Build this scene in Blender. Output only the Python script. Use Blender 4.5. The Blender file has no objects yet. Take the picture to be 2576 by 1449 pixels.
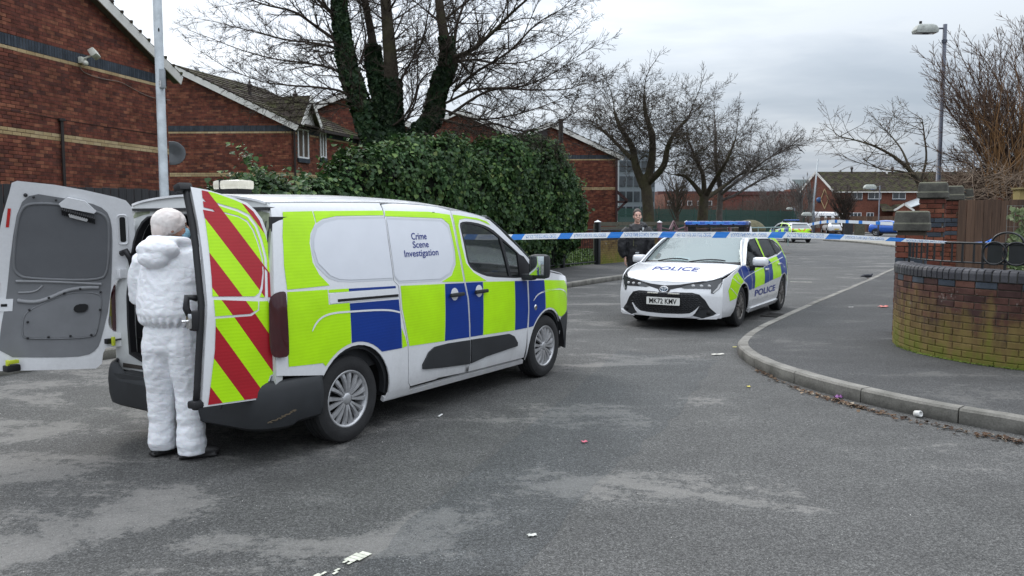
import bpy, bmesh, math, random
import numpy as np
from mathutils import Vector, Matrix, noise
from mathutils.geometry import tessellate_polygon
R_ = math.radians
scene = bpy.context.scene
COL = scene.collection
random.seed(7)
# ------------------------------------------------------------------ camera, sky, sun, exposure
CAMH, FPX = 1.66, 2040.0
PITCH = math.atan(173.5 / 2040)
cam_d = bpy.data.cameras.new('camera'); cam = bpy.data.objects.new('camera', cam_d); COL.objects.link(cam)
cam.location = (0, 0, CAMH); cam.rotation_euler = (math.pi / 2 - PITCH, 0, 0)
cam_d.sensor_width = 36; cam_d.lens = 36 * FPX / 2576
cam_d.clip_start = .05; cam_d.clip_end = 3000
scene.camera = cam
SUN_AZ, SUN_EL = -28.0, 34.0       # degrees left of the view direction, above the horizon
world = bpy.data.worlds.new('World'); scene.world = world; world.use_nodes = True
def build_world():
 nt = world.node_tree; N = nt.nodes; L = nt.links; N.clear()
 out = N.new('ShaderNodeOutputWorld'); bg = N.new('ShaderNodeBackground')
 sky = N.new('ShaderNodeTexSky'); sky.sky_type = 'NISHITA'; sky.sun_disc = False
 sky.sun_elevation = R_(SUN_EL); sky.sun_rotation = R_(SUN_AZ); sky.air_density = 1.5; sky.dust_density = 3
 sc = N.new('ShaderNodeVectorMath'); sc.operation = 'SCALE'; sc.inputs['Scale'].default_value = .085
 L.new(sky.outputs[0], sc.inputs[0])
 tc = N.new('ShaderNodeTexCoord'); sep = N.new('ShaderNodeSeparateXYZ'); L.new(tc.outputs['Generated'], sep.inputs[0])
 def m(op, a, b=None, clamp=False):
  n = N.new('ShaderNodeMath'); n.operation = op; n.use_clamp = clamp
  for i, v in enumerate((a, b)):
   if v is None: continue
   if isinstance(v, (int, float)): n.inputs[i].default_value = v
   else: L.new(v, n.inputs[i])
  return n.outputs[0]
 zc = m('MAXIMUM', sep.outputs[2], 0.0); den = m('ADD', zc, .16)
 u = m('DIVIDE', sep.outputs[0], den); v = m('DIVIDE', sep.outputs[1], den)
 cmb = N.new('ShaderNodeCombineXYZ'); L.new(u, cmb.inputs[0]); L.new(v, cmb.inputs[1])
 mp = N.new('ShaderNodeMapping'); L.new(cmb.outputs[0], mp.inputs[0])
 mp.inputs['Rotation'].default_value = (0, 0, R_(28)); mp.inputs['Scale'].default_value = (.55, 1.0, 1); mp.inputs['Location'].default_value = (3.3, 1.7, 0)
 n1 = N.new('ShaderNodeTexNoise'); n1.inputs['Scale'].default_value = 1.15; n1.inputs['Detail'].default_value = 7; n1.inputs['Roughness'].default_value = .52; n1.inputs['Distortion'].default_value = .35
 L.new(mp.outputs[0], n1.inputs['Vector'])
 rp = N.new('ShaderNodeValToRGB'); L.new(n1.outputs['Fac'], rp.inputs[0])
 e = rp.color_ramp.elements; e[0].position = .38; e[0].color = (.37, .465, .595, 1); e[1].position = .63; e[1].color = (.69, .765, .86, 1)
 k = e.new(.50); k.color = (.485, .575, .70, 1)
 # thin bright break in the cloud where the sun stands behind it
 sd = Vector((math.sin(R_(SUN_AZ + 6)) * math.cos(R_(13)), math.cos(R_(SUN_AZ + 6)) * math.cos(R_(13)), math.sin(R_(13))))
 dp = N.new('ShaderNodeVectorMath'); dp.operation = 'DOT_PRODUCT'; L.new(tc.outputs['Generated'], dp.inputs[0]); dp.inputs[1].default_value = sd
 g = m('MULTIPLY', m('POWER', m('MAXIMUM', dp.outputs['Value'], 0.0), 9.0), m('ADD', m('MULTIPLY', n1.outputs['Fac'], 1.3), -.18, True))
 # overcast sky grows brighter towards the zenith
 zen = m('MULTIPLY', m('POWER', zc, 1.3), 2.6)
 tot = m('ADD', m('MULTIPLY', g, .85), .565)
 cs = N.new('ShaderNodeVectorMath'); cs.operation = 'SCALE'; L.new(rp.outputs[0], cs.inputs[0]); L.new(tot, cs.inputs['Scale'])
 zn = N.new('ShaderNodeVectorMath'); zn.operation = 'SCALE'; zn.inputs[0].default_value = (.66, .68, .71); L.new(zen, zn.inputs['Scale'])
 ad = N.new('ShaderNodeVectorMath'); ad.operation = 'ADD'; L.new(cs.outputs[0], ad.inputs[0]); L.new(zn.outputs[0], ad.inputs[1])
 mix = N.new('ShaderNodeMix'); mix.data_type = 'RGBA'; mix.inputs[0].default_value = .88
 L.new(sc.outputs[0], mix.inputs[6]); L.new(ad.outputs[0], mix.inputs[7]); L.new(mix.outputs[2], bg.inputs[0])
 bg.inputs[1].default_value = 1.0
 L.new(bg.outputs[0], out.inputs[0])
build_world()
sun_d = bpy.data.lights.new('sun', 'SUN'); sun = bpy.data.objects.new('sun', sun_d); COL.objects.link(sun)
sun_d.energy = 1.1; sun_d.angle = R_(18); sun_d.color = (1, .97, .92)
_sd = Vector((math.sin(R_(SUN_AZ)) * math.cos(R_(SUN_EL)), math.cos(R_(SUN_AZ)) * math.cos(R_(SUN_EL)), math.sin(R_(SUN_EL))))
sun.rotation_euler = _sd.to_track_quat('Z', 'Y').to_euler()
scene.view_settings.view_transform = 'Standard'; scene.view_settings.look = 'None'
scene.view_settings.exposure = 0.48; scene.view_settings.gamma = 1; scene.view_settings.use_curve_mapping = False
scene.cycles.max_bounces = 7; scene.cycles.transparent_max_bounces = 12
scene.cycles.use_denoising = True
# ------------------------------------------------------------------ measuring: photo pixels (2576 wide) to points on the ground or at a distance
_c, _s = math.cos(PITCH), math.sin(PITCH)
def ray(x, y):
 u = (x - 1288) / FPX; v = (724.5 - y) / FPX
 return Vector((u, _c + v * _s, -_s + v * _c))
def gp(x, y, z=0.0):
 r = ray(x, y); t = (z - CAMH) / r.z; return Vector((0, 0, CAMH)) + r * t
def at(x, y, Y):
 r = ray(x, y); return Vector((0, 0, CAMH)) + r * (Y / r.y)
def proj(p):
 d = Vector(p) - Vector((0, 0, CAMH)); f = d.y * _c - d.z * _s
 if f < .1: return (1e6, 1e6, f)
 return (1288 + FPX * d.x / f, 724.5 - FPX * (d.y * _s + d.z * _c) / f, f)
def seen(p, m=40):
 x, y, f = proj(p); return -m < x < 2576 + m and -m < y < 1449 + m
# ------------------------------------------------------------------ materials
MATS = {}
def nodes(name):
 m = bpy.data.materials.new(name); m.use_nodes = True; nt = m.node_tree
 return m, nt, nt.nodes['Principled BSDF']
def NZ(nt, scale, detail=4, rough=.55, vec=None, dist=0):
 n = nt.nodes.new('ShaderNodeTexNoise'); n.inputs['Scale'].default_value = scale; n.inputs['Detail'].default_value = detail
 n.inputs['Roughness'].default_value = rough; n.inputs['Distortion'].default_value = dist
 if vec is not None: nt.links.new(vec, n.inputs['Vector'])
 return n.outputs['Fac']
def OBJ(nt, kind='Object'):
 return nt.nodes.new('ShaderNodeTexCoord').outputs[kind]
def RAMP(nt, fac, stops):
 r = nt.nodes.new('ShaderNodeValToRGB'); nt.links.new(fac, r.inputs[0]); e = r.color_ramp.elements
 while len(e) > 1: e.remove(e[-1])
 e[0].position = stops[0][0]; e[0].color = tuple(stops[0][1]) + (1,) if not isinstance(stops[0][1], (int, float)) else (stops[0][1],) * 3 + (1,)
 for p, c in stops[1:]:
  k = e.new(p); k.color = (c, c, c, 1) if isinstance(c, (int, float)) else tuple(c) + (1,)
 return r.outputs[0]
def MIX(nt, f, a, b, mode='MIX'):
 n = nt.nodes.new('ShaderNodeMix'); n.data_type = 'RGBA'; n.blend_type = mode
 for i, v in ((0, f), (6, a), (7, b)):
  if isinstance(v, (int, float)): n.inputs[i].default_value = v if i == 0 else (v, v, v, 1)
  elif isinstance(v, tuple): n.inputs[i].default_value = v + (1,) if len(v) == 3 else v
  else: nt.links.new(v, n.inputs[i])
 return n.outputs[2]
def MA(nt, op, a, b=0.0, c=None, clamp=False):
 n = nt.nodes.new('ShaderNodeMath'); n.operation = op; n.use_clamp = clamp
 for i, v in enumerate((a, b, c)):
  if v is None: continue
  if isinstance(v, (int, float)): n.inputs[i].default_value = v
  else: nt.links.new(v, n.inputs[i])
 return n.outputs[0]
def BUMP(nt, bs, h, strength, dist=.01):
 b = nt.nodes.new('ShaderNodeBump'); b.inputs['Strength'].default_value = strength; b.inputs['Distance'].default_value = dist
 nt.links.new(h, b.inputs['Height']); nt.links.new(b.outputs[0], bs.inputs['Normal'])
def pm(name, base, rough=.5, metal=0, var=.12, scale=6, bump=0, bscale=40, coat=0, spec=None, trans=0, emit=None):
 """a plain painted / plastic / stone surface: base colour with uneven wear and fine relief"""
 if name in MATS: return MATS[name]
 m, nt, bs = nodes(name); o = OBJ(nt)
 f = NZ(nt, scale, 5, .6, o)
 k = RAMP(nt, f, [(.3, 1 - var), (.7, 1 + var * .6)])
 c = MIX(nt, 1.0, tuple(base), k, 'MULTIPLY'); nt.links.new(c, bs.inputs['Base Color'])
 rr = MA(nt, 'ADD', MA(nt, 'MULTIPLY', f, .18), rough - .09, clamp=True); nt.links.new(rr, bs.inputs['Roughness'])
 bs.inputs['Metallic'].default_value = metal
 if coat: bs.inputs['Coat Weight'].default_value = coat; bs.inputs['Coat Roughness'].default_value = .05
 if spec is not None: bs.inputs['Specular IOR Level'].default_value = spec
 if trans: bs.inputs['Transmission Weight'].default_value = trans
 if bump: BUMP(nt, bs, NZ(nt, bscale, 4, .6, o), bump)
 if emit: bs.inputs['Emission Color'].default_value = tuple(emit[:3]) + (1,); bs.inputs['Emission Strength'].default_value = emit[3]
 MATS[name] = m; return m
# ------------------------------------------------------------------ object helpers
def link(o, parent=None):
 COL.objects.link(o)
 if parent is not None: o.parent = parent
 return o
def tag(o, label=None, cat=None, group=None, kind=None):
 if label: o['label'] = label
 if cat: o['category'] = cat
 if group: o['group'] = group
 if kind: o['kind'] = kind
 return o
def empty(name, loc=(0, 0, 0), rz=0, label=None, cat=None, group=None, parent=None):
 o = bpy.data.objects.new(name, None); o.empty_display_size = .1; link(o, parent); o.location = loc; o.rotation_euler = (0, 0, rz)
 return tag(o, label, cat, group)
def mesh(name, V, F, mat, parent=None, smooth=False, mats=None, fm=None, loc=None):
 me = bpy.data.meshes.new(name); me.from_pydata([tuple(v) for v in V], [], F)
 if mats:
  for m in mats: me.materials.append(m)
  if fm is not None: me.polygons.foreach_set('material_index', fm)
 elif mat is not None: me.materials.append(mat)
 if smooth: me.polygons.foreach_set('use_smooth', [True] * len(F))
 me.update()
 o = bpy.data.objects.new(name, me); link(o, parent)
 if loc is not None: o.location = loc
 return o
def auto(o, ang=40):
 me = o.data
 try: me.set_sharp_from_angle(angle=R_(ang))
 except Exception: pass
 return o
class MB:
 """collects simple shapes into one mesh"""
 def __init__(s): s.V = []; s.F = []
 def add(s, V, F):
  n = len(s.V); s.V += [Vector(v) for v in V]; s.F += [tuple(i + n for i in f) for f in F]; return s
 def box(s, c, d, M=None):
  x, y, z = d[0] / 2, d[1] / 2, d[2] / 2
  V = [Vector((a * x, b * y, e * z)) for e in (-1, 1) for b in (-1, 1) for a in (-1, 1)]
  if M is not None: V = [M @ v for v in V]
  V = [v + Vector(c) for v in V]
  return s.add(V, [(0, 2, 3, 1), (4, 5, 7, 6), (0, 1, 5, 4), (2, 6, 7, 3), (0, 4, 6, 2), (1, 3, 7, 5)])
 def bbox(s, c, d, b=.01, M=None):
  """box with bevelled edges"""
  bm = bmesh.new(); bmesh.ops.create_cube(bm, size=1)
  for v in bm.verts: v.co = Vector((v.co.x * d[0], v.co.y * d[1], v.co.z * d[2]))
  bmesh.ops.bevel(bm, geom=bm.edges[:], offset=b, segments=2, affect='EDGES', profile=.6)
  bm.verts.index_update(); V = [v.co.copy() for v in bm.verts]; F = [tuple(v.index for v in f.verts) for f in bm.faces]; bm.free()
  if M is not None: V = [M @ v for v in V]
  return s.add([v + Vector(c) for v in V], F)
 def prism(s, poly, axis, a, b):
  """poly in the plane normal to axis, from a to b"""
  n = len(poly)
  def P(p, t):
   return {0: (t, p[0], p[1]), 1: (p[0], t, p[1]), 2: (p[0], p[1], t)}[axis]
  V = [P(p, a) for p in poly] + [P(p, b) for p in poly]
  F = [tuple(range(n))[::-1], tuple(range(n, 2 * n))] + [(i, (i + 1) % n, n + (i + 1) % n, n + i) for i in range(n)]
  return s.add(V, F)
 def tube(s, pts, rad, n=8, cap=True):
  pts = [Vector(p) for p in pts]; rs = rad if isinstance(rad, (list, tuple)) else [rad] * len(pts)
  up = None; base = len(s.V); k = len(pts)
  for i, p in enumerate(pts):
   t = (pts[min(i + 1, k - 1)] - pts[max(i - 1, 0)])
   t = t.normalized() if t.length > 1e-9 else Vector((0, 0, 1))
   if up is None: up = t.orthogonal().normalized()
   up = (up - t * up.dot(t)); up = up.normalized() if up.length > 1e-6 else t.orthogonal().normalized()
   w = t.cross(up)
   for j in range(n):
    a = 2 * math.pi * j / n; s.V.append(p + (up * math.cos(a) + w * math.sin(a)) * rs[i])
  for i in range(k - 1):
   for j in range(n):
    a = base + i * n + j; b = base + i * n + (j + 1) % n; s.F.append((a, b, b + n, a + n))
  if cap: s.F.append(tuple(base + j for j in range(n))[::-1]); s.F.append(tuple(base + (k - 1) * n + j for j in range(n)))
  return s
 def lathe(s, prof, n=32, M=None):
  """profile of (radius, height), axis z"""
  base = len(s.V); k = len(prof)
  for r, h in prof:
   for j in range(n):
    a = 2 * math.pi * j / n; v = Vector((r * math.cos(a), r * math.sin(a), h)); s.V.append(M @ v if M is not None else v)
  for i in range(k - 1):
   for j in range(n):
    a = base + i * n + j; b = base + i * n + (j + 1) % n; s.F.append((a, b, b + n, a + n))
  return s
 def ell(s, c, r, n=12, m=8, M=None):
  base = len(s.V)
  for i in range(m + 1):
   t = math.pi * i / m
   for j in range(n):
    a = 2 * math.pi * j / n; v = Vector((r[0] * math.sin(t) * math.cos(a), r[1] * math.sin(t) * math.sin(a), r[2] * math.cos(t)))
    s.V.append((M @ v if M is not None else v) + Vector(c))
  for i in range(m):
   for j in range(n):
    a = base + i * n + j; b = base + i * n + (j + 1) % n; s.F.append((a, a + n, b + n, b))
  return s
 def out(s, name, mat, parent=None, smooth=False, ang=None, loc=None):
  o = mesh(name, s.V, s.F, mat, parent, smooth or ang is not None, loc=loc)
  if ang is not None: auto(o, ang)
  return o
def boxo(name, c, d, mat, parent=None, b=0, M=None):
 mb = MB()
 if b: mb.bbox(c, d, b, M)
 else: mb.box(c, d, M)
 return mb.out(name, mat, parent, ang=35 if b else None)
def chaikin(P, n=2, closed=True):
 P = [tuple(p) for p in P]
 for _ in range(n):
  Q = []
  m = len(P)
  for i in range(m if closed else m - 1):
   a = P[i]; b = P[(i + 1) % m]
   Q.append(tuple(a[k] * .75 + b[k] * .25 for k in range(len(a)))); Q.append(tuple(a[k] * .25 + b[k] * .75 for k in range(len(a))))
  if not closed: Q = [P[0]] + Q + [P[-1]]
  P = Q
 return P
def rrect(x0, y0, x1, y1, r, n=4):
 P = []
 for cx, cy, a0 in ((x1 - r, y1 - r, 0), (x0 + r, y1 - r, 90), (x0 + r, y0 + r, 180), (x1 - r, y0 + r, 270)):
  for i in range(n + 1):
   a = R_(a0 + 90 * i / n); P.append((cx + r * math.cos(a), cy + r * math.sin(a)))
 return P
def flat2d(outer, holes=(), step=.08):
 loops = [[Vector((p[0], p[1], 0)) for p in outer]] + [[Vector((p[0], p[1], 0)) for p in h] for h in holes]
 tris = tessellate_polygon(loops); P = [p for l in loops for p in l]
 bm = bmesh.new(); vs = [bm.verts.new(p) for p in P]
 for t in tris:
  try: bm.faces.new([vs[i] for i in t])
  except ValueError: pass
 if step:
  for ax in (0, 1):
   lo = min(p[ax] for p in P); hi = max(p[ax] for p in P); k = int((hi - lo) / step)
   for i in range(1, k + 1):
    co = Vector((0, 0, 0)); co[ax] = lo + (hi - lo) * i / (k + 1); no = Vector((0, 0, 0)); no[ax] = 1
    bmesh.ops.bisect_plane(bm, geom=bm.verts[:] + bm.edges[:] + bm.faces[:], plane_co=co, plane_no=no, dist=1e-6)
 bmesh.ops.remove_doubles(bm, verts=bm.verts, dist=1e-5)
 bm.verts.index_update(); V = [v.co.copy() for v in bm.verts]; F = [tuple(v.index for v in f.verts) for f in bm.faces]; bm.free()
 F2 = []
 for f in F:   # one winding for all
  a = sum(V[f[i]].x * V[f[(i + 1) % len(f)]].y - V[f[(i + 1) % len(f)]].x * V[f[i]].y for i in range(len(f)))
  F2.append(f if a > 0 else f[::-1])
 return V, F2
def patch(name, outer, fn, mat, parent, holes=(), step=.08, thick=0, off=0, flip=False, both=False):
 """a panel cut out in 2-D and laid on the curved surface fn(u, v)"""
 V, F = flat2d(outer, holes, step); e = 2e-3; W = []
 for v in V:
  p = Vector(fn(v.x, v.y))
  if off or thick:
   a = Vector(fn(v.x + e, v.y)) - p; b = Vector(fn(v.x, v.y + e)) - p; n = a.cross(b)
   if n.length > 0: n.normalize()
   if flip: n = -n
   p = p + n * off
   W.append((p, n))
  else: W.append((p, Vector((0, 0, 1))))
 P = [w[0] for w in W]
 if flip: F = [f[::-1] for f in F]
 if thick:
  n = len(P); P = P + [w[0] - w[1] * thick for w in W]
  ed = {}
  for f in F:
   for i in range(len(f)):
    a, b = f[i], f[(i + 1) % len(f)]; ed[(a, b)] = 1
  rim = [(a, b) for (a, b) in ed if (b, a) not in ed]
  F = F + [tuple(i + n for i in f[::-1]) for f in F] + [(b, a, a + n, b + n) for a, b in rim]
 o = mesh(name, P, F, mat, parent, True); auto(o, 50); return o
_tc = {}
def text2d(s, size=1.0, bold=0.0):
 if (s, bold) not in _tc:
  cu = bpy.data.curves.new('t', 'FONT'); cu.body = s; cu.size = 1; cu.resolution_u = 3; cu.offset = bold
  o = bpy.data.objects.new('t', cu); COL.objects.link(o)
  dg = bpy.context.evaluated_depsgraph_get(); me = bpy.data.meshes.new_from_object(o.evaluated_get(dg))
  V = [v.co.copy() for v in me.vertices]; F = [tuple(p.vertices) for p in me.polygons]
  bpy.data.objects.remove(o); bpy.data.curves.remove(cu); bpy.data.meshes.remove(me)
  x0 = min(v.x for v in V); x1 = max(v.x for v in V); y0 = min(v.y for v in V); y1 = max(v.y for v in V)
  _tc[(s, bold)] = ([((v.x - x0) / (x1 - x0), (v.y - y0) / (y1 - y0)) for v in V], F, (x1 - x0) / (y1 - y0))
 return _tc[(s, bold)]
def lettering(name, s, fn, u0, u1, v0, v1, mat, parent, bold=.01, flip=False):
 """letters fill the rectangle u0..u1, v0..v1 on the surface fn"""
 V, F, _ = text2d(s, 1, bold)
 P = [fn(u0 + (u1 - u0) * a, v0 + (v1 - v0) * b) for a, b in V]
 if flip: F = [f[::-1] for f in F]
 return mesh(name, P, F, mat, parent)
def copy_tree(o, parent=None, first=True):
 c = o.copy(); COL.objects.link(c)
 if parent is not None: c.parent = parent
 for ch in list(o.children): copy_tree(ch, c, False)
 return c
def spl(t, x):
 n = len(t)
 if x <= t[0][0]: return t[0][1]
 if x >= t[-1][0]: return t[-1][1]
 for i in range(n - 1):
  if x <= t[i + 1][0]:
   x0, y0 = t[i]; x1, y1 = t[i + 1]; h = x1 - x0; k = (x - x0) / h
   m0 = (y1 - t[i - 1][1]) / (x1 - t[i - 1][0]) if i > 0 else (y1 - y0) / h
   m1 = (t[i + 2][1] - y0) / (t[i + 2][0] - x0) if i + 2 < n else (y1 - y0) / h
   return (2*k**3 - 3*k*k + 1)*y0 + (k**3 - 2*k*k + k)*h*m0 + (-2*k**3 + 3*k*k)*y1 + (k**3 - k*k)*h*m1
def lin(t, x):
 if x <= t[0][0]: return t[0][1]
 for (a, b), (c, d) in zip(t, t[1:]):
  if x <= c: return b + (d - b) * (x - a) / (c - a)
 return t[-1][1]
def elf(t):
 t = max(0, min(.999, t)); return 1 - math.sqrt(1 - t * t)
# ------------------------------------------------------------------ ground materials
def asphalt(name, base, light, worn=.5, agg=.5, tint=(1, 1, 1)):
 m, nt, bs = nodes(name); o = OBJ(nt)
 mp = nt.nodes.new('ShaderNodeMapping'); nt.links.new(o, mp.inputs[0]); mp.inputs['Rotation'].default_value = (0, 0, R_(58)); mp.inputs['Scale'].default_value = (.75, 1.5, 1)
 big = NZ(nt, .75, 6, .62, mp.outputs[0], .5); med = NZ(nt, 2.4, 5, .6, o); fine = NZ(nt, 17, 5, .75, o)
 sp = nt.nodes.new('ShaderNodeTexVoronoi'); sp.inputs['Scale'].default_value = 95; nt.links.new(o, sp.inputs['Vector'])
 st = nt.nodes.new('ShaderNodeTexNoise'); st.inputs['Scale'].default_value = 140; st.inputs['Detail'].default_value = 2; nt.links.new(o, st.inputs['Vector'])
 # dried silt left in the low places, ragged at its edge
 mk = MA(nt, 'ADD', MA(nt, 'ADD', big, MA(nt, 'MULTIPLY', med, .22)), MA(nt, 'MULTIPLY', fine, .34))
 pxs = nt.nodes.new('ShaderNodeSeparateXYZ'); nt.links.new(o, pxs.inputs[0])
 mk = MA(nt, 'ADD', mk, MA(nt, 'MINIMUM', MA(nt, 'MAXIMUM', MA(nt, 'MULTIPLY', MA(nt, 'ADD', pxs.outputs[0], .6), -.035), -.045), .045))
 silt = RAMP(nt, mk, [(.83 - .02 * worn, 0), (.87, .75), (.96, 1)])
 tone = RAMP(nt, MA(nt, 'ADD', MA(nt, 'MULTIPLY', med, .5), MA(nt, 'MULTIPLY', big, .5)), [(.35, .72), (.62, 1.2)])
 c = MIX(nt, 1.0, tuple(base), tone, 'MULTIPLY')
 grain = RAMP(nt, MA(nt, 'ADD', MA(nt, 'MULTIPLY', st.outputs['Fac'], .6), MA(nt, 'MULTIPLY', NZ(nt, 48, 3, .7, o), .4)), [(.33, .25), (.5, .95), (.63, 2.2)])
 c = MIX(nt, .95, c, grain, 'MULTIPLY')
 chips = RAMP(nt, sp.outputs['Color'], [(.0, 0), (.88, 0), (.93, 1)])
 near = RAMP(nt, sp.outputs['Distance'], [(.0, 1), (.3, 1), (.42, 0)])
 c = MIX(nt, MA(nt, 'MULTIPLY', MA(nt, 'MULTIPLY', chips, near), agg), c, (.26, .26, .25))
 c = MIX(nt, MA(nt, 'MULTIPLY', silt, worn), c, tuple(light))
 nt.links.new(c, bs.inputs['Base Color'])
 nt.links.new(MA(nt, 'ADD', MA(nt, 'MULTIPLY', med, .3), .62, clamp=True), bs.inputs['Roughness']); bs.inputs['Specular IOR Level'].default_value = .35
 h = MA(nt, 'ADD', MA(nt, 'MULTIPLY', sp.outputs['Distance'], -1.0), MA(nt, 'MULTIPLY', st.outputs['Fac'], .9))
 BUMP(nt, bs, h, .55, .012); return m
M_road = asphalt('road_asphalt', (.078, .0775, .075), (.235, .225, .21), .62, .8)
M_road2 = asphalt('far_road_asphalt', (.10, .103, .108), (.22, .22, .215), .5, .2)
M_pave = asphalt('pavement_tarmac', (.052, .052, .052), (.15, .145, .135), .45, .45)
M_trench = asphalt('trench_tarmac', (.066, .068, .068), (.21, .205, .195), .5, 1.0)
def kerbmat():
 m, nt, bs = nodes('kerb_concrete'); o = OBJ(nt)
 a = NZ(nt, 3, 6, .65, o); b = NZ(nt, 60, 3, .7, o)
 oi = nt.nodes.new('ShaderNodeObjectInfo')
 c = RAMP(nt, MA(nt, 'ADD', a, MA(nt, 'MULTIPLY', MA(nt, 'SUBTRACT', oi.outputs['Random'], .5), .12)), [(.3, (.12, .115, .10)), (.55, (.21, .20, .18)), (.75, (.29, .28, .25))])
 c = MIX(nt, .5, c, RAMP(nt, b, [(.35, .6), (.65, 1.25)]), 'MULTIPLY')
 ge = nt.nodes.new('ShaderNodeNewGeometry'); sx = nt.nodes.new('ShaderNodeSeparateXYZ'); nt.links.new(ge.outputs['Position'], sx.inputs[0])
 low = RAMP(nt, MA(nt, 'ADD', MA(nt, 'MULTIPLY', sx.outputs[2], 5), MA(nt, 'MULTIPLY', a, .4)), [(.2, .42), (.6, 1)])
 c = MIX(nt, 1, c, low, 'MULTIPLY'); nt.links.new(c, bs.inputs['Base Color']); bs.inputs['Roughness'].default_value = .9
 BUMP(nt, bs, b, .4, .006); return m
M_kerb = kerbmat()
M_grass = pm('grass_ground', (.05, .085, .022), .95, var=.45, scale=2.5, bump=.6, bscale=30)
M_soil = pm('soil', (.075, .062, .045), .95, var=.4, scale=3, bump=.6, bscale=25)
M_slab = pm('paving_slabs', (.25, .235, .20), .9, var=.2, scale=2, bump=.3)
M_white_line = pm('worn_road_paint', (.62, .62, .52), .8, var=.25, scale=20)
def sheet(name, P, z, mat, kind='structure', parent=None):
 V, F = flat2d([(p[0], p[1]) for p in P], step=0)
 o = mesh(name, [(v.x, v.y, z) for v in V], F, mat, parent)
 if kind: o['kind'] = kind
 return o
D2 = Vector((math.sin(R_(31.6)), math.cos(R_(31.6)), 0)); N2 = Vector((D2.y, -D2.x, 0))    # along the street; to its right
K1 = Vector((1.22, 19.35, 0))                                                           # a point on the left kerb
def LK(t, s=0, z=0): return K1 + D2 * t - N2 * s + Vector((0, 0, z))                     # t metres along the left kerb, s metres behind it
g = sheet('ground', [(-900, -60), (900, -60), (900, 1500), (-900, 1500)], -.008, M_soil)
sheet('road', [(-40, -12), (30, -12), (30, 12), (16, 30), (60, 75), (60, 160), (-10, 160), (-10, 60), LK(24), LK(-30)], -.004, M_road)
# darker reinstatement trench running across the near road
def near_patch(name, P, z, mat):
 """ragged outline"""
 Q = []
 for i in range(len(P)):
  a = Vector(P[i]); b = Vector(P[(i + 1) % len(P)]); k = max(2, int((b - a).length / .12))
  for j in range(k):
   p = a.lerp(b, j / k); d = noise.noise(p * 3.1) * .05 + noise.noise(p * 11) * .02; Q.append((p.x + d, p.y - d * .7))
 return sheet(name, Q, z, mat)
near_patch('road_patch', [gp(870, 1447), gp(1120, 1240), gp(1420, 1000), gp(1560, 880), gp(1800, 905), gp(1700, 1050), gp(1480, 1230), gp(1290, 1447)], -.003, M_trench)
# kerbs: each stone is its own piece
def offset_poly(P, d):
 Q = []
 for i, p in enumerate(P):
  a = P[max(i - 1, 0)]; b = P[min(i + 1, len(P) - 1)]; t = (b - a); t.z = 0; t.normalize(); Q.append(p + Vector((t.y, -t.x, 0)) * d)
 return Q
def resample(P, L):
 out = [P[0].copy()]; acc = 0
 for a, b in zip(P, P[1:]):
  l = (b - a).length; pos = L - acc
  while pos <= l: out.append(a.lerp(b, pos / l)); pos += L
  acc = l - (pos - L)
 return out
def kerb(parent, P, side, h=.125, w=.125, L=.915):
 """side +1: pavement to the right of the running direction"""
 P = [Vector(p) for p in P]; fine = resample(P, .1); n = int(L / .1 + .5); i = 0; k = 0
 O2 = offset_poly(fine, side * w); Oc = offset_poly(fine, side * .018)
 while i + 2 < len(fine):
  j = min(i + n, len(fine) - 1); V = []; F = []
  dz = random.uniform(-.006, .006); sh = random.uniform(-.006, .006)
  for q in range(i, j + 1):
   e = 0
   a = fine[q].lerp(fine[min(q + 1, j)], .06) if q == i else (fine[q].lerp(fine[q - 1], .06) if q == j else fine[q])
   f = .06 if q in (i, j) else 0
   qq = q + (1 if q == i else -1)
   b = O2[q].lerp(O2[qq], f); c = Oc[q].lerp(Oc[qq], f)
   V += [(a.x, a.y, -.03), (a.x + sh * .2, a.y, h - .022 + dz), (c.x, c.y, h - .003 + dz), (b.x, b.y, h + dz), (b.x, b.y, -.03)]
  m = j - i
  for q in range(m):
   for r in range(4):
    x = q * 5 + r; F.append((x, x + 5, x + 6, x + 1))
  F += [(0, 1, 2, 3, 4), tuple(m * 5 + r for r in (4, 3, 2, 1, 0))]
  o = mesh('kerb_stone', V, F, M_kerb, parent, True); auto(o, 30); k += 1; i = j
 return O2
RK = [gp(2240, 686), gp(2151.5, 727.8), gp(2073.7, 761), gp(1999.6, 794.5), gp(1936.6, 826), gp(1892, 848), gp(1862.5, 870.4), gp(1852, 887), gp(1868, 905.6), gp(1907, 931.5), gp(1951.5, 950), gp(2084.8, 992.6), gp(2299.6, 1044.5), gp(2447.8, 1072), gp(2576, 1092.6)]
RK = [Vector((p.x, p.y, 0)) for p in RK]
RK = [RK[0] + D2 * 7.5] + RK + [RK[-1] + Vector((.5, -.86, 0)) * 3.2, RK[-1] + Vector((1.6, -1.7, 0)) * 4.5]
RKs = [Vector(p) for p in chaikin([tuple(p) for p in RK], 2, False)]
PZ = .12
inner = offset_poly(RKs, -.12)
pave_r = sheet('pavement', [(p.x, p.y) for p in inner] + [(30, -14), (40, 14), (24, 34)], PZ, M_pave)
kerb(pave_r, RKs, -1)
LKp = [LK(t) for t in (-22, -16, -10, -5, 0, 5, 10, 15, 20, 22.0)] + [LK(23.2, .25), LK(24, 1.0), LK(24.2, 2.2), LK(23.4, 5), LK(21.5, 9)]
LKs = [Vector(p) for p in chaikin([tuple(p) for p in LKp], 2, False)]
innerl = offset_poly(LKs, -.12)
pave_l = sheet('pavement', [(p.x, p.y) for p in innerl][::-1] + [tuple(LK(-22, 3.05)[:2]), tuple(LK(20.5, 3.05)[:2]), tuple(LK(20.5, 9)[:2])], PZ, M_pave)
pave_l.name = 'pavement.001'
kerb(pave_l, LKs, -1)
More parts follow.
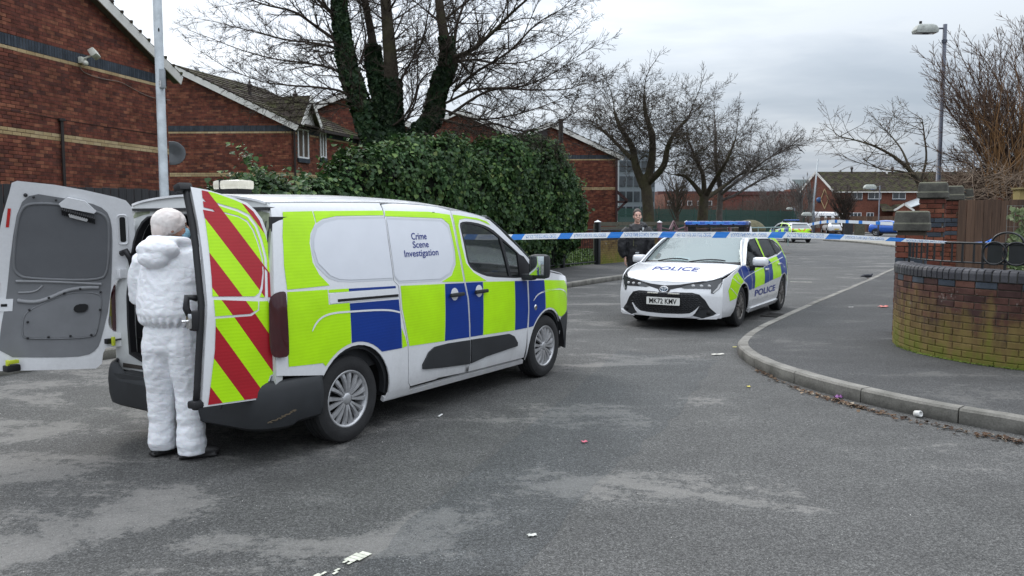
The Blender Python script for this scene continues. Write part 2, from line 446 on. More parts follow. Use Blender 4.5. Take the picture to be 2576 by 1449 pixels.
# grass and soil behind the left pavement
sheet('lawn', [LK(-22, 3.05), LK(20.5, 3.05), LK(20.5, 40), LK(-22, 40)], PZ + .01, M_grass)
sheet('lawn', [LK(24.6, 3), LK(24.6, 30), LK(90, 60), LK(80, 22)], .004, M_grass)
def islandk():
 P = [gp(2096, 607), gp(2160, 611), gp(2247, 621), gp(2330, 634)]
 P = [Vector((p.x, p.y, 0)) for p in P]
 Q = [P[0] + Vector((-.2, 1.5, 0))] + P + [P[-1] + Vector((6, -3, 0))]
 o = sheet('pavement', [(p.x, p.y) for p in offset_poly(Q, -.12)] + [(60, 44), (60, 66), (40, 66), (Q[0].x + 3, 62)], .11, M_slab)
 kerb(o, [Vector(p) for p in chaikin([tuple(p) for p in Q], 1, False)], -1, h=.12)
islandk()
sheet('pavement', [(20, 97), (60, 90), (60, 96), (20, 103)], .1, M_slab)
# worn paint on the road
def paint(name, a, b, w, brk=.4):
 a = Vector(a); b = Vector(b); t = (b - a); L = t.length; t.normalize(); s = Vector((t.y, -t.x, 0)); V = []; F = []; k = int(L / .03); rnd = random.Random(4)
 for i in range(k):
  for j in range(5):
   p = a + t * (i * .03) + s * ((j - 2) * w / 5)
   if noise.noise(p * 5.0) + rnd.uniform(-.35, .35) > brk - .45 and abs(j - 2) + rnd.random() < 2.6:
    n = len(V); q = [(0, 0), (.033, 0), (.033, w / 5), (0, w / 5)]
    V += [p + t * x + s * y for x, y in q]; F.append((n, n + 1, n + 2, n + 3))
 o = mesh(name, [(v.x, v.y, .004) for v in V], F, M_white_line); o['kind'] = 'structure'; return o
paint('road_marking', gp(788, 1460), gp(925, 1386), .075, .38)
paint('road_marking', gp(1982, 709), gp(2044, 710), .10, .2)
# iron drain cover by the kerb
def drain():
 c = gp(1955, 794); a = math.atan2(D2.y, D2.x)
 M = Matrix.Rotation(a, 3, 'Z'); r = empty('drain_cover', (c.x, c.y, 0), label='iron drain cover in the road beside the right kerb behind the parked police car', cat='drain cover')
 r.rotation_euler = (0, 0, a); mt = pm('cast_iron', (.06, .058, .055), .6, .6)
 mb = MB()
 for x, y, w, h in ((0, .2, .5, .05), (0, -.2, .5, .05), (.23, 0, .05, .36), (-.23, 0, .05, .36)): mb.box((x, y, .0), (w, h, .03))
 mb.out('frame', mt, r)
 for i in range(7): boxo('bar', (-.17 + i * .055, 0, .0), (.02, .35, .024), mt, r)
drain()
# ------------------------------------------------------------------ brickwork
def brickmat(name, stops, mottle=.5, rough=.9, moss=None, mott_dark=.35):
 m, nt, bs = nodes(name); o = OBJ(nt); ge = nt.nodes.new('ShaderNodeNewGeometry'); oi = nt.nodes.new('ShaderNodeObjectInfo')
 r = MA(nt, 'FRACT', MA(nt, 'ADD', ge.outputs['Random Per Island'], MA(nt, 'MULTIPLY', oi.outputs['Random'], 1.0)))
 c = RAMP(nt, r, stops)
 P = ge.outputs['Position']
 a = NZ(nt, 5.5, 4, .6, P); b = NZ(nt, 70, 3, .7, P); w = NZ(nt, .8, 3, .6, P)
 c = MIX(nt, mottle, c, RAMP(nt, a, [(.36, mott_dark), (.62, 1.25)]), 'MULTIPLY')
 c = MIX(nt, .4, c, RAMP(nt, b, [(.3, .55), (.7, 1.35)]), 'MULTIPLY')
 c = MIX(nt, .5, c, RAMP(nt, w, [(.35, .75), (.65, 1.15)]), 'MULTIPLY')
 if moss:
  sx = nt.nodes.new('ShaderNodeSeparateXYZ'); nt.links.new(P, sx.inputs[0]); z = sx.outputs[2]
  d = NZ(nt, 2.2, 5, .65, P)
  st = nt.nodes.new('ShaderNodeMapping'); nt.links.new(P, st.inputs[0]); st.inputs['Scale'].default_value = (5, 5, .6); run = NZ(nt, 1.6, 4, .6, st.outputs[0])
  h = MA(nt, 'ADD', MA(nt, 'ADD', z, MA(nt, 'MULTIPLY', MA(nt, 'SUBTRACT', d, .5), -1.1)), MA(nt, 'MULTIPLY', MA(nt, 'SUBTRACT', run, .5), -1.0))
  och = RAMP(nt, h, [(.28 * moss, 1), (.46 * moss, .7), (.72 * moss, .0)])
  c = MIX(nt, MA(nt, 'MULTIPLY', och, .82), c, MIX(nt, a, (.17, .115, .035), (.23, .19, .06)))
  grn = RAMP(nt, MA(nt, 'ADD', h, MA(nt, 'MULTIPLY', MA(nt, 'SUBTRACT', a, .5), .7)), [(.06 * moss, .75), (.22 * moss, .4), (.38 * moss, 0)])
  c = MIX(nt, grn, c, (.115, .145, .018))
  eff = RAMP(nt, NZ(nt, 7, 5, .75, P), [(.63, 0), (.69, .7)]); hi = RAMP(nt, z, [(.5, 0), (.9, 1)])
  c = MIX(nt, MA(nt, 'MULTIPLY', eff, hi), c, (.42, .40, .37))
 nt.links.new(c, bs.inputs['Base Color']); bs.inputs['Roughness'].default_value = rough; bs.inputs['Specular IOR Level'].default_value = .25
 BUMP(nt, bs, b, .35, .004); return m
M_red = brickmat('red_brick', [(0, (.105, .042, .034)), (.25, (.150, .048, .034)), (.5, (.180, .057, .039)), (.75, (.21, .071, .045)), (1, (.28, .11, .065))], .6)
M_cream = brickmat('cream_brick', [(0, (.40, .29, .155)), (.5, (.46, .34, .19)), (1, (.52, .40, .24))], .35, mott_dark=.7)
M_blue = brickmat('dark_blue_brick', [(0, (.040, .050, .065)), (1, (.065, .078, .098))], .4, .7)
M_wall = brickmat('weathered_wall_brick', [(0, (.056, .030, .028)), (.35, (.080, .040, .034)), (.7, (.112, .052, .040)), (1, (.145, .072, .050))], .55, moss=1.0)
M_pier = brickmat('pier_brick', [(0, (.10, .035, .026)), (.5, (.165, .055, .036)), (1, (.22, .085, .052))], .6)
M_coping = brickmat('bullnose_coping_brick', [(0, (.045, .045, .052)), (.5, (.06, .06, .068)), (1, (.085, .083, .09))], .4, .55, mott_dark=.6)
M_mossw = brickmat('mossy_wall_brick', [(0, (.11, .065, .03)), (.5, (.17, .11, .045)), (1, (.22, .15, .06))], .5, moss=1.3)
M_mortar = pm('mortar', (.10, .072, .055), .95, var=.3, scale=4)
M_mortar2 = brickmat('mossy_mortar', [(0, (.085, .07, .055)), (1, (.085, .07, .055))], .4, moss=.9)
BMESH = {}
def unit_brick(w, h, mat, d=.012):
 k = (round(w, 3), round(h, 3), mat.name)
 if k not in BMESH:
  mb = MB(); x, z, c = w / 2, h / 2, .004
  V = [(-x, d, -z), (x, d, -z), (x, d, z), (-x, d, z), (-x, -d * .5 + c, -z), (x, -d * .5 + c, -z), (x, -d * .5 + c, z), (-x, -d * .5 + c, z),
    (-x + c, -d * .5, -z + c), (x - c, -d * .5, -z + c), (x - c, -d * .5, z - c), (-x + c, -d * .5, z - c)]
  F = [(8, 9, 10, 11)] + [(4 + i, 4 + (i + 1) % 4, 8 + (i + 1) % 4, 8 + i) for i in range(4)] + [(i, (i + 1) % 4, 4 + (i + 1) % 4, 4 + i) for i in range(4)]
  me = bpy.data.meshes.new('brick'); me.from_pydata(V, [], F); me.materials.append(mat); BMESH[k] = me
 return BMESH[k]
def brickwork(parent, pos, L, z0, bands, ok, nsingle=300, seed=1, proud=.006, bl=.225, name='brick', detail=True):
 """pos(u) -> point on the wall face and outward normal. bands: list of (material, course height, rows, brick length)"""
 rnd = random.Random(seed); B = []; z = z0; row = 0
 for mat, ch, rows, blen in bands:
  for r in range(rows):
   u = -blen * (.5 if row % 2 else 0) if ch < .2 else 0
   while u < L:
    a, b = max(u, 0), min(u + blen - .010, L)
    if b - a > .03 and ok((a + b) / 2, z + ch / 2): B.append(((a + b) / 2, z + ch / 2, b - a, ch - .010, mat))
    u += blen
   z += ch; row += 1
 items = []
 for u, zz, w, h, mat in B:
  p, n = pos(u); q = Vector((p.x, p.y, zz)); items.append((q, n, w, h, mat))
 items.sort(key=lambda t: (0 if seen(t[0], 10) else 1, (t[0] - Vector((0, 0, CAMH))).length))
 for q, n, w, h, mat in items[:nsingle]:
  ang = math.atan2(n.y, n.x) + math.pi / 2
  o = bpy.data.objects.new(name, unit_brick(w, h, mat)); link(o, parent)
  o.location = q + n * (proud + rnd.uniform(-.0015, .0015)) * 1.0; o.rotation_euler = (rnd.uniform(-.006, .006), 0, ang)
 rest = items[nsingle:]
 if rest:
  mats = []; V = []; F = []; fm = []
  for q, n, w, h, mat in rest:
   if mat not in mats: mats.append(mat)
   t = Vector((-n.y, n.x, 0)); x, zz = w / 2, h / 2; k = len(V); f = q + n * (proud + rnd.uniform(-.002, .002)); bk = q - n * .01
   up = Vector((0, 0, 1))
   for s in ((-1, -1), (1, -1), (1, 1), (-1, 1)): V.append(bk + t * x * s[0] + up * zz * s[1])
   for s in ((-1, -1), (1, -1), (1, 1), (-1, 1)): V.append(f + t * x * s[0] + up * zz * s[1])
   F += [(k + 4, k + 5, k + 6, k + 7)] + [(k + i, k + (i + 1) % 4, k + 4 + (i + 1) % 4, k + 4 + i) for i in range(4)]; fm += [mats.index(mat)] * 5
  o = mesh('bricks', V, F, None, parent, mats=mats, fm=fm); o['kind'] = 'stuff'
# ------------------------------------------------------------------ houses
M_verge = pm('white_bargeboard', (.72, .70, .66), .5, var=.12, scale=3)
M_soffit = pm('soffit_boards', (.10, .085, .07), .7)
M_tile = None
def tilemat():
 m, nt, bs = nodes('roof_tile'); ge = nt.nodes.new('ShaderNodeNewGeometry'); P = ge.outputs['Position']
 a = NZ(nt, 1.5, 5, .65, P); b = NZ(nt, 9, 4, .6, P)
 c = RAMP(nt, ge.outputs['Random Per Island'], [(0, (.032, .026, .024)), (1, (.065, .052, .045))])
 mo = RAMP(nt, MA(nt, 'ADD', MA(nt, 'MULTIPLY', a, .6), MA(nt, 'MULTIPLY', b, .4)), [(.47, 0), (.58, .8)])
 c = MIX(nt, mo, c, (.075, .078, .035)); nt.links.new(c, bs.inputs['Base Color']); bs.inputs['Roughness'].default_value = .97; bs.inputs['Specular IOR Level'].default_value = .1
 BUMP(nt, bs, b, .4, .01); return m
M_tile = tilemat()
M_pvc = pm('white_window_frame', (.78, .79, .80), .35, var=.05)
M_down = pm('dark_downpipe', (.025, .018, .016), .5)
def glassmat(name, tint=(.05, .06, .07), rough=.03, alpha=.9):
 m, nt, bs = nodes(name); bs.inputs['Base Color'].default_value = tint + (1,); bs.inputs['Roughness'].default_value = rough
 bs.inputs['Metallic'].default_value = 0; bs.inputs['Specular IOR Level'].default_value = .9; bs.inputs['Alpha'].default_value = alpha
 return m
M_pane = glassmat('window_glass', (.03, .035, .04), .04, 1.0)
M_curtain = pm('net_curtain', (.45, .47, .5), .9, var=.3, scale=8)
def roof_tiles(parent, A, B, C_, D, rows, cols, name='tile', single=0, thick=.03):
 """A-B along the eave, D-C along the ridge; overlapping courses"""
 A, B, C_, D = map(Vector, (A, B, C_, D)); n = (B - A).cross(D - A).normalized()
 if n.z < 0: n = -n
 V = []; F = []; singles = []
 for r in range(rows):
  v0, v1 = r / rows, (r + 1.12) / rows
  for c in range(cols):
   o = .5 if r % 2 else 0; u0, u1 = (c - o) / cols, (c + 1 - o) / cols - .004
   u0, u1 = max(u0, 0), min(u1, 1)
   if u1 - u0 < .002: continue
   P = lambda u, v: (A.lerp(B, u)).lerp(D.lerp(C_, u), min(v, 1.0))
   dz = random.uniform(-.006, .006)
   q = [P(u0, v0) + n * (thick + .012 + dz), P(u1, v0) + n * (thick + .012 + dz), P(u1, v1) + n * .012, P(u0, v1) + n * .012, P(u0, v0) + n * .002, P(u1, v0) + n * .002]
   k = len(V); V += q; F += [(k, k + 1, k + 2, k + 3), (k + 4, k + 5, k + 1, k), (k + 4, k, k + 3), (k + 5, k + 2, k + 1)]
 o = mesh('tiles', V, F, M_tile, parent); o['kind'] = 'stuff'
 mb = MB(); mb.add([A, B, C_, D], [(0, 1, 2, 3)]); mb.add([v - n * .06 for v in (A, B, C_, D)], [(3, 2, 1, 0)])
 mb.out('roof', M_tile, parent)
 return o
def slab(name, pts, th, mat, parent):
 """pts: closed polygon in space, given thickness along its normal"""
 P = [Vector(p) for p in pts]; n = (P[1] - P[0]).cross(P[2] - P[0]).normalized() * th; k = len(P)
 return mesh(name, P + [p + n for p in P], [tuple(range(k))[::-1], tuple(range(k, 2 * k))] + [(i, (i + 1) % k, k + (i + 1) % k, k + i) for i in range(k)], mat, parent)
def beam(name, a, b, w, h, mat, parent, up=Vector((0, 0, 1)), drop=0):
 a = Vector(a); b = Vector(b); t = (b - a).normalized(); s = t.cross(up).normalized(); u = s.cross(t)
 V = [p + s * x * w / 2 + u * (y * h / 2 - drop) for p in (a, b) for x, y in ((-1, -1), (1, -1), (1, 1), (-1, 1))]
 return mesh(name, V, [(3, 2, 1, 0), (4, 5, 6, 7), (0, 1, 5, 4), (1, 2, 6, 5), (2, 3, 7, 6), (3, 0, 4, 7)], mat, parent)
def window(parent, c, u, n, w, h, split=2, sill=True):
 """frame, panes and sill on a wall; c centre, u along, n outwards"""
 c = Vector(c); up = Vector((0, 0, 1)); M = Matrix((u, -n, up)).transposed()
 mb = MB(); f = .06
 P = lambda x, z, d=0: c + u * x + up * z + n * d
 for x, z, a, b in ((0, h / 2 - f / 2, w, f), (0, -h / 2 + f / 2, w, f)): mb.box(P(x, z, .01), (a, .07, b), M)
 for k in range(split + 1): mb.box(P(-w / 2 + f / 2 + (w - f) * k / split, 0, .008), (f, .065, h - 2 * f), M)
 fr = mb.out('window', M_pvc, parent)
 for k in range(split):
  pw = (w - f) / split - f; MB().box(P(-w / 2 + f + (w - f) * k / split + pw / 2, 0, -.01), (pw, .01, h - 2 * f), M).out('pane', M_pane, fr)
 if sill: MB().box(P(0, -h / 2 - .09, .02), (w + .05, .1, .16), M).out('sill', M_blue, fr)
 return fr
COURSE = .075
def gable_bands(z0):
 # red up to 3.26, two cream, red up to 4.99, cream, soldier, red to the top
 n1 = int(round((3.265 - z0) / COURSE));
 return [(M_red, COURSE, n1, .225), (M_cream, COURSE, 2, .225), (M_red, COURSE, 20, .225), (M_cream, COURSE, 1, .225), (M_blue, .225, 1, .075), (M_red, COURSE, 40, .225)]
def gable_house(label, P0, P1, apex_u, eave_z0, eave_z1, apex_z, depth_dir, depth, seed, group=None, nb=300, z0=-.0, sidewin=(), verge_drop=.0, side=True, cols=12, ok2=None, base_single=True):
 """P0 -> P1 the gable seen from the street, left to right; depth_dir runs back along the ridge"""
 P0, P1 = Vector(P0), Vector(P1); t = (P1 - P0).normalized(); L = (P1 - P0).length; n = Vector((t.y, -t.x, 0))
 if n.y > 0 and n.x < .3: n = -n
 dd = Vector(depth_dir).normalized()
 h = empty('brick_house', (P0 + P1) / 2, 0, label, 'house', group)
 def roofz(u): return eave_z0 + (apex_z - eave_z0) * u / apex_u if u < apex_u else apex_z + (eave_z1 - apex_z) * (u - apex_u) / (L - apex_u)
 Z = Vector((0, 0, 1)); loc = h.location
 outline = [P0, P1, P1 + Z * eave_z1, P0 + t * apex_u + Z * apex_z, P0 + Z * eave_z0]
 back = [p + dd * depth for p in outline]; k = 5
 V = [p - loc for p in outline + back]
 mesh('wall', V, [tuple(range(5)), tuple(range(9, 4, -1))] + [(i, i + 5, (i + 1) % 5 + 5, (i + 1) % 5) for i in range(5)], M_mortar, h)
 def okf(u, z): return z < roofz(u) - .04 and (ok2 is None or ok2(u, z))
 brickwork_at(h, P0, t, n, L, z0, gable_bands(z0), okf, nb, seed)
 # roof planes with overhang
 ov = n * .22; e0 = P0 - t * .35 + Z * (eave_z0 - .35 * (apex_z - eave_z0) / apex_u); e1 = P1 + t * .35 + Z * (eave_z1 - .35 * (apex_z - eave_z1) / (L - apex_u)); ap = P0 + t * apex_u + Z * (apex_z + .02)
 for e, w in ((e0, 0), (e1, 1)):
  a = e + ov - loc + Z * .06; b = e + dd * depth - loc + Z * .06; c = ap + dd * depth - loc + Z * .06; d = ap + ov - loc + Z * .06
  rows = max(6, int((ap - e).length / .33)); roof_tiles(h, a, b, c, d, rows, cols)
  beam('bargeboard', e + ov * 1.02 - loc + Z * .0, ap + ov * 1.02 - loc + Z * .0, .03, .22, M_verge, h, drop=.07)
  beam('soffit', e + ov * .5 - loc, ap + ov * .5 - loc, .2, .02, M_soffit, h, drop=.14)
  # verge tiles: mortar-bedded ends, one lump per course
  mb = MB()
  for r in range(rows):
   q = (e + ov * 1.08).lerp(ap + ov * 1.08, (r + .3) / rows) - loc + Z * (.075 + random.uniform(-.01, .01))
   tt = (ap - e).normalized(); M = Matrix.Rotation(math.asin(max(-1, min(1, tt.z))) * (-1 if (ap - e).dot(t) > 0 else 1), 3, Vector((-n.x, -n.y, 0)).normalized())
   mb.box(q, (.10, .05, .05))
  mb.out('verge_ends', M_tile, h)['kind'] = 'stuff'
 return h, roofz, loc
def brickwork_at(h, P0, t, n, L, z0, bands, ok, nb, seed, name='brick', proud=.006):
 """brickwork in world coordinates, then parented to a thing that stands at its own location"""
 before = set(bpy.data.objects)
 brickwork(None, lambda u: (P0 + t * u, n), L, z0, bands, ok, nb, seed, proud, name=name)
 for o in set(bpy.data.objects) - before:
  o.parent = h; o.location = o.location - h.location
# house A: tall gable beside the camera on the left
dA = Vector((.212, .977, 0)).normalized()
A1 = Vector((-9.9, 15.7, 0)) + dA * 5.35; A0 = A1 - dA * 9.2
hA, rz, locA = gable_house('large red brick house gable at the left edge with a security light on it', A0, A1, 4.6, 5.42, 5.42, 7.55, (-.977, .212, 0), 9, 11, 'brick houses along the street', 300)
def on_wall(P0, t, n, u, z, d=0): return P0 + t * u + Vector((0, 0, z)) + n * d
def fixA():
 t = (A1 - A0).normalized(); n = Vector((t.y, -t.x, 0))
 def hitw(x, y):
  r = ray(x, y); o = Vector((0, 0, CAMH)); k = (A0 - o).dot(n) / r.dot(n); p = o + r * k; return (p - A0).dot(t), p.z
 # security floodlight
 u, z = hitw(200, 150); c = on_wall(A0, t, n, u, z, .02)
 mw = pm('weathered_white_plastic', (.62, .62, .55), .5, var=.25); r = empty('security_light', c, math.atan2(n.y, n.x), 'small white security floodlight with sensor on the dark brick band of the left gable', 'security light')
 mb = MB(); mb.bbox((.05, 0, -.02), (.10, .16, .14), .02); mb.out('base', mw, r, ang=40)
 mb = MB(); mb.tube([(.08, 0, .02), (.18, .04, .06), (.26, .07, .10)], .022, 8); mb.out('arm', mw, r)
 M = Matrix.Rotation(R_(-35), 3, 'Y') @ Matrix.Rotation(R_(20), 3, 'Z')
 mb = MB(); mb.bbox((.28, .09, .13), (.14, .26, .18), .03, M); mb.out('lamp_head', mw, r, ang=40)
 mb = MB(); mb.ell((.16, -.04, -.09), (.06, .06, .06)); mb.out('sensor', mw, r, True)
 # cable across the wall
 P = [hitw(*p) for p in ((197, 165), (204, 180), (225, 190), (262, 200), (300, 205), (330, 222), (365, 241), (400, 250), (425, 252))]
 P = [on_wall(A0, t, n, a, b, .03) for a, b in P]; mb = MB(); mb.tube([Vector(p) for p in chaikin([tuple(p) for p in P], 2, False)], .008, 5)
 tag(mb.out('cable', pm('grey_cable', (.25, .21, .18), .7)), 'thin grey cable sagging across the left gable from the security light', 'cable')
 # soil pipe
 u, z = hitw(149, 302); p = on_wall(A0, t, n, u, 0, .06)
 r = empty('downpipe', (p.x, p.y, 0), 0, 'slim dark brown vent pipe with a small cap on the left gable', 'pipe')
 MB().tube([(0, 0, 0), (0, 0, z)], .035, 8).out('pipe', M_down, r); MB().tube([(0, 0, z - .02), (0, 0, z + .03)], .075, 8).out('cap', M_down, r)
 # thin joint wire across
 P = [hitw(*p) for p in ((-30, 270), (60, 282), (149, 300), (260, 318), (400, 338))]; mb = MB(); mb.tube([on_wall(A0, t, n, a, b, .012) for a, b in P], .006, 4)
 tag(mb.out('cable', M_down), 'thin dark wire running across the left gable through the vent pipe cap', 'cable')
fixA()
# satellite dish between the houses
def dish():
 c = at(434, 386, 22.3); r = empty('satellite_dish', c, 0, 'round grey satellite dish beyond the corner of the left gable', 'satellite dish'); m = pm('dish_grey', (.10, .11, .12), .5)
 M = Matrix.Rotation(R_(75), 3, 'X') @ Matrix.Rotation(R_(20), 3, 'Y')
 MB().lathe([(0.0, -.08), (.12, -.07), (.24, -.03), (.33, .02), (.34, .025), (.33, .03), (.22, -.01), (0, -.05)], 20, M).out('reflector', m, r, True)
 MB().tube([(0, .1, 0), (-.4, .35, -.05)], .02, 6).out('bracket', m, r)
dish()
# house B: second gable, with a side wall turning away from the street
B1 = Vector((-8.5, 31.6, 0)); B0 = Vector((-17.6, 31.9, 0)); sB = Vector((math.sin(R_(17)), math.cos(R_(17)), 0))
hB, rzB, locB = gable_house('red brick house with wide gable and mossy tiled roof behind the silver lamp column', B0, B1, 4.7, 5.35, 5.35, 7.45, sB, 5.6, 12, 'brick houses along the street', 300, cols=30)
def sideB():
 n = Vector((sB.y, -sB.x, 0)); wins = [(.82, 4.62, .80, 1.15), (2.35, 4.70, .48, 1.05)]
 def ok(u, z):
  for a, b, w, h in wins:
   if abs(u - a) < w / 2 + .05 and abs(z - b) < h / 2 + .05: return False
  return z < 5.3
 brickwork_at(hB, B1, sB, n, 5.6, 0, gable_bands(0)[:-1], ok, 0, 5)
 for u, z, w, h in wins:
  window(hB, B1 - locB + sB * u + Vector((0, 0, z)) + n * .0, sB, n, w, h)
 # gablet over the first window
 Z = Vector((0, 0, 1)); e0 = B1 + sB * .15 + Z * 5.3 + n * .1; e1 = B1 + sB * 1.75 + Z * 5.3 + n * .1; ap = B1 + sB * .95 + Z * 6.5 + n * .1; back = -n * 2.8
 for a in (e0, e1):
  roof_tiles(hB, a + n * .25 - locB, a + back - locB, ap + back - locB, ap + n * .25 - locB, 4, 8)
  beam('bargeboard', a + n * .27 - locB, ap + n * .27 - locB, .03, .16, M_verge, hB, drop=.06)
 slab('gablet', [e0 - locB, e1 - locB, ap - locB], -.05, M_verge, hB)
 MB().tube([B1 + sB * .10 + n * .08 - locB, B1 + sB * .10 + n * .08 + Z * 5.2 - locB], .04, 8).out('downpipe', M_down, hB)
 MB().tube([B1 + sB * 5.3 + n * .08 - locB, B1 + sB * 5.3 + n * .08 + Z * 5.2 - locB], .04, 8).out('downpipe', M_down, hB)
 beam('gutter', B1 + sB * 1.8 + n * .35 + Z * 5.2 - locB, B1 + sB * 5.6 + n * .35 + Z * 5.2 - locB, .12, .1, M_down, hB)
 for x, y, Y in ((628, 222, 33), (743, 245, 36)):
  c = at(x, y, Y) - locB; MB().lathe([(.09, -.35), (.07, -.3), (.07, .02), (.11, .04), (.12, .14), (.05, .2), (.03, .32), (0, .34)], 8, None).out('roof_vent', M_down, hB, loc=c)
sideB()
def small_house(label, xl, xr, xa, yl, yr, ya, Y, seed, nb, yaw=0.0, dep=7, cols=10, eave=5.35):
 """gable facing the street whose outline was measured at distance Y"""
 k = Y / FPX; X = lambda x: (x - 1288) * k; Zc = lambda y: CAMH + (551 - y) * k
 P0 = Vector((X(xl), Y + .2, 0)); P1 = Vector((X(xr), Y, 0)); L = (P1 - P0).length
 return gable_house(label, P0, P1, (X(xa) - X(xl)), Zc(yl), Zc(yr), Zc(ya), (.0, 1.0, 0), dep, seed, 'brick houses along the street', nb, cols=cols)
small_house('red brick house mostly hidden behind the ivy covered trunks', 770, 1048, 872, 285, 322, 243, 37.5, 21, 60)
hD, _, locD = small_house('red brick house gable rising over the middle of the ivy hedge', 1092, 1318, 1158, 312, 352, 282, 41, 22, 150)
hE, _, locE = small_house('red brick house gable beside the bare tree with dark timber bracket on its corner', 1308, 1551, 1385, 346, 392, 315, 46, 23, 300)
def dark_boards():
 # dark boarded left part of the two far gables, and the timber bracket on the corner
 md = pm('dark_weatherboard', (.035, .028, .028), .8)
 for (h, loc, Y, xs) in ((hD, locD, 41, (1100, 1152)), (hE, locE, 46, (1322, 1376))):
  k = Y / FPX
  for i in range(9):
   z0 = CAMH + (551 - 352) * k + i * .19 - (.3 if Y == 41 else .1)
   x1 = (xs[1] - 1288) * k; x0 = (xs[0] - 1288) * k; ap = (7.0 if Y == 41 else 6.9)
   x0 = max(x0, x0 + (z0 - (5.3 if Y == 41 else 6.2)) * 1.3)
   if x0 < x1 - .2: boxo('board', Vector(((x0 + x1) / 2, Y - .02, z0)) - loc, (x1 - x0, .06, .18), md, h)
 p = at(1552, 482, 46) - locE; mr = pm('dark_red_timber', (.05, .018, .018), .6)
 q = at(1578, 505, 46) - locE; r = at(1552, 512, 46) - locE; s_ = at(1552, 545, 46) - locE
 beam('bracket', p, q, .15, .15, mr, hE); beam('bracket', at(1552, 508, 46) - locE, at(1578, 508, 46) - locE, .12, .12, mr, hE); beam('bracket', q, at(1552, 530, 46) - locE, .12, .12, mr, hE)
 beam('corner_post', at(1551, 390, 45.9) - locE, at(1551, 556, 45.9) - locE, .12, .12, mr, hE, up=Vector((1, 0, 0)))
 c = at(1411, 330, 43) - locD; MB().lathe([(.12, -.6), (.12, .5), (.16, .52), (.16, .62), (0, .64)], 8).out('roof_vent', M_down, hD, loc=c)
dark_boards()
